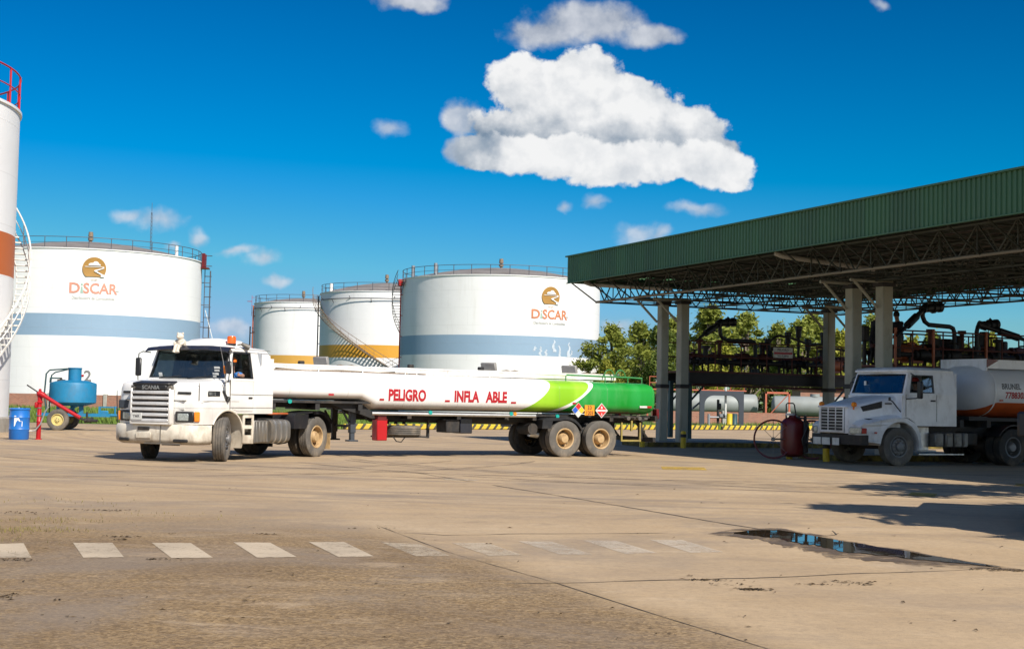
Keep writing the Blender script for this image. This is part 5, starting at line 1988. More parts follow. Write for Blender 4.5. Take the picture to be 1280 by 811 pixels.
def seated(look=0.0, out_arm=False):
    J = {'pelvis': (0, 0, 0.12), 'chest': (-0.03, 0.02, 0.46), 'neck': (-0.01, 0.03, 0.68), 'head': (0.03, 0.05, 0.83), 'crown': (0.02, 0.05, 0.91)}
    Rd = {'pelvis': (0.16, 0.13), 'chest': (0.18, 0.13), 'neck': 0.06, 'head': (0.082, 0.098), 'crown': 0.062}
    L = [('pelvis', 'chest'), ('chest', 'neck'), ('neck', 'head'), ('head', 'crown')]
    for sd, sg in (('l', 1), ('r', -1)):
        J[sd + 'hip'] = (0.08, sg * 0.10, 0.08)
        J[sd + 'knee'] = (0.46, sg * 0.13, 0.10)
        J[sd + 'foot'] = (0.52, sg * 0.13, -0.30)
        J[sd + 'toe'] = (0.68, sg * 0.13, -0.33)
        J[sd + 'shoulder'] = (-0.02, sg * 0.20 + 0.02, 0.60)
        if sd == 'l' and out_arm:
            J[sd + 'elbow'] = (0.02, 0.36, 0.545)
            J[sd + 'wrist'] = (0.25, 0.40, 0.56)
        else:
            J[sd + 'elbow'] = (0.16, sg * 0.25, 0.40)
            J[sd + 'wrist'] = (0.38, sg * 0.16, 0.44)
        Rd.update({sd + 'hip': 0.105, sd + 'knee': 0.07, sd + 'foot': 0.055, sd + 'toe': 0.04, sd + 'shoulder': 0.075, sd + 'elbow': 0.05, sd + 'wrist': 0.033})
        L += [('pelvis', sd + 'hip'), (sd + 'hip', sd + 'knee'), (sd + 'knee', sd + 'foot'), (sd + 'foot', sd + 'toe'), ('chest', sd + 'shoulder'), (sd + 'shoulder', sd + 'elbow'), (sd + 'elbow', sd + 'wrist')]
        hand(J, Rd, L, sd, J[sd + 'wrist'], (0.9, 0, 0.1), (0, 0, -1))
    return J, Rd, L


# ------------------------------------------------------------------ white bonneted tractor (local x forward, y left, origin under the front axle)
TA = R(-114)
TP = (-7.72, 34.0)
tr = thing('tractor_truck', 'white bonneted truck tractor with black visor and orange beacon pulling the long tanker', 'truck', (*TP, 0), TA)
WB = 4.0
ZT = lambda x: 1.93 - 0.12 * (x + 0.05) / 1.3
UPY = lambda z: 1.2 - 0.13 * max(0, z - 1.93) / 0.72


def plan(ins=0.0, x0=-0.05):
    half = [(0.70, 1.195), (0.92, 1.18), (1.02, 1.14), (1.09, 1.06), (1.14, 0.94), (1.19, 0.68), (1.215, 0.36), (1.22, 0.0)]
    pts = [(x0, 1.195)] + half
    pts = [(x - ins * (1 if x > 0 else 0), y - ins if y > ins else 0.0) for x, y in pts]
    return pts + [(x, -y) for x, y in pts[-2::-1]]


m = MB()
rings = []
for ins, f in ((0.0, None), (0.012, 0.16), (0.035, 0.06), (0.075, 0.018), (0.14, 0.0)):
    rings.append([(x, y, 1.245 if f is None else ZT(x) - f) for x, y in plan(ins)])
m.loft(rings, cap0=False)
hood = m.build('hood', 'truck white', tr, smooth=50)
m = MB()
low = [p for p in plan() if p[0] > 0.6]
low = [(0.62, 1.195)] + low + [(0.62, -1.195)]
m.loft([[(x, y, 0.87) for x, y in low], [(x, y, 1.24) for x, y in low]], cap0=False, cap1=False, closed=False)
for s_ in (1, -1):
    ap = [p for p in arch_pts(0, 0.54, 0.665, 0.43, 0.87) if p[0] >= -0.08]
    m.panel([(-0.05, 1.24)] + [(-0.05, 1.2)] + ap + [(0.615, 0.87), (0.615, 1.24)], [], lambda u, v, h, s_=s_: (u, s_ * (1.195 + h), v), 0.03)
m.build('wing_panel', 'truck white', tr, smooth=40)

for s_ in (1, -1):      # wheel arch lip and inner mudguard
    ap = arch_pts(0, 0.54, 0.665, 0.42, 0.87, 22)
    m = MB()
    m.tube([(u, s_ * 1.18, v) for u, v in ap], 0.028, 6)
    m.loft([[(u, s_ * 1.17, v), (u, s_ * 0.62, v), (u * 1.03, s_ * 0.62, v + 0.02), (u * 1.03, s_ * 1.17, v + 0.02)] for u, v in arch_pts(0, 0.54, 0.655, 0.30, 0.80, 22)])
    m.build('mudguard', 'truck cream', tr)

# seams, slots, badges on the bonnet
m = MB()
for s_ in (1, -1):
    m.box((0, 0, 0), (0.006, 0.02, 0.40), T=Matrix.Translation((1.045, s_ * 1.125, 1.62)) @ Matrix.Rotation(s_ * R(50), 4, 'Z'))
    m.box((0.3, s_ * 1.197, 1.41), (1.45, 0.006, 0.008))
    m.box((-0.055, s_ * 1.19, 1.55), (0.014, 0.03, 0.72))
m.box((1.16, 0, 1.415), (0.10, 1.7, 0.008))
m.build('panel_gap', 'dusty steel', hood)
for s_ in (1, -1):
    m = MB()
    m.box((0, 0, 0), (0.03, 0.34, 0.055), T=Matrix.Translation((1.165, s_ * 0.80, 1.585)) @ Matrix.Rotation(s_ * R(10), 4, 'Z'), bev=0.012)
    m.build('bonnet_handle', 'black plastic', hood)
m = MB()
m.box((0.58, 1.2, 1.585), (0.46, 0.012, 0.115), bev=0.004)
bd = m.build('side_badge', 'black plastic', hood)
text_mesh('112', 0.105, lambda x, y: (0.60 - x, 1.208, 1.545 + y), 'lettering', 'aluminium', bd, bold=0.004)
m = MB()
m.box((0.74, 1.209, 1.585), (0.10, 0.004, 0.07))
m.build('emblem', 'aluminium', bd)

# grille: dark box with bright slats, black name strip and a black cap above it
m = MB()
m.box((1.25, 0, 1.27), (0.24, 1.06, 0.80), bev=0.02)
gr = m.build('grille', 'chassis black', tr)
m = MB()
for k in range(6):
    m.box((1.365, 0, 0.945 + 0.128 * k), (0.05, 1.04, 0.074), bev=0.014)
m.build('grille_slat', 'grille silver', gr)
m = MB()
for s_ in (1, -1):
    m.box((1.31, s_ * 0.54, 1.27), (0.15, 0.05, 0.82), bev=0.012)
m.box((1.31, 0, 0.875), (0.15, 1.13, 0.05), bev=0.012)
m.build('grille_frame', 'truck white', gr)
m = MB()
m.box((1.33, 0.02, 1.705), (0.13, 0.86, 0.10), bev=0.015)
m.box((1.19, 0, 1.815), (0.34, 1.04, 0.065), T=Matrix.Translation((1.22, 0, 1.80)) @ Matrix.Rotation(R(9), 4, 'Y'), bev=0.02)
ns = m.build('name_strip', 'black plastic', gr)
text_mesh('SCANIA', 0.125, lambda x, y: (1.398, x * 1.12 + 0.02, 1.66 + y), 'lettering', 'aluminium', ns, bold=0.003)
for s_ in (1, -1):
    m = MB()
    m.box((1.31, s_ * 0.51, 1.70), (0.10, 0.13, 0.09), bev=0.01)
    m.build('vent_block', 'dusty steel', gr)
m = MB()
m.box((1.400, -0.36, 1.035), (0.012, 0.32, 0.16), bev=0.004)
lp = m.build('number_plate', 'plate white', tr)
text_mesh('TMR', 0.085, lambda x, y: (1.408, -0.36 + x * 1.15, 1.005 + y), 'lettering', 'dark grey paint', lp, bold=0.003)

# headlamps
for s_ in (1, -1):
    T = Matrix.Translation((1.15, s_ * 0.82, 1.04)) @ Matrix.Rotation(s_ * R(16), 4, 'Z')
    m = MB()
    m.box((0, 0, 0), (0.09, 0.44, 0.25), T=T, bev=0.02)
    hl = m.build('headlight', 'black plastic', tr)
    m = MB()
    m.box((0, 0, 0), (0.04, 0.26, 0.165), T=T @ Matrix.Translation((0.04, s_ * -0.03, -0.005)), bev=0.012)
    m.build('lens', 'lamp clear', hl)
    m = MB()
    m.box((0, 0, 0), (0.10, 0.13, 0.23), T=Matrix.Translation((1.065, s_ * 1.09, 1.045)) @ Matrix.Rotation(s_ * R(40), 4, 'Z'), bev=0.02)
    m.build('turn_signal', 'lamp amber', hl)
    m = MB()
    m.box((1.09, s_ * 0.90, 1.30), (0.16, 0.36, 0.20), bev=0.02) if s_ < 0 else m.box((1.17, s_ * 0.72, 1.225), (0.05, 0.2, 0.03))
    m.build('lamp_surround', 'portal steel' if s_ < 0 else 'truck white', hl)

# front bumper
def bump_plan(ins):
    half = [(0.66, 1.22), (0.98, 1.22), (1.10, 1.17), (1.19, 1.06), (1.27, 0.80), (1.31, 0.40), (1.32, 0.0)]
    p = [(x - ins, y - ins if y > 0 else 0) for x, y in half]
    return p + [(x, -y) for x, y in p[-2::-1]]


m = MB()
r_out = []
for ins, z in ((0.10, 0.40), (0.015, 0.46), (0.0, 0.52), (0.0, 0.80), (0.02, 0.85), (0.09, 0.865)):
    r_out.append([(x, y, z) for x, y in bump_plan(ins)])
m.loft(r_out, closed=False, cap0=False, cap1=False)
m.loft([r_out[0], [(x - 0.1, y * 0.9, z) for x, y, z in r_out[0]]], closed=False, cap0=False, cap1=False)
m.loft([r_out[-1], [(x - 0.25, y * 0.9, z) for x, y, z in r_out[-1]]], closed=False, cap0=False, cap1=False)
bp = m.build('front_bumper', 'truck cream', tr, smooth=45)
m = MB()
m.box((1.325, -0.20, 0.755), (0.03, 0.34, 0.075), bev=0.02)
m.build('bumper_slot', 'chassis black', bp)
for s_ in (1, -1):
    m = MB()
    m.box((0, 0, 0), (0.05, 0.36, 0.075), T=Matrix.Translation((1.262, s_ * 0.80, 0.495)) @ Matrix.Rotation(s_ * R(14), 4, 'Z'), bev=0.02)
    m.build('fog_light', 'chassis black', bp)
m = MB()
m.box((1.322, 0.28, 0.64), (0.014, 0.012, 0.40))
m.box((1.305, 0.32, 0.42), (0.03, 1.0, 0.02))
m.build('bumper_seam', 'dusty steel', bp)
m = MB()
m.box((1.33, -0.20, 0.60), (0.014, 0.42, 0.13), bev=0.004)
m.build('bumper_patch', 'truck cream', bp)

# cab shell
m = MB()
side_low = [(-0.06, 1.93), (-0.06, 1.205), (-0.16, 1.18), (-0.30, 1.135), (-0.40, 1.12), (-1.85, 1.12), (-1.85, 1.93)]
for s_ in (1, -1):
    m.panel(side_low, [[(-0.13, 1.90), (-1.01, 1.90), (-1.01, 1.17), (-0.38, 1.17), (-0.13, 1.23)]] if True else [], lambda u, v, h, s_=s_: (u, s_ * (1.2 + h), v), 0.04)
    up_out = [(-0.02, 1.93), (-1.85, 1.93), (-1.85, 2.44), (-1.82, 2.54), (-1.74, 2.62), (-0.24, 2.64)]
    m.panel(up_out, [[(-0.13, 1.945), (-1.01, 1.945), (-1.01, 2.605), (-0.23, 2.605)]], lambda u, v, h, s_=s_: (u, s_ * (UPY(v) + h), v), 0.04)
m.box((-1.845, 0, 1.80), (0.04, 2.38, 1.34))
m.box((-1.83, 0, 2.50), (0.05, 2.18, 0.10))
# windscreen surround
WS = lambda u, v, h: (0.03 - 0.27 * (v - 1.93) / 0.73 + 0.07 * (1 - (u / 1.1) ** 2) + h, u, v)
WO = [(-1.19, 1.90), (1.19, 1.90), (1.085, 2.67), (-1.085, 2.67)]
WI = [(-1.10, 1.955), (-0.55, 1.945), (0, 1.94), (0.55, 1.945), (1.10, 1.955), (1.02, 2.60), (0.5, 2.61), (0, 2.612), (-0.5, 2.61), (-1.02, 2.60)]
WOd = [(-1.19, 1.90), (-0.6, 1.90), (0, 1.90), (0.6, 1.90), (1.19, 1.90), (1.085, 2.67), (0.6, 2.67), (0, 2.67), (-0.6, 2.67), (-1.085, 2.67)]
m.panel(WOd, [WI], WS, 0.05)
# roof
rp = lambda ins, z: [(x, y, z - 0.03 * max(0, -x - 0.2)) for x, y in [(-0.16 - ins, 1.075 - ins), (-0.10 - ins, 0.9 - ins), (-0.03 - ins, 0.0), (-0.10 - ins, -0.9 + ins), (-0.16 - ins, -1.075 + ins), (-1.72 + ins, -1.075 + ins), (-1.83 + ins, -0.95 + ins), (-1.83 + ins, 0.95 - ins), (-1.72 + ins, 1.075 - ins)]]
m.loft([rp(0, 2.64), rp(0.012, 2.70), rp(0.06, 2.735), rp(0.2, 2.755)], cap0=False)
m.build('cab', 'truck white', tr, smooth=35)
m = MB()
m.loft([[(x, y, z) for x, y in ((-0.14 - i, 0.82 - i), (-0.10 - i, 0.3), (-0.14 - i, -0.22 + i), (-1.25 + i, -0.22 + i), (-1.25 + i, 0.82 - i))] for i, z in ((0, 2.72), (0.03, 2.81), (0.12, 2.88), (0.26, 2.91))], cap0=False)
m.build('roof_cap', 'truck white', tr, smooth=40)
m = MB()
m.box((-0.95, 1.203, 1.575), (1.78, 0.006, 0.010))
m.box((-0.95, 1.203, 1.265), (1.78, 0.006, 0.010))
m.box((-1.0, 1.15, 2.655), (1.5, 0.008, 0.012))
m.build('panel_gap', 'dusty steel', tr)

for s_ in (1, -1):
    m = MB()
    m.panel([(-0.14, 1.895), (-1.0, 1.895), (-1.0, 1.18), (-0.385, 1.18), (-0.14, 1.235)], [], lambda u, v, h, s_=s_: (u, s_ * (1.197 + h), v), 0.035)
    m.panel([(-0.145, 1.955), (-1.0, 1.955), (-1.0, 2.595), (-0.235, 2.595)], [[(-0.19, 1.975), (-0.955, 1.975), (-0.955, 2.56), (-0.26, 2.56)]], lambda u, v, h, s_=s_: (u, s_ * (UPY(v) - 0.004 + h), v), 0.035)
    m.box((-0.57, s_ * 1.178, 1.925), (0.86, 0.034, 0.056))
    dr = m.build('door', 'truck white', tr, smooth=30)
    m = MB()
    m.panel([(-0.15, 1.96), (-0.99, 1.96), (-0.99, 2.59), (-0.235, 2.59)], [[(-0.20, 1.985), (-0.945, 1.985), (-0.945, 2.55), (-0.27, 2.55)]], lambda u, v, h, s_=s_: (u, s_ * (UPY(v) + 0.004 + h), v), 0.01)
    m.build('window_seal', 'black plastic', dr)
    m = MB()
    if s_ < 0:
        m.panel([(-0.19, 1.975), (-0.955, 1.975), (-0.955, 2.56), (-0.26, 2.56)], [], lambda u, v, h, s_=s_: (u, s_ * (UPY(v) - 0.02 + h), v), 0.006)
    else:                                     # driver window half open: rear sliding half only
        m.panel([(-0.62, 1.975), (-0.955, 1.975), (-0.955, 2.56), (-0.62, 2.56)], [], lambda u, v, h, s_=s_: (u, s_ * (UPY(v) - 0.02 + h), v), 0.006)
    m.build('window', 'window glass', dr)
    m = MB()
    m.box((-0.88, s_ * 1.208, 1.50), (0.16, 0.02, 0.04), bev=0.008)
    m.build('handle', 'black plastic', dr)
m = MB()
m.panel(WI, [], lambda u, v, h: (WS(u, v, h)[0] - 0.02, u, v), 0.006)
wsg = m.build('windscreen', 'windscreen glass', tr, smooth=60)
m = MB()
m.panel([(x * 1.012, 1.93 + (z - 1.93) * 1.02 - 0.006 + 0.0) for x, z in WI], [[(x * 0.975, 1.95 + (z - 1.93) * 0.955) for x, z in WI]], lambda u, v, h: (WS(u, v, h)[0] + 0.006, u, v), 0.012)
m.build('windscreen_seal', 'black plastic', wsg)
m = MB()
rn = random.Random(6)
for (u, v, a, b) in ((0.80, 2.20, .16, .055), (0.82, 2.13, .14, .045), (0.81, 2.05, .17, .06), (0.80, 1.99, .10, .035), (-0.78, 2.02, .10, .10)):
    x = WS(u, v, 0)[0] - 0.012
    m.box((0, 0, 0), (0.003, a, b), T=Matrix.Translation((x, u, v)) @ Matrix.Rotation(R(20), 4, 'Y'))
m.build('sticker', 'paper white', wsg)
m = MB()
for (u0, u1) in ((-0.75, -0.1), (0.1, 0.75)):
    a, b = Vector((WS(u0, 1.93, 0)[0] + 0.04, u0, 1.93)), Vector((WS(u1, 2.0, 0)[0] + 0.035, u1, 2.0))
    m.cyl(a, b, 0.012, n=6)
m.build('wiper', 'black plastic', wsg)
# sun visor
m = MB()
rg = []
for u in (-1.20, -1.10, -0.6, 0, 0.6, 1.10, 1.20):
    k = 0.07 * (1 - (u / 1.2) ** 2)
    dz = -0.05 * (abs(u) / 1.2) ** 4
    rg.append([(-0.19 + k, u, 2.73 + dz), (0.0 + k, u, 2.715 + dz), (0.10 + k, u, 2.625 + dz), (0.09 + k, u, 2.615 + dz), (-0.01 + k, u, 2.695 + dz), (-0.19 + k, u, 2.71 + dz)])
m.loft(rg)
m.build('sun_visor', 'visor black', tr, smooth=50)
m = MB()
m.cyl((-0.42, 0.93, 2.74), (-0.42, 0.93, 2.79), 0.11, n=20)
bc = m.build('beacon', 'black plastic', tr)
m = MB()
m.lathe([(0.105, 2.79), (0.105, 2.93), (0.09, 2.965), (0.0, 2.97)], 20, 'z', (-0.42, 0.93, 0))
m.build('lens', 'beacon orange', bc)
m = MB()
m.tube([(-0.56, 1.0, 2.76), (-0.62, 1.1, 2.78), (-0.72, 1.14, 2.72), (-0.85, 1.12, 2.70)], 0.022, 8)
m.cyl((-0.66, 1.06, 2.79), (-0.82, 1.16, 2.71), 0.04, 0.07, n=12)
m.build('air_horn', 'dusty steel', tr)
# whip aerial on the wing with its bracket
m = MB()
m.tube([(0.16, 1.22, 1.50), (0.20, 1.24, 1.9), (0.30, 1.22, 2.35), (0.36, 1.16, 2.72)], [0.012, 0.011, 0.008, 0.005], 6)
an = m.build('aerial', 'aluminium', tr)
m = MB()
m.cyl((0.235, 1.235, 2.06), (0.27, 1.228, 2.24), 0.026, 0.018, n=10)
m.build('aerial_coil', 'lamp amber', an)
m = MB()
m.tube([(0.24, 1.21, 1.66), (0.14, 1.24, 1.50), (0.06, 1.22, 1.44)], 0.025, 8)
m.cyl((0.09, 1.22, 1.42), (0.02, 1.22, 1.50), 0.045, n=10)
m.build('aerial_bracket', 'black plastic', an)
# mirrors
for s_ in (-1, 1):
    m = MB()
    xm = 0.06 if s_ < 0 else 0.30
    m.tube([(xm - 0.08, s_ * 1.12, 2.55), (xm + 0.02, s_ * 1.28, 2.57), (xm + 0.02, s_ * 1.40, 2.52), (xm + 0.02, s_ * 1.42, 2.1), (xm + 0.02, s_ * 1.40, 1.86), (xm - 0.04, s_ * 1.22, 1.84)], 0.014, 6)
    mr = m.build('mirror_arm', 'black plastic', tr)
    m = MB()
    m.box((xm + 0.02, s_ * 1.40, 2.2), (0.07, 0.17, 0.44) if s_ < 0 else (0.06, 0.15, 0.30), bev=0.025)
    m.build('mirror', 'black plastic', mr)
m = MB()
for (x, y, z) in ((1.2, -1.05, 0.86), (1.05, -1.18, 0.88)):
    m.tube([(x, y, z), (x + 0.01, y - 0.03, z + 0.5), (x + 0.02, y - 0.03, z + 0.75)], [0.01, 0.009, 0.006], 5)
m.build('corner_rod', 'black plastic', tr)
# interior
m = MB()
m.box((-0.95, 0, 1.16), (1.75, 2.3, 0.05))
m.box((-1.60, 0, 1.45), (0.42, 2.2, 0.55), bev=0.05)
m.box((-0.10, 0, 1.72), (0.24, 2.24, 0.34), bev=0.06)
m.build('cab_floor', 'interior', tr)
m = MB()
for yy in (0.58, -0.58):
    m.box((-0.78, yy, 1.45), (0.5, 0.52, 0.16), bev=0.05)
    m.box((-1.06, yy, 1.85), (0.14, 0.5, 0.75), bev=0.06)
m.build('seat', 'seat cloth', tr)
m = MB()
for k in range(14):
    m.cyl((-1.40 + 0.02 * (k % 2), -1.05 + 0.162 * k, 1.75), (-1.40 + 0.02 * (k % 2), -1.05 + 0.162 * k, 2.6), 0.085, n=10)
m.build('curtain', 'curtain cloth', tr)
m = MB()
m.tube([(-0.30 + 0.06 * math.sin(a), 0.58 + 0.23 * math.cos(a), 1.86 + 0.20 * math.sin(a)) for a in [2 * PI * k / 24 for k in range(24)]], 0.018, 8, closed=True)
m.cyl((-0.30, 0.58, 1.86), (-0.12, 0.58, 1.70), 0.03, n=8)
m.build('steering_wheel', 'black plastic', tr)

# steps, battery box, fuel tank, mudguards, frame
for s_ in (1, -1):
    m = MB()
    m.panel([(-0.66, 1.11), (-0.66, 0.42), (-1.10, 0.40), (-1.10, 1.11)], [[(-0.72, 1.02), (-1.04, 1.02), (-1.04, 0.84), (-0.72, 0.84)], [(-0.72, 0.76), (-1.04, 0.76), (-1.04, 0.60), (-0.72, 0.60)]], lambda u, v, h, s_=s_: (u, s_ * (1.17 + h), v), 0.03)
    for z in (0.84, 0.60):
        m.box((-0.88, s_ * 1.04, z - 0.01), (0.34, 0.24, 0.025))
    m.box((-0.88, s_ * 0.92, 0.75), (0.44, 0.03, 0.68))
    m.box((-0.88, s_ * 1.0, 0.41), (0.44, 0.30, 0.03))
    m.build('step', 'truck cream', tr)
m = MB()
m.box((-1.46, 0.92, 0.68), (0.64, 0.46, 0.56), bev=0.03)
for k in range(4):
    m.box((-1.25 - 0.14 * k, 1.155, 0.68), (0.05, 0.02, 0.50), bev=0.008)
m.build('battery_box', 'dusty steel', tr)
for s_ in (1, -1):
    m = MB()
    x0, x1 = (-1.88, -2.74) if s_ > 0 else (-1.2, -2.6)
    sec = [(0.90 + 0.27 * math.copysign(abs(math.cos(a)) ** 0.55, math.cos(a)), 0.68 + 0.29 * math.copysign(abs(math.sin(a)) ** 0.55, math.sin(a))) for a in [2 * PI * k / 28 for k in range(28)]]
    m.loft([[(x, s_ * y, z) for y, z in sec] for x in (x0, x1)])
    ft = m.build('fuel_tank', 'dusty steel', tr)
    m = MB()
    for k in (0.22, 0.5, 0.78):
        x = x0 + (x1 - x0) * k
        big = [(0.90 + (y - 0.90) * 1.05, 0.68 + (z - 0.68) * 1.05) for y, z in sec]
        m.loft([[(x - 0.03, s_ * y, z) for y, z in big], [(x + 0.03, s_ * y, z) for y, z in big]])
    m.build('tank_strap', 'aluminium', ft)
m = MB()
m.box((-2.42, 0.95, 1.115), (0.85, 0.16, 0.055), bev=0.02)
m.build('orange_lashing', 'rust orange', tr)
for s_ in (1, -1):
    prof = [(-2.82, 0.74), (-2.84, 1.03), (-2.92, 1.10), (-3.4, 1.115), (-3.75, 1.15), (-4.05, 1.165), (-4.32, 1.12), (-4.52, 0.99), (-4.64, 0.80), (-4.68, 0.62)]
    m = MB()
    m.loft([[(u, s_ * 1.21, v), (u, s_ * 0.56, v), (u, s_ * 0.56, v + 0.03), (u, s_ * 1.21, v + 0.03)] for u, v in prof])
    m.panel([(-2.83, 0.74), (-3.42, 0.74), (-3.50, 0.86), (-3.52, 1.11), (-2.92, 1.10), (-2.84, 1.03)], [], lambda u, v, h, s_=s_: (u, s_ * (1.205 + h), v), 0.02)
    m.loft([[(u, s_ * 1.215, v - 0.05), (u, s_ * 1.215, v + 0.035), (u, s_ * 1.19, v + 0.035), (u, s_ * 1.19, v - 0.05)] for u, v in prof[4:]])
    m.build('mudguard', 'black plastic', tr, smooth=50)
    m = MB()
    m.box((-4.70, s_ * 0.90, 0.42), (0.02, 0.5, 0.46))
    m.build('mud_flap', 'rim ochre' if s_ > 0 else 'rubber', tr)
m = MB()
for s_ in (1, -1):
    m.box((-1.85, s_ * 0.42, 0.86), (6.0, 0.08, 0.26))
for x in (0.9, -0.9, -2.2, -3.2, -4.6):
    m.box((x, 0, 0.86), (0.12, 0.84, 0.2))
m.cyl((-4.0, -1.0, 0.52), (-4.0, 1.0, 0.52), 0.10, n=12)
m.lathe([(0.0, -.3), (0.2, -.22), (0.24, 0), (0.2, .22), (0.0, .3)], 18, 'y', (-4.0, 0, 0.52))
m.box((0.0, 0, 0.48), (0.14, 1.9, 0.14), bev=0.02)
m.cyl((-0.6, 0, 0.72), (-3.9, 0, 0.56), 0.06, n=8)
m.box((0.1, 0, 0.95), (1.4, 0.7, 0.7), bev=0.08)
m.box((-1.6, -0.2, 0.55), (0.9, 0.5, 0.3), bev=0.05)
m.build('chassis_frame', 'chassis black', tr)
m = MB()
m.box((-3.7, 0, 1.10), (0.95, 0.9, 0.06), bev=0.02)
m.box((-3.7, 0, 1.03), (0.5, 1.0, 0.10))
m.build('fifth_wheel', 'chassis black', tr)
m = MB()
for k, dy_ in enumerate((-0.2, 0.0, 0.2)):
    m.tube([(-1.87, dy_, 1.7), (-2.1, dy_ * 1.3, 1.45), (-2.5, dy_ * 1.2, 1.30), (-2.9, dy_, 1.5)], 0.02, 6)
m.build('air_hose', 'bright red', tr)
STEER = R(26)
wheel(tr, (0, 1.03, 0.52), 0.52, 0.30, 'front', 1, 'dusty tread', 'rim grey', STEER, nutm='chrome')
wheel(tr, (0, -1.03, 0.52), 0.52, 0.30, 'front', -1, 'rubber', 'rim grey', STEER)
for s_ in (1, -1):
    wheel(tr, (-4.0, s_ * 1.05, 0.52), 0.52, 0.28, 'rear', s_, 'dusty tread', 'rim ochre')
    wheel(tr, (-4.0, s_ * 0.71, 0.52), 0.52, 0.28, 'rear', s_, 'rubber', 'rim ochre', rim=False)


def on(pose_xy, a, p):
    c, s = math.cos(a), math.sin(a)
    return (pose_xy[0] + c * p[0] - s * p[1], pose_xy[1] + s * p[0] + c * p[1], p[2])


J, Rd, L = seated(out_arm=True)
person('person', 'driver in an orange cap and blue shirt at the open window of the white tractor', J, Rd, L, on(TP, TA, (-0.60, 0.80, 1.47)), TA + R(6), cap='cap orange', mats={'shirt': 'blue shirt', 'legs': 'dark cloth'})

# white plush toy hanging on the visor
pb = thing('plush_toy', 'dusty white plush bear sitting on the black sun visor', 'plush toy', on(TP, TA, (0.02, -0.22, 2.70)), TA)
def blob(m_, c, r, n=12):
    rx, ry, rz_ = r if isinstance(r, tuple) else (r, r, r)
    vs, fs = [], []
    for i in range(n + 1):
        th = PI * i / n
        for k in range(n * 2):
            a = PI * k / n
            vs.append((c[0] + rx * math.sin(th) * math.cos(a), c[1] + ry * math.sin(th) * math.sin(a), c[2] + rz_ * math.cos(th)))
    for i in range(n):
        for k in range(n * 2):
            fs.append((i * 2 * n + k, i * 2 * n + (k + 1) % (2 * n), (i + 1) * 2 * n + (k + 1) % (2 * n), (i + 1) * 2 * n + k))
    m_.add(vs, fs)
m = MB()
blob(m, (-0.01, 0.02, 0.07), (0.10, 0.115, 0.12))
m.build('body', 'plush white', pb)
m = MB()
blob(m, (0.03, 0, 0.235), (0.085, 0.09, 0.085))
hd = m.build('head', 'plush white', pb)
for s_ in (1, -1):
    m = MB()
    blob(m, (0.02, s_ * 0.07, 0.305), (0.02, 0.03, 0.03), 8)
    m.build('ear', 'plush white', hd)
    m = MB()
    m.tube([(0.05, s_ * 0.05, 0.02), (0.13, s_ * 0.045, 0.0), (0.17, s_ * 0.04, -0.10), (0.18, s_ * 0.05, -0.15)], [0.05, 0.048, 0.04, 0.05], 10)
    m.build('leg', 'plush white', pb)
    m = MB()
    m.tube([(0.0, s_ * 0.09, 0.14), (0.07, s_ * 0.12, 0.07), (0.12, s_ * 0.07, 0.03)], [0.04, 0.036, 0.035], 10)
    m.build('paw', 'plush white', pb)
m = MB()
blob(m, (0.11, 0, 0.22), (0.03, 0.035, 0.028), 8)
m.build('muzzle', 'plush white', hd)

# ------------------------------------------------------------------ long tank trailer (local x forward, origin under the kingpin)
LA = R(-150.5)
LP = (-6.215, 37.38)
tl = thing('tank_trailer', 'long white semi trailer tank with a green tail and red danger lettering', 'tank trailer', (*LP, 0), LA)
ZC, HH, HW = 1.735, 0.50, 1.21


TE = 0.48


def tsec(zb, zt_, n=40, hw=HW):
    zc, hh = (zb + zt_) / 2, (zt_ - zb) / 2
    e = TE
    return [(hw * math.copysign(abs(math.cos(a)) ** e, math.cos(a)), zc + hh * math.copysign(abs(math.sin(a)) ** e, math.sin(a))) for a in [2 * PI * k / n for k in range(n)]]


m = MB()
ST = [(0.72, 1.56, 2.14, 0.80), (0.66, 1.50, 2.20, 0.93), (0.55, 1.475, 2.235, 1.0), (-2.0, 1.475, 2.235, 1.0), (-2.42, 1.235, 2.235, 1.0), (-6.5, 1.235, 2.20, 1.0), (-10.6, 1.225, 2.16, 1.0), (-11.26, 1.225, 2.155, 1.0), (-11.32, 1.235, 2.145, 0.99), (-11.36, 1.27, 2.11, 0.96)]
rings = []
for (x, zb, zt_, k) in ST:
    rings.append([(x, y * k, z) for y, z in tsec(zb, zt_)])
m.loft(rings)
bt = m.build('barrel', 'tanker livery', tl, smooth=28)


def tside(z, zb=1.235, zt_=2.21):
    """half width of the barrel at height z"""
    zc, hh = (zb + zt_) / 2, (zt_ - zb) / 2
    q = min(0.999, abs(z - zc) / hh)
    return HW * (1 - q ** (2 / TE)) ** (TE / 2)


def tmap(xc, z0):
    return lambda x, y: (xc - x, tside(z0 + y) + 0.006, z0 + y)


for body, xc, sq in (('PELIGRO', -3.30, 0.70), ('INFLA', -5.08, 0.70), ('ABLE', -6.02, 0.72)):
    text_mesh(body, 0.405, tmap(xc, 1.515), 'lettering', 'lettering red', bt, bold=0.018, squeeze=sq, cuts=4)
m = MB()
for (x, z, wd) in ((-2.56, 1.50, 0.13), (-4.50, 1.495, 0.15), (-6.56, 1.485, 0.16), (-1.12, 1.60, 0.15), (-8.55, 1.50, 0.12)):
    m.add([(x - wd / 2, tside(z) + 0.007, z), (x + wd / 2, tside(z) + 0.007, z), (x + wd / 2, tside(z + 0.05) + 0.007, z + 0.05), (x - wd / 2, tside(z + 0.05) + 0.007, z + 0.05)], [(0, 1, 2, 3)])
m.build('red_marker', 'lettering red', bt, smooth=None)


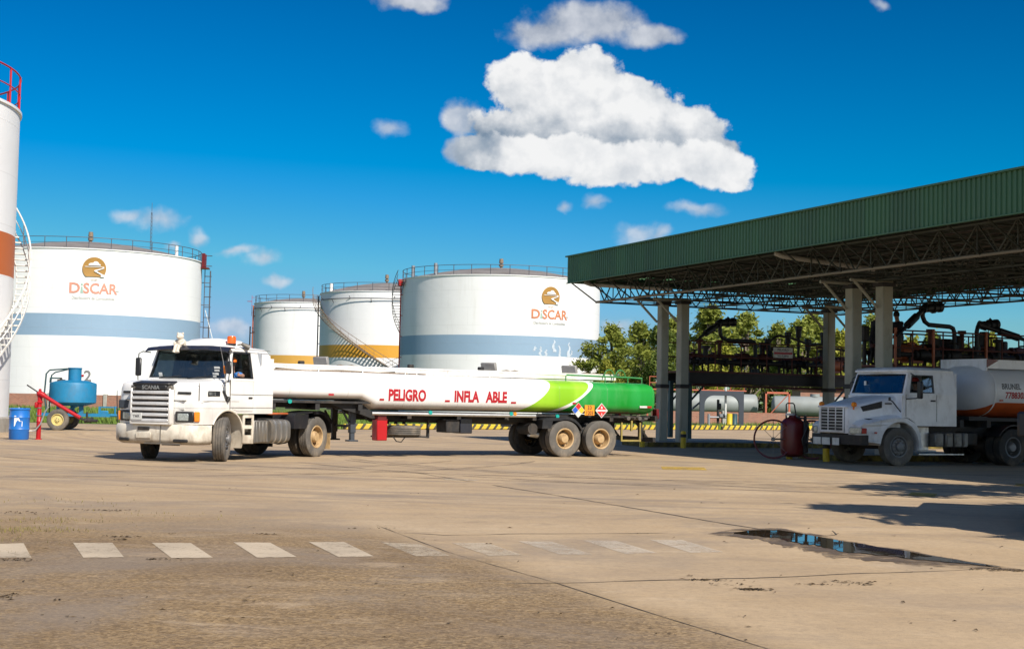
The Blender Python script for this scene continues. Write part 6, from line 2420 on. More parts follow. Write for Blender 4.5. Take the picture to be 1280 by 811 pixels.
def diamond(x, z, r, colr, nm, parent):
    m_ = MB()
    q = [(0, r), (r, 0), (0, -r), (-r, 0)]
    m_.add([(x - a, 1.222, z + b) for a, b in q] + [(x - a, 1.212, z + b) for a, b in q], [(0, 1, 2, 3), (4, 5, 6, 7), (0, 1, 5, 4), (1, 2, 6, 5), (2, 3, 7, 6), (3, 0, 4, 7)])
    return m_.build(nm, colr, parent)


zp = 1.335
hz = diamond(-8.68, zp, 0.215, 'plate white', 'hazard_diamond', bt)
for (dx, dz, cm) in ((0, 0.105, 'diamond red'), (-0.105, 0, 'diamond blue'), (0.105, 0, 'diamond yellow')):
    m = MB()
    r = 0.098
    m.add([(-8.68 - dx - a, 1.226, zp + dz + b) for a, b in ((0, r), (r, 0), (0, -r), (-r, 0))], [(0, 1, 2, 3)])
    m.build('diamond_field', cm, hz, smooth=None)
m = MB()
m.box((-9.06, 1.217, zp), (0.33, 0.012, 0.29), bev=0.003)
up_ = m.build('orange_plate', 'plate orange', bt)
text_mesh('33', 0.15, lambda x, y: (-9.06 - x, 1.2245, zp + 0.02 + y), 'lettering', 'black ink', up_, bold=0.004)
text_mesh('1203', 0.15, lambda x, y: (-9.06 - x * 0.85, 1.2245, zp - 0.125 + y), 'lettering', 'black ink', up_, bold=0.004)
dm = diamond(-9.47, zp, 0.215, 'plate white', 'flammable_diamond', bt)
m = MB()
r = 0.185
m.add([(-9.47 - a, 1.226, zp + b) for a, b in ((0, r), (r * 0.86, 0.028), (-r * 0.86, 0.028))], [(0, 1, 2)])
m.add([(-9.47 - a, 1.226, zp + b) for a, b in ((0, -r), (r * 0.86, -0.028), (-r * 0.86, -0.028))], [(0, 1, 2)])
m.build('diamond_field', 'diamond red', dm, smooth=None)
m = MB()
m.add([(-9.47 - a, 1.229, zp + 0.05 + b) for a, b in ((0, 0.085), (0.035, 0.03), (0.02, 0), (-0.02, 0), (-0.035, 0.03))], [(0, 1, 2, 3, 4)])
m.build('flame_mark', 'plate white', dm, smooth=None)
text_mesh('3', 0.09, lambda x, y: (-9.47 - x, 1.229, zp - 0.14 + y), 'lettering', 'plate white', dm, bold=0.004)
m = MB()
m.box((-10.93, 1.217, 1.46), (0.26, 0.010, 0.06))
m.build('reflector', 'plate white', bt)
m = MB()
m.box((-11.14, 1.217, 1.46), (0.16, 0.010, 0.06))
m.build('reflector', 'lamp red', bt)

# top walkway, rail and hatches
m = MB()
m.box((-5.0, 0.0, 2.27), (10.9, 0.90, 0.12), bev=0.02)
m.box((-5.0, 0.44, 2.31), (10.9, 0.03, 0.17))
m.build('walkway_coaming', 'rail white', tl)
m = MB()
m.tube([(0.35, 0.72, 2.375), (-5, 0.72, 2.355), (-8.55, 0.72, 2.335)], 0.026, 8)
for x in (0.33, -0.95, -2.2, -3.45, -4.75, -6.05):
    m.cyl((x, 0.72, 2.12), (x, 0.72, 2.37), 0.018, n=6)
m.build('top_rail', 'rail white', tl)
m = MB()
m.tube([(-8.55, 0.72, 2.335), (-10.75, 0.72, 2.315), (-11.2, 0.72, 2.30)], 0.024, 8)
for x in (-8.55, -9.9, -10.7, -11.2):
    m.cyl((x, 0.72, 2.05), (x, 0.72, 2.33), 0.018, n=6)
for x in (-10.15, -10.55):
    m.tube([(x + 0.17 * math.cos(a), 0.55, 2.33 + 0.20 * math.sin(a)) for a in [PI * k / 10 for k in range(11)]], 0.018, 6)
m.build('top_rail', 'rail green', tl)
m = MB()
rn = random.Random(2)
for k in range(16):
    x = 0.2 - k * 0.28
    m.box((x, 0.60, 2.235 + rn.uniform(-.008, .01)), (rn.uniform(.18, .3), 0.16, 0.03), bev=0.01)
m.tube([(0.2, 0.62, 2.27), (-0.6, 0.66, 2.22), (-1.6, 0.62, 2.25), (-2.7, 0.64, 2.22), (-3.2, 0.6, 2.25)], 0.03, 8)
m.build('hose', 'hatch brown', tl)
for hx, lid in ((-1.45, True), (-6.55, True), (-9.25, True)):
    m = MB()
    m.cyl((hx, 0, 2.3), (hx, 0, 2.40), 0.30, n=24)
    ht = m.build('hatch', 'rail white', tl)
    m = MB()
    m.box((hx + 0.18, 0.1, 2.47), (0.10, 0.52, 0.34), T=Matrix.Translation((hx + 0.16, 0.05, 2.46)) @ Matrix.Rotation(R(24), 4, 'Z') @ Matrix.Rotation(R(12), 4, 'Y'), bev=0.02)
    m.build('hatch_lid', 'hatch grey', ht)
    m = MB()
    rn = random.Random(int(hx * 10))
    m.loft([[(hx - 0.32 - 0.1 * q + rn.uniform(-.02, .02), (0.16 + 0.06 * math.sin(q)) * math.cos(a), 2.37 + (0.055 + 0.02 * math.sin(q * 2)) * math.sin(a)) for a in [2 * PI * k / 12 for k in range(12)]] for q in range(7)])
    m.build('dip_cover', 'hatch brown', ht)
for hx in (-3.9, -6.1, -0.7):
    m = MB()
    m.cyl((hx, 0.1, 2.3), (hx, 0.1, 2.42), 0.06, n=10)
    m.box((hx, 0.1, 2.45), (0.15, 0.15, 0.1), bev=0.02)
    m.build('breather', 'chassis black', tl)

# chassis
m = MB()
for s_ in (1, -1):
    m.box((-1.0, s_ * 0.46, 1.36), (3.0, 0.12, 0.18))
    m.box((-6.85, s_ * 0.46, 1.08), (8.8, 0.12, 0.24))
    m.loft([[(-2.05, s_ * 0.46 - 0.06, 1.46), (-2.05, s_ * 0.46 + 0.06, 1.46), (-2.05, s_ * 0.46 + 0.06, 1.26), (-2.05, s_ * 0.46 - 0.06, 1.26)], [(-2.55, s_ * 0.46 - 0.06, 1.2), (-2.55, s_ * 0.46 + 0.06, 1.2), (-2.55, s_ * 0.46 + 0.06, 0.96), (-2.55, s_ * 0.46 - 0.06, 0.96)]])
for x in (0.4, -0.8, -2.0, -3.5, -5.0, -6.5, -7.4, -10.0, -11.1):
    m.box((x, 0, 1.30 if x > -2.2 else 1.10), (0.12, 1.9 if x < -2.2 else 2.2, 0.16))
m.box((-0.85, 0, 1.43), (2.9, 2.2, 0.06))
m.panel([(-1.2, 1.40), (-2.1, 1.40), (-2.45, 1.16), (-2.5, 0.98), (-2.1, 1.12), (-1.6, 1.24)], [], lambda u, v, h: (u, 0.95 + h, v), 0.05)
m.box((-6.9, 0.0, 1.16), (8.9, 1.9, 0.06))
m.build('chassis_frame', 'chassis black', tl)
m = MB()
m.tube([(-2.30, 1.16, 1.155), (-7.30, 1.16, 1.150)], 0.048, 12)
m.tube([(-2.30, -1.16, 1.155), (-7.30, -1.16, 1.150)], 0.048, 12)
m.build('side_guard', 'aluminium', tl)
for (x, z) in ((0.0, 1.43), (-4.0, 1.20), (-6.5, 1.20), (-8.0, 1.15)):
    m = MB()
    m.cyl((x, 1.16, z), (x, 1.215, z), 0.055, n=14)
    m.build('side_lamp', 'reflector teal', tl)
m = MB()
m.cyl((-6.62, 1.16, 1.2), (-6.62, 1.215, 1.2), 0.05, n=14)
m.build('side_lamp', 'lamp amber', tl)
for s_ in (1, -1):
    m = MB()
    m.box((-1.98, s_ * 0.62, 0.98), (0.16, 0.16, 0.7), bev=0.01)
    m.box((-1.98, s_ * 0.62, 0.58), (0.12, 0.12, 0.30), bev=0.01)
    m.box((-1.98, s_ * 0.62, 0.42), (0.28, 0.26, 0.04), bev=0.01)
    m.cyl((-1.7, s_ * 0.62, 1.2), (-1.98, s_ * 0.62, 0.75), 0.03, n=6)
    m.build('landing_leg', 'chassis black' if s_ < 0 else 'portal steel', tl)
m = MB()
m.cyl((-1.98, -0.6, 0.8), (-1.98, 0.6, 0.8), 0.03, n=8)
m.build('landing_shaft', 'chassis black', tl)
m = MB()
m.box((-2.62, 0.98, 0.72), (0.30, 0.34, 0.56), bev=0.02)
rc = m.build('extinguisher_box', 'bright red', tl)
m = MB()
m.box((-2.62, 1.153, 0.995), (0.30, 0.006, 0.03))
m.box((-2.62, 1.0, 1.06), (0.26, 0.26, 0.16), bev=0.01)
m.build('box_hinge', 'deep red', rc)
m = MB()
tm_ = tyre_mesh(0.50, 0.27, 0.28)
sp_ = tm_.build('spare_tyre', 'dusty tread', tl, smooth=40)
sp_.location = (-3.45, 0.62, 0.70)
sp_.rotation_euler = (PI / 2, 0, 0)
m = MB()
m.box((-3.45, 0.62, 0.53), (1.5, 0.10, 0.04))
m.box((-3.45, 0.25, 0.53), (1.5, 0.06, 0.04))
m.box((-4.22, 0.62, 0.75), (0.05, 0.10, 0.5))
m.box((-2.85, 0.62, 0.75), (0.05, 0.10, 0.5))
m.tube([(-3.0, 1.0, 0.55), (-3.1, 1.02, 0.42), (-3.25, 1.0, 0.40), (-3.35, 1.0, 0.52)], 0.016, 6)
m.build('spare_carrier', 'chassis black', tl)
for k, x in enumerate((-4.78, -5.22)):
    m = MB()
    m.box((x, 0.72, 0.84), (0.38, 0.5, 0.40) if k else (0.42, 0.6, 0.36), bev=0.02)
    m.build('tool_box', 'visor black' if k else 'chassis black', tl)
m = MB()
for x in (-2.9, -3.15, -3.4, -3.65):
    m.cyl((x, 0.3, 0.86), (x, 0.3, 1.1), 0.05, n=8)
m.cyl((-2.6, 0.3, 0.98), (-7.2, 0.3, 0.95), 0.06, n=8)
m.build('discharge_pipe', 'chassis black', tl)
AX = (-8.28, -9.50)
for x in AX:
    for s_ in (1, -1):
        wheel(tl, (x, s_ * 1.06, 0.52), 0.52, 0.28, 'rear', s_, 'dusty tread', 'rim ochre')
        wheel(tl, (x, s_ * 0.72, 0.52), 0.52, 0.28, 'rear', s_, 'rubber', 'rim ochre', rim=False)
m = MB()
for x in AX:
    m.cyl((x, -1.0, 0.52), (x, 1.0, 0.52), 0.09, n=12)
    for s_ in (1, -1):
        m.loft([[(x + dx, s_ * 0.46 - 0.04, 0.72 + 0.10 * math.cos(dx * 2.4) + q), (x + dx, s_ * 0.46 + 0.04, 0.72 + 0.10 * math.cos(dx * 2.4) + q)] for dx in (-.55, -.3, 0, .3, .55) for q in (0,)], closed=False, cap0=False, cap1=False)
        m.box((x, s_ * 0.46, 0.72), (1.1, 0.08, 0.10))
    m.lathe([(0, -.35), (.12, -.3), (.12, .3), (0, .35)], 14, 'y', (x + 0.3, 0.0, 0.62))
m.box((-8.9, 0.0, 0.86), (2.4, 0.9, 0.22))
m.cyl((-7.35, 0.3, 0.78), (-7.35, 0.95, 0.78), 0.16, n=16)
m.build('axle', 'chassis black', tl)
m = MB()
m.cyl((-7.35, 0.75, 0.66), (-7.62, 0.75, 0.62), 0.10, n=14)
m.build('air_tank', 'aluminium', tl)
for s_ in (1, -1):
    prof = [(-7.50, 0.80), (-7.52, 1.02), (-7.62, 1.07)] + [(AX[0] - 0.60 * math.cos(a), 0.50 + 0.60 * math.sin(a)) for a in [PI * (0.42 + 0.06 * 0) + (PI * 0.97 - PI * 0.42) * 0 + q for q in (0,)]] * 0 + [(AX[0] + 0.62 * math.cos(a), 0.50 + 0.615 * math.sin(a)) for a in [R(72 + 12 * k) for k in range(8)]]
    m = MB()
    m.loft([[(u, s_ * 1.21, v), (u, s_ * 0.56, v), (u, s_ * 0.56, v + 0.025), (u, s_ * 1.21, v + 0.025)] for u, v in prof])
    m.loft([[(u, s_ * 1.215, v - 0.055), (u, s_ * 1.215, v + 0.03), (u, s_ * 1.195, v + 0.03), (u, s_ * 1.195, v - 0.055)] for u, v in prof[2:]])
    m.panel([(-7.50, 0.80), (-7.52, 1.02), (-7.62, 1.07), (-7.86, 1.04), (-7.80, 0.80)], [], lambda u, v, h, s_=s_: (u, s_ * (1.205 + h), v), 0.02)
    m.build('mudguard', 'black plastic', tl, smooth=50)
# rear end: bumper bar, lamps, steps
m = MB()
m.box((-11.45, 0, 1.12), (0.10, 2.3, 0.16), bev=0.01)
m.box((-11.42, 0, 0.50), (0.10, 2.2, 0.14), bev=0.01)
for s_ in (1, -1):
    m.box((-11.15, s_ * 0.75, 0.82), (0.10, 0.10, 0.62))
    m.cyl((-10.9, s_ * 0.75, 1.1), (-11.4, s_ * 0.75, 0.55), 0.035, n=6)
m.build('rear_bumper', 'chassis black', tl)
for s_ in (1, -1):
    m = MB()
    m.box((-11.52, s_ * 1.0, 1.26), (0.09, 0.26, 0.30), bev=0.02)
    tlb = m.build('tail_light', 'deep red', tl)
    m = MB()
    m.cyl((-11.565, s_ * 1.0, 1.26), (-11.59, s_ * 1.0, 1.26), 0.085, n=16)
    m.build('lens', 'lamp red', tlb)
m = MB()
for x in (-10.35, -11.0):
    m.box((x, 0.95, 0.72), (0.05, 0.05, 0.55))
m.box((-10.68, 0.95, 0.47), (0.70, 0.06, 0.05))
m.box((-10.7, 0.95, 0.9), (0.06, 0.05, 0.3))
m.build('side_frame', 'dull yellow', tl)
m = MB()
m.box((-11.05, 0.75, 1.12), (0.5, 0.4, 0.10), bev=0.03)
m.cyl((-10.5, 0.9, 1.15), (-10.5, 1.1, 1.12), 0.06, n=12)
m.cyl((-10.9, 0.9, 1.15), (-10.9, 1.1, 1.12), 0.06, n=12)
m.build('outlet_valve', 'dusty steel', tl)
# ------------------------------------------------------------------ parked white tanker under the canopy (local x forward, y left, origin under the front axle)
QP, QA = (10.22, 40.23), R(-155.4)
tk = thing('tanker_truck', 'white bonneted tanker with an orange belly parked in the shade of the canopy', 'tanker truck', (*QP, 0), QA)
ZH = lambda x: 1.60 + 0.34 * (1.36 - x) / 1.56
hw_ = lambda x: 0.66 + 0.30 * (1.36 - x) / 1.56
m = MB()
rings = []
for x in (1.36, 1.33, 1.1, 0.7, 0.3, -0.2):
    k = 0.03 if x == 1.36 else 0
    w2, zt = hw_(x) - k, ZH(x) - k
    rings.append([(x, w2, 0.86), (x, w2, zt - 0.16), (x, w2 - 0.03, zt - 0.06), (x, w2 - 0.12, zt), (x, 0, zt + 0.025), (x, -w2 + 0.12, zt), (x, -w2 + 0.03, zt - 0.06), (x, -w2, zt - 0.16), (x, -w2, 0.86)])
m.loft(rings)
hd2 = m.build('hood', 'old white', tk, smooth=45)
for s_ in (1, -1):
    m = MB()
    v = [(0.98, 1.60), (0.36, 1.76), (0.36, 1.58), (0.92, 1.47)]
    f = lambda x, z, o: (x, s_ * (hw_(x) + o), z)
    m.add([f(x, z, 0.012) for x, z in v] + [f(x, z, -0.02) for x, z in v], [(0, 1, 2, 3), (4, 5, 6, 7), (0, 1, 5, 4), (1, 2, 6, 5), (2, 3, 7, 6), (3, 0, 4, 7)])
    m.build('side_vent', 'black ink', hd2)
    m = MB()
    m.box((0.12, s_ * (hw_(0.12) + 0.006), 1.70), (0.34, 0.012, 0.05))
    m.build('side_badge', 'dusty steel', hd2)
    m = MB()
    m.lathe([(0.0, -0.05), (0.06, -0.05), (0.075, 0), (0.06, 0.05), (0, 0.05)], 16, 'x', (1.20, s_ * 0.72, 1.655))
    m.cyl((1.20, s_ * 0.70, 1.52), (1.20, s_ * 0.72, 1.62), 0.02, n=8)
    m.build('marker_lamp', 'lamp amber', hd2)
    # flared front wing with wheel arch
    m = MB()
    ap = arch_pts(0, 0.55, 0.66, 0.46, 0.60)
    zf = lambda u: 1.30 - 0.0 if u < 0.2 else 1.30 - 0.20 * ((u - 0.2) / 1.0)
    out = [(-0.78, 0.46)] + ap + [(1.02, 0.64), (1.24, 0.66), (1.26, 1.02), (1.10, 1.13), (0.6, 1.24), (0.2, 1.305), (-0.25, 1.30), (-0.55, 1.16), (-0.72, 0.86)]
    m.panel(out, [], lambda u, v_, h, s_=s_: (u, s_ * (1.2 - 0.16 * max(0, (u - 0.85) / 0.4) ** 1.5 + h), v_), 0.04)
    top = [(1.26, 1.02), (1.10, 1.13), (0.6, 1.24), (0.2, 1.305), (-0.2, 1.30)]
    m.loft([[(u, s_ * (1.19 - 0.16 * max(0, (u - 0.85) / 0.4) ** 1.5), v_ - 0.004), (u, s_ * 1.08, v_ + 0.045), (u, s_ * (hw_(u) - 0.02), v_ + 0.09), (u, s_ * (hw_(u) - 0.02), v_ - 0.05)] for u, v_ in top])
    m.loft([[(1.24, s_ * 1.04, z), (1.30, s_ * 0.95, z), (1.32, s_ * (hw_(1.3) - 0.03), z), (1.0, s_ * (hw_(1.3) - 0.03), z)] for z in (0.66, 1.02)])
    m.loft([[(u, s_ * 1.16, v_), (u, s_ * 0.66, v_), (u * 1.02, s_ * 0.66, v_ + 0.02), (u * 1.02, s_ * 1.16, v_ + 0.02)] for u, v_ in arch_pts(0, 0.55, 0.65, 0.40, 0.55, 20)])
    wg = m.build('wing', 'old white', tk, smooth=40)
    m = MB()
    m.box((0, 0, 0), (0.10, 0.36, 0.18), T=Matrix.Translation((1.285, s_ * 0.92, 0.95)) @ Matrix.Rotation(s_ * R(28), 4, 'Z'), bev=0.02)
    hl = m.build('headlight', 'lamp clear', wg)
    m = MB()
    m.box((0, 0, 0), (0.05, 0.17, 0.15), T=Matrix.Translation((1.17, s_ * 1.10, 0.945)) @ Matrix.Rotation(s_ * R(58), 4, 'Z'), bev=0.015)
    m.build('turn_signal', 'lamp red', hl)
    m = MB()
    m.box((0.84, s_ * 1.205, 0.90), (0.10, 0.02, 0.045), bev=0.008)
    m.build('side_marker', 'lamp red', wg)
# grille of thin white bars over a dark opening
m = MB()
m.box((1.35, 0, 1.225), (0.06, 1.04, 0.68))
g_ = m.build('grille', 'black ink', tk)
m = MB()
for k in range(8):
    m.box((1.392, 0, 0.93 + 0.085 * k), (0.022, 1.02, 0.018))
for k in range(4):
    m.box((1.395, -0.5 + k / 3, 1.225), (0.024, 0.022, 0.66))
m.box((1.39, 0, 0.90), (0.03, 1.04, 0.06), bev=0.01)
for s_ in (1, -1):
    m.box((1.39, s_ * 0.515, 1.225), (0.03, 0.035, 0.70), bev=0.008)
m.box((1.37, 0, 1.585), (0.07, 1.28, 0.05), bev=0.015)
m.build('grille_bars', 'old white', g_)
m = MB()
m.loft([[(x, y, z) for x, y in ((1.05, 1.16), (1.26, 1.08), (1.36, 0.8), (1.40, 0), (1.36, -0.8), (1.26, -1.08), (1.05, -1.16), (1.0, -1.0), (1.2, -0.7), (1.25, 0), (1.2, 0.7), (1.0, 1.0))] for z in (0.56, 0.60, 0.80, 0.83)])
b_ = m.build('front_bumper', 'chassis black', tk)
for k, (y, wd) in enumerate(((-0.62, 0.34), (-0.22, 0.36), (0.22, 0.30))):
    m = MB()
    m.box((1.425, y, 0.63), (0.014, wd, 0.20), bev=0.004)
    m.build('number_plate', 'plate white', b_)
# cab
UQ = lambda z: 1.2 - 0.10 * max(0, z - 1.98) / 0.7
m = MB()
cab_low = [(-0.15, 1.98), (-0.15, 1.32), (-0.3, 1.31), (-0.52, 1.19), (-0.60, 1.10), (-1.98, 1.10), (-1.98, 1.98)]
for s_ in (1, -1):
    m.panel(cab_low, [], lambda u, v, h, s_=s_: (u, s_ * (1.2 + h), v), 0.04)
    m.panel([(-0.15, 1.98), (-1.98, 1.98), (-1.98, 2.52), (-1.92, 2.60), (-0.40, 2.60)], [[(-0.36, 2.03), (-1.17, 2.03), (-1.17, 2.49), (-0.46, 2.49)]], lambda u, v, h, s_=s_: (u, s_ * (UQ(v) + h), v), 0.04)
m.box((-1.975, 0, 1.85), (0.03, 2.36, 1.45))
WQ = lambda u, v, h: (-0.13 - 0.22 * (v - 1.93) / 0.67 + 0.06 * (1 - (u / 1.1) ** 2) + h, u, v)
WOq = [(-1.19, 1.93), (-0.6, 1.93), (0, 1.93), (0.6, 1.93), (1.19, 1.93), (1.10, 2.62), (0.6, 2.62), (0, 2.62), (-0.6, 2.62), (-1.10, 2.62)]
WIq = [(-1.09, 2.0), (-0.55, 1.99), (0, 1.985), (0.55, 1.99), (1.09, 2.0), (1.04, 2.52), (0.5, 2.53), (0, 2.532), (-0.5, 2.53), (-1.04, 2.52)]
m.panel(WOq, [WIq], WQ, 0.05)
m.loft([[(-0.08, y, 1.30), (-0.08, y, 1.94), (-0.2, y, 1.94), (-0.2, y, 1.30)] for y in (-1.17, 1.17)])
m.loft([[(x, y, z) for x, y in ((-0.30 - i, 1.10 - i), (-0.22 - i, 0), (-0.30 - i, -1.10 + i), (-1.90 + i, -1.10 + i), (-1.97 + i, -0.9 + i), (-1.97 + i, 0.9 - i), (-1.90 + i, 1.10 - i))] for i, z in ((-0.02, 2.595), (-0.02, 2.64), (0.03, 2.69), (0.2, 2.73))], cap0=False)
m.build('cab', 'old white', tk, smooth=38)
m = MB()
m.panel(WIq, [], lambda u, v, h: (WQ(u, v, h)[0] - 0.02, u, v), 0.006)
wq = m.build('windscreen', 'windscreen glass', tk, smooth=60)
m = MB()
m.box((-0.26, -0.55, 2.13), (0.02, 0.22, 0.22))
m.box((-0.25, -0.62, 2.28), (0.02, 0.09, 0.12))
m.build('dash_poster', 'paper white', wq)
m = MB()
m.panel([(x * 1.01, 1.99 + (z - 1.985) * 1.03 - 0.012) for x, z in WIq], [[(x * 0.98, 2.0 + (z - 1.985) * 0.96) for x, z in WIq]], lambda u, v, h: (WQ(u, v, h)[0] + 0.006, u, v), 0.012)
m.build('windscreen_seal', 'black plastic', wq)
for s_ in (1, -1):
    m = MB()
    m.panel([(-0.18, 1.975), (-1.26, 1.975), (-1.26, 1.22), (-0.58, 1.22), (-0.32, 1.33), (-0.18, 1.34)], [], lambda u, v, h, s_=s_: (u, s_ * (1.206 + h), v), 0.005)
    dq = m.build('door', 'old white', tk, smooth=None)
    m = MB()
    if s_ < 0:
        m.panel([(-0.36, 2.03), (-1.17, 2.03), (-1.17, 2.49), (-0.46, 2.49)], [], lambda u, v, h, s_=s_: (u, s_ * (UQ(v) - 0.02 + h), v), 0.006)
    else:
        m.panel([(-0.82, 2.03), (-1.17, 2.03), (-1.17, 2.49), (-0.82, 2.49)], [], lambda u, v, h, s_=s_: (u, s_ * (UQ(v) - 0.02 + h), v), 0.006)
    m.build('window', 'window glass', dq)
    m = MB()
    m.panel([(-0.33, 2.01), (-1.19, 2.01), (-1.19, 2.51), (-0.44, 2.51)], [[(-0.37, 2.04), (-1.16, 2.04), (-1.16, 2.48), (-0.465, 2.48)]], lambda u, v, h, s_=s_: (u, s_ * (UQ(v) + 0.005 + h), v), 0.01)
    m.box((-0.185, s_ * 1.211, 1.66), (0.012, 0.006, 0.62))
    m.box((-1.265, s_ * 1.208, 1.60), (0.010, 0.006, 0.75))
    m.build('window_seal', 'black plastic', dq)
    m = MB()
    m.box((-1.13, s_ * 1.218, 1.80), (0.18, 0.02, 0.045), bev=0.008)
    m.build('handle', 'black plastic', dq)
    m = MB()
    m.tube([(-0.20, s_ * 1.2, 1.84), (-0.35, s_ * 1.42, 1.86), (-0.45, s_ * 1.46, 1.90)], 0.016, 6)
    m.tube([(-0.42, s_ * 1.12, 2.55), (-0.45, s_ * 1.44, 2.42), (-0.45, s_ * 1.46, 2.3)], 0.014, 6)
    ma = m.build('mirror_arm', 'black plastic', tk)
    m = MB()
    m.box((-0.46, s_ * 1.46, 2.09), (0.09, 0.20, 0.48), bev=0.03)
    m.build('mirror', 'black plastic', ma)
    m = MB()
    m.tube([(0.20, s_ * 0.98, 1.82), (0.14, s_ * 1.04, 1.76), (-0.08, s_ * 1.12, 1.48)], 0.018, 6)
    m.box((0.20, s_ * 0.99, 1.83), (0.08, 0.04, 0.10), bev=0.015)
    m.build('bonnet_catch', 'black plastic', tk)
m = MB()
m.box((-1.1, 0, 1.15), (1.7, 2.3, 0.05))
m.box((-0.30, 0, 1.80), (0.24, 2.2, 0.32), bev=0.06)
for yy in (0.58, -0.58):
    m.box((-1.1, yy, 1.42), (0.5, 0.52, 0.16), bev=0.05)
    m.box((-1.38, yy, 1.85), (0.14, 0.5, 0.8), bev=0.06)
m.build('cab_floor', 'interior', tk)
m = MB()
m.tube([(-0.52 + 0.06 * math.sin(a), 0.58 + 0.23 * math.cos(a), 1.92 + 0.20 * math.sin(a)) for a in [2 * PI * k / 24 for k in range(24)]], 0.018, 8, closed=True)
m.build('steering_wheel', 'black plastic', tk)
# steps, boxes, frame
for x, wd in ((-1.42, 0.34), (-1.78, 0.30), (-2.10, 0.30), (-2.36, 0.22)):
    m = MB()
    m.box((x, 0.95, 0.72), (wd - 0.03, 0.42, 0.40), bev=0.03)
    m.box((x, 1.165, 0.72), (wd * 0.6, 0.02, 0.25), bev=0.008)
    m.build('side_box', 'dusty steel', tk)
m = MB()
m.box((-0.98, 1.02, 0.42), (0.62, 0.32, 0.03), bev=0.008)
m.box((-1.5, 1.10, 0.32), (1.6, 0.10, 0.03))
m.box((-0.98, 0.9, 0.75), (0.5, 0.03, 0.64))
m.build('step', 'aluminium', tk)
m = MB()
for s_ in (1, -1):
    m.box((-3.7, s_ * 0.42, 0.95), (9.6, 0.09, 0.28))
for x in (0.8, -1.2, -2.4, -3.4, -5.0, -6.6, -8.2):
    m.box((x, 0, 0.95), (0.12, 0.84, 0.2))
    m.box((x, 0, 1.18), (0.14, 1.9, 0.20))
m.cyl((-4.1, -1, 0.52), (-4.1, 1, 0.52), 0.1, n=12)
m.lathe([(0, -.3), (.2, -.22), (.24, 0), (.2, .22), (0, .3)], 18, 'y', (-4.1, 0, 0.52))
m.cyl((-5.4, -1, 0.52), (-5.4, 1, 0.52), 0.1, n=12)
m.box((0, 0, 0.50), (0.14, 1.9, 0.14), bev=0.02)
m.box((0.2, 0, 0.9), (1.5, 0.7, 0.6), bev=0.08)
m.box((-2.9, 0.5, 0.75), (0.6, 0.5, 0.4), bev=0.05)
m.box((-3.1, 0, 1.33), (0.7, 1.7, 0.12))
m.box((-6.0, 0, 1.31), (5.4, 1.5, 0.10))
m.build('chassis_frame', 'chassis black', tk)
for (x, y, kd) in ((0, 1.03, 'front'), (0, -1.03, 'front'), (-4.1, 1.05, 'rear'), (-4.1, -1.05, 'rear'), (-5.4, 1.05, 'rear'), (-5.4, -1.05, 'rear')):
    s_ = 1 if y > 0 else -1
    wheel(tk, (x, y, 0.525), 0.525, 0.29, kd, s_, 'dusty tread' if kd == 'front' else 'rubber', 'rim grey')
    if kd == 'rear':
        wheel(tk, (x, y - s_ * 0.34, 0.525), 0.525, 0.28, kd, s_, 'rubber', 'rim grey', rim=False)
m = MB()
for s_ in (1, -1):
    m.loft([[(u, s_ * 1.22, v), (u, s_ * 0.56, v), (u, s_ * 0.56, v + 0.025), (u, s_ * 1.22, v + 0.025)] for u, v in [(-4.1 + 0.64 * math.cos(a), 0.525 + 0.62 * math.sin(a)) for a in [R(30 + 15 * k) for k in range(9)]]])
m.build('mudguard', 'black plastic', tk)
# tank body
sq = lambda k, r0, x: [(x, 1.22 * k * math.copysign(abs(math.cos(a)) ** 0.82, math.cos(a)), 2.12 + 0.77 * k * math.copysign(abs(math.sin(a)) ** 0.82, math.sin(a))) for a in [2 * PI * q / 48 for q in range(48)]]
m = MB()
m.loft([sq(k, 0, x) for x, k in ((-2.98, 0.12), (-3.0, 0.35), (-3.06, 0.62), (-3.15, 0.82), (-3.25, 0.93), (-3.36, 0.99), (-3.40, 1.0), (-5.2, 1.0), (-8.4, 1.0), (-8.44, 0.99), (-8.6, 0.85), (-8.7, 0.5), (-8.74, 0.12))])
tq = m.build('barrel', 'rigid tanker livery', tk, smooth=50)
m = MB()
for x in (-3.40, -5.2, -6.9, -8.4):
    m.loft([[(px_ + q, y * 1.008, 2.12 + (z - 2.12) * 1.01) for px_, y, z in sq(1, 0, x)] for q in (-0.025, 0.025)], cap0=False, cap1=False)
m.build('barrel_ring', 'old white', tq)
m = MB()
m.box((-3.32, 0, 2.88), (0.04, 1.9, 0.34))
for s_ in (1, -1):
    m.box((-5.9, s_ * 0.95, 2.90), (5.1, 0.03, 0.26))
m.box((-5.9, 0, 2.86), (5.0, 0.5, 0.06))
cm_ = m.build('walkway_coaming', 'old white', tk)
m = MB()
m.add([(-3.30, 0.975, 3.04), (-3.75, 0.975, 3.02), (-3.30, 0.975, 2.80), (-3.30, 0.955, 3.04), (-3.75, 0.955, 3.02), (-3.30, 0.955, 2.80)], [(0, 1, 2), (3, 4, 5), (0, 1, 4, 3), (1, 2, 5, 4), (2, 0, 3, 5)])
m.build('red_gusset', 'deep red', cm_)
qs = lambda z: 1.22 * (1 - min(0.999, abs(z - 2.12) / 0.77) ** (2 / 0.82)) ** (0.82 / 2) + 0.006
qmap = lambda xc, z0: (lambda x, y: (xc - x, qs(z0 + y), z0 + y))
text_mesh('BRUNEL', 0.22, qmap(-3.98, 2.19), 'lettering', 'dark grey paint', tq, bold=0.006, squeeze=0.9, cuts=3)
text_mesh('7788303380', 0.25, qmap(-4.32, 1.93), 'lettering', 'lettering red', tq, bold=0.008, squeeze=0.9, cuts=3)
m = MB()
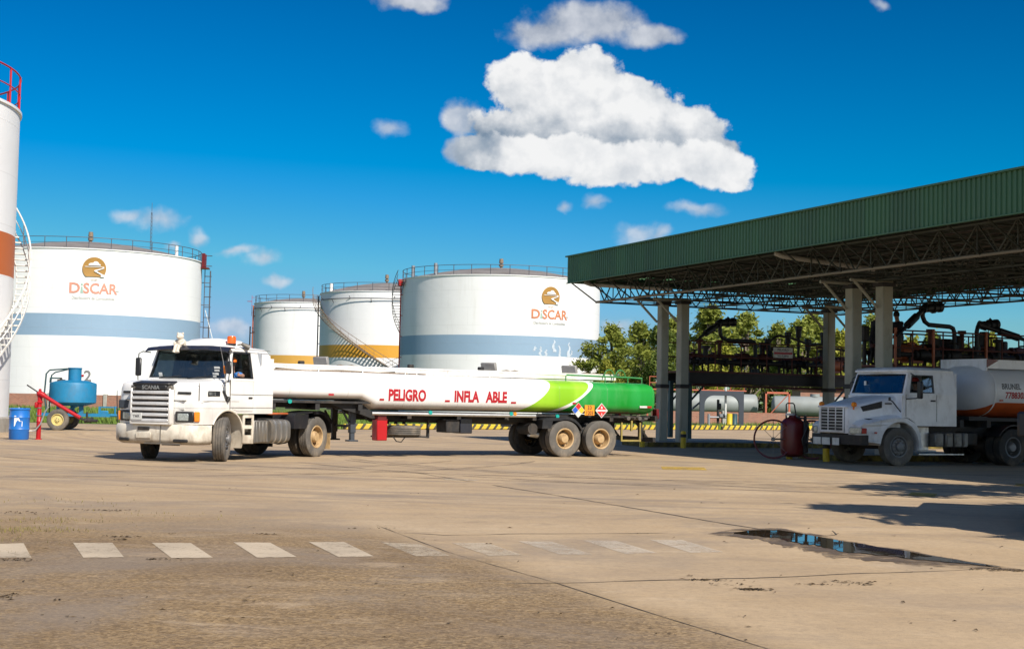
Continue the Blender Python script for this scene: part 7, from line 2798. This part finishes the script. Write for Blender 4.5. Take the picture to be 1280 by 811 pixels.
m.box((-3.62, 1.205, 1.86), (0.13, 0.012, 0.05))
m.build('reflector', 'lamp red', tq)
J, Rd, L = seated(out_arm=False)
person('person', 'driver in a red cap sitting in the parked white tanker', J, Rd, L, on(QP, QA, (-0.95, 0.66, 1.46)), QA, cap='cap red', mats={'shirt': 'dark cloth', 'legs': 'dark cloth', 'sleeve': 'long'})

# workers on the near platform
J, Rd, L = standing(lean=0.12, arm_l=0.3, arm_r=0.25)
person('person', 'worker in dark clothes standing on the platform between the two near columns', J, Rd, L, (11.72, 46.0, 2.95), R(20), mats={'shirt': 'dark cloth', 'legs': 'dark cloth', 'sleeve': 'long'})
J, Rd, L = standing(lean=0.05, arm_l=0.35, arm_r=0.1)
person('person', 'worker in dark clothes bending at the rail just right of the near columns', J, Rd, L, (12.62, 46.35, 2.95), R(-150), mats={'shirt': 'dark cloth', 'legs': 'khaki cloth', 'sleeve': 'long'})

# ------------------------------------------------------------------ wheeled extinguisher
et = thing('extinguisher_trolley', 'dark red wheeled fire extinguisher with tall hoop wheels beside the parked tanker', 'fire extinguisher', (8.42, 42.45, 0), R(12))
m = MB()
m.lathe([(0.0, 0.06), (0.22, 0.08), (0.34, 0.16), (0.36, 0.30), (0.36, 1.0), (0.34, 1.1), (0.24, 1.2), (0.12, 1.25), (0.10, 1.32), (0.0, 1.33)], 32, 'z')
m.build('cylinder', 'deep red', et)
m = MB()
m.lathe([(0.0, 0.2), (0.09, 0.22), (0.10, 0.3), (0.10, 1.05), (0.05, 1.15), (0.04, 1.3), (0, 1.3)], 18, 'z', (0.30, -0.22, 0))
m.build('gas_bottle', 'chassis black', et)
for s_, mt_ in ((-1, 'red paint'), (1, 'deep red')):
    wv = empty('wheel', (s_ * 0.50, 0.0, 0.58), 0.0, et)
    m = MB()
    m.tube([(0, 0.56 * math.cos(a), 0.56 * math.sin(a)) for a in [2 * PI * k / 40 for k in range(40)]], 0.028, 8, closed=True)
    m.build('wheel_rim', 'deep red', wv)
    wv.rotation_euler = (0, 0, R(62))
    wv.location = (s_ * 0.62, -0.02, 0.59)
    m = MB()
    for k in range(8):
        a = 2 * PI * k / 8
        m.cyl((0, 0.06 * math.cos(a), 0.06 * math.sin(a)), (0, 0.55 * math.cos(a), 0.55 * math.sin(a)), 0.007, n=5)
    m.cyl((-0.07, 0, 0), (0.07, 0, 0), 0.06, n=12)
    m.build('spoke', 'dusty steel', wv)
m = MB()
m.cyl((-0.6, -0.02, 0.59), (0.6, -0.02, 0.59), 0.025, n=8)
m.tube([(-0.16, 0.1, 1.2), (-0.16, 0.12, 1.62), (-0.12, 0.12, 1.66), (0.06, 0.12, 1.66), (0.10, 0.12, 1.62), (0.16, 0.1, 1.2)], 0.02, 8)
m.build('handle_frame', 'chassis black', et)
m = MB()
m.cyl((-0.08, 0, 1.30), (-0.08, 0, 1.36), 0.14, n=16)
m.build('cap_plate', 'plate white', et)
m = MB()
m.tube([(0.05, -0.15, 1.25), (0.25, -0.36, 1.2), (0.36, -0.36, 0.9), (0.30, -0.38, 0.5), (0.18, -0.38, 0.42), (0.14, -0.38, 0.6), (0.28, -0.40, 0.95), (0.34, -0.38, 1.1)], 0.028, 8)
m.build('hose', 'black plastic', et)

# ------------------------------------------------------------------ left side: drum, red post, mixer trailer
dp = thing('plastic_drum', 'blue plastic drum with a torn white sticker beside the red post', 'drum', (-15.65, 45.5, 0))
m = MB()
m.lathe([(0.0, 0.0), (0.285, 0.0), (0.305, 0.03), (0.31, 0.30), (0.325, 0.33), (0.31, 0.36), (0.312, 0.68), (0.325, 0.71), (0.31, 0.74), (0.305, 0.93), (0.325, 0.945), (0.325, 0.985), (0.30, 1.0), (0.28, 0.985), (0.0, 0.985)], 40, 'z')
m.build('drum_body', 'blue plastic', dp)
m = MB()
a0 = R(-76)
poly = [(-0.14, 0.42), (0.12, 0.42), (0.125, 0.58), (0.05, 0.60), (0.0, 0.70), (-0.06, 0.68), (-0.08, 0.76), (-0.14, 0.76)]
m.add([(0.318 * math.cos(a0 + x / 0.318), 0.318 * math.sin(a0 + x / 0.318), z) for x, z in [(x, z) for x, z in poly]], [tuple(q) for q in tessellate_polygon([[Vector((x, z, 0)) for x, z in poly]])])
m.build('sticker', 'paper white', dp, smooth=None)
m = MB()
m.cyl((0.12, 0.1, 0.985), (0.12, 0.1, 1.01), 0.035, n=12)
m.build('bung', 'black plastic', dp)

rp_ = thing('hand_pump_post', 'bright red post with a slanting red arm and dark lever beside the blue drum', 'pump post', (-15.16, 45.9, 0))
m = MB()
m.lathe([(0.0, 0), (0.11, 0), (0.11, 0.02), (0.075, 0.03), (0.075, 0.55), (0.085, 0.56), (0.085, 0.60), (0.07, 0.62), (0.07, 1.15), (0.10, 1.17), (0.10, 1.22), (0.075, 1.24), (0.075, 1.38), (0.11, 1.40), (0.11, 1.52), (0.05, 1.55), (0.04, 1.62), (0.0, 1.63)], 18, 'z')
m.box((-0.09, -0.05, 1.1), (0.1, 0.1, 0.18), bev=0.02)
m.build('post', 'bright red', rp_)
m = MB()
m.tube([(-0.02, -0.06, 1.48), (0.12, -0.08, 1.43), (0.75, -0.12, 1.06), (1.38, -0.16, 0.72)], [0.085, 0.062, 0.06, 0.06], 12)
m.cyl((0.06, -0.06, 1.46), (0.16, -0.06, 1.40), 0.09, n=12)
m.build('arm', 'bright red', rp_)
m = MB()
m.cyl((-0.02, -0.06, 1.50), (-0.42, -0.02, 1.74), 0.022, n=8)
m.cyl((1.36, -0.16, 0.73), (1.48, -0.17, 0.66), 0.035, n=8)
m.build('lever', 'chassis black', rp_)
m = MB()
m.tube([(-0.55, -0.3, 1.02), (-0.58, -0.36, 0.75), (-0.50, -0.36, 0.35), (-0.30, -0.3, 0.27), (-0.05, -0.2, 0.28), (0.10, -0.14, 0.50), (0.22, -0.1, 0.9), (0.32, -0.06, 1.06)], 0.022, 8)
m.build('hose', 'aluminium', rp_)
m = MB()
for z in (0.75, 1.0):
    m.cyl((0, 0, z), (0, 0, z + 0.03), 0.085, n=14)
m.build('clamp', 'dusty steel', rp_)

mx = thing('water_trailer', 'blue round tank trailer with small drum on top and yellow wheels by the grass', 'tank trailer', (-17.75, 57.8, 0), R(4))
m = MB()
m.lathe([(0.0, 0.98), (0.5, 0.98), (0.88, 1.08), (0.92, 1.12), (0.92, 1.86), (0.90, 1.90), (0.55, 2.0), (0.0, 2.02)], 48, 'z')
m.build('tank', 'blue paint', mx)
m = MB()
m.lathe([(0.0, 1.98), (0.26, 1.98), (0.26, 2.46), (0.28, 2.47), (0.28, 2.52), (0.0, 2.53)], 28, 'z', (0.05, 0, 0))
m.build('top_drum', 'blue paint', mx)
m = MB()
m.tube([(-0.95, -0.25, 0.62), (-1.08, -0.25, 1.4), (-1.03, -0.25, 2.25), (-0.90, -0.25, 2.40), (-0.2, -0.2, 2.47)], 0.032, 8)
m.tube([(-0.98, 0.25, 0.62), (-1.0, 0.25, 1.4), (-0.94, 0.25, 2.2), (-0.80, 0.25, 2.32), (-0.2, 0.2, 2.47)], 0.028, 8)
m.tube([(-0.86, -0.3, 1.9), (-0.86, -0.3, 2.08), (-0.40, -0.3, 2.08), (-0.36, -0.3, 1.96)], 0.03, 6)
m.build('pipe_frame', 'teal steel', mx)
m = MB()
m.cyl((-0.55, -0.35, 1.96), (-0.25, -0.35, 1.96), 0.075, n=12)
m.cyl((-0.42, -0.35, 1.96), (-0.42, -0.35, 2.1), 0.05, n=10)
m.build('pump', 'chassis black', mx)
m = MB()
m.cyl((0.40, -0.02, 2.2), (0.33, -0.02, 2.2), 0.05, n=10)
m.build('valve_cap', 'bright red', mx)
m = MB()
m.box((0.15, -0.45, 0.62), (2.9, 0.08, 0.12))
m.box((0.15, 0.45, 0.62), (2.9, 0.08, 0.12))
m.box((0.05, -0.2, 0.8), (0.14, 0.14, 0.4))
m.box((0.42, -0.3, 0.82), (0.16, 0.12, 0.34))
m.box((-0.5, -0.3, 0.82), (0.12, 0.12, 0.4))
m.cyl((-0.2, -0.4, 0.78), (0.35, -0.4, 1.0), 0.035, n=6)
m.tube([(0.9, 0.0, 0.62), (2.0, 0.0, 0.62)], 0.055, 8)
m.box((1.15, -0.3, 0.78), (0.08, 0.10, 0.40))
m.box((1.30, -0.3, 0.72), (0.40, 0.08, 0.18), bev=0.03)
m.box((1.45, 0.0, 0.95), (0.7, 0.05, 0.05))
m.cyl((1.70, 0, 0.62), (1.70, 0, 0.99), 0.04, n=8)
m.build('drawbar_frame', 'blue paint', mx)
m = MB()
m.cyl((-0.35, -0.85, 0.42), (-0.35, 0.85, 0.42), 0.05, n=8)
m.build('axle', 'chassis black', mx)
m = MB()
m.cyl((0.6, -0.5, 0.40), (0.95, -0.5, 0.44), 0.10, n=12)
m.cyl((0.7, -0.5, 0.5), (0.7, -0.5, 0.75), 0.04, n=8)
m.box((0.9, -0.45, 0.40), (0.4, 0.3, 0.12), bev=0.03)
m.build('drain_valve', 'chassis black', mx)
for s_ in (-1, 1):
    wv = empty('wheel', (-0.35, s_ * 0.88, 0.42), 0 if s_ > 0 else PI, mx)
    tyre_mesh(0.42, 0.24, 0.24).build('tyre', 'dusty tread', wv, smooth=40)
    m = MB()
    m.lathe([(0.245, 0.10), (0.225, 0.11), (0.20, 0.05), (0.10, 0.06), (0.09, 0.10), (0.0, 0.11)], 28, 'y', cap=False)
    m.build('rim', 'pale yellow', wv)
    m = MB()
    for k in range(5):
        a = 2 * PI * k / 5
        m.cyl((0.065 * math.cos(a), 0.08, 0.065 * math.sin(a)), (0.065 * math.cos(a), 0.125, 0.065 * math.sin(a)), 0.014, n=6)
    m.build('wheel_nuts', 'dusty steel', wv)

# thin steel rods standing by the wall left of the tractor
# ------------------------------------------------------------------ white van at the right edge, only its mirror reaches into the frame
e1 = ray(1287, 560)
ed = Vector((e1.x, e1.y)).normalized()
va = math.atan2(-ed.y, -ed.x)
vo = ed * 19.6                                  # front right corner of the body
rgt = Vector((ed.y, -ed.x))
vb_ = vo + rgt * 0.9
vn = thing('delivery_van', 'white van at the right edge with only its black wing mirror and door edge showing', 'van', (vb_.x, vb_.y, 0), va)
prof = [(-4.4, 0.42), (-4.4, 1.1), (-4.36, 1.9), (-4.2, 2.0), (-1.5, 2.03), (-1.2, 1.98), (-0.55, 1.25), (-0.25, 1.18), (0.35, 1.02), (0.45, 0.9), (0.47, 0.42)]
m = MB()
VY = lambda v: 0.9 - 0.10 * max(0, v - 1.2) / 0.8
m.loft([[(u, y * VY(v) / 0.9, v) for u, v in prof] for y in (-0.9, -0.88, 0.88, 0.9)])
m.build('body', 'truck white', vn, smooth=35)
m = MB()
for s_ in (1, -1):
    m.panel([(-0.55, 1.22), (-1.10, 1.88), (-1.95, 1.90), (-1.95, 1.22)], [], lambda u, v, h, s_=s_: (u, s_ * (VY(v) + 0.008 + h), v), 0.006)
m.add([(-0.56, 0.78, 1.29), (-0.56, -0.78, 1.29), (-1.16, -0.74, 1.955), (-1.16, 0.74, 1.955)], [(0, 1, 2, 3)])
for v_ in m.bm.verts[-4:]:
    v_.co.x += 0.03
m.build('window', 'visor black', vn, smooth=None)
for s_ in (1, -1):
    m = MB()
    m.box((-0.62, s_ * 0.98, 1.40), (0.10, 0.15, 0.34), bev=0.03)
    m.cyl((-0.66, s_ * 0.86, 1.25), (-0.64, s_ * 0.98, 1.28), 0.03, n=8)
    mm = m.build('wing_mirror', 'black ink', vn)
    m = MB()
    m.box((0.44, s_ * 0.66, 0.86), (0.10, 0.34, 0.18), bev=0.03)
    m.build('headlight', 'lamp clear', vn)
    for x in (-0.35, -3.4):
        wheel(vn, (x, s_ * 0.80, 0.34), 0.34, 0.21, 'front', s_, 'rubber', 'rim grey')
m = MB()
m.box((0.46, 0, 0.55), (0.12, 1.7, 0.24), bev=0.05)
m.build('front_bumper', 'black plastic', vn)
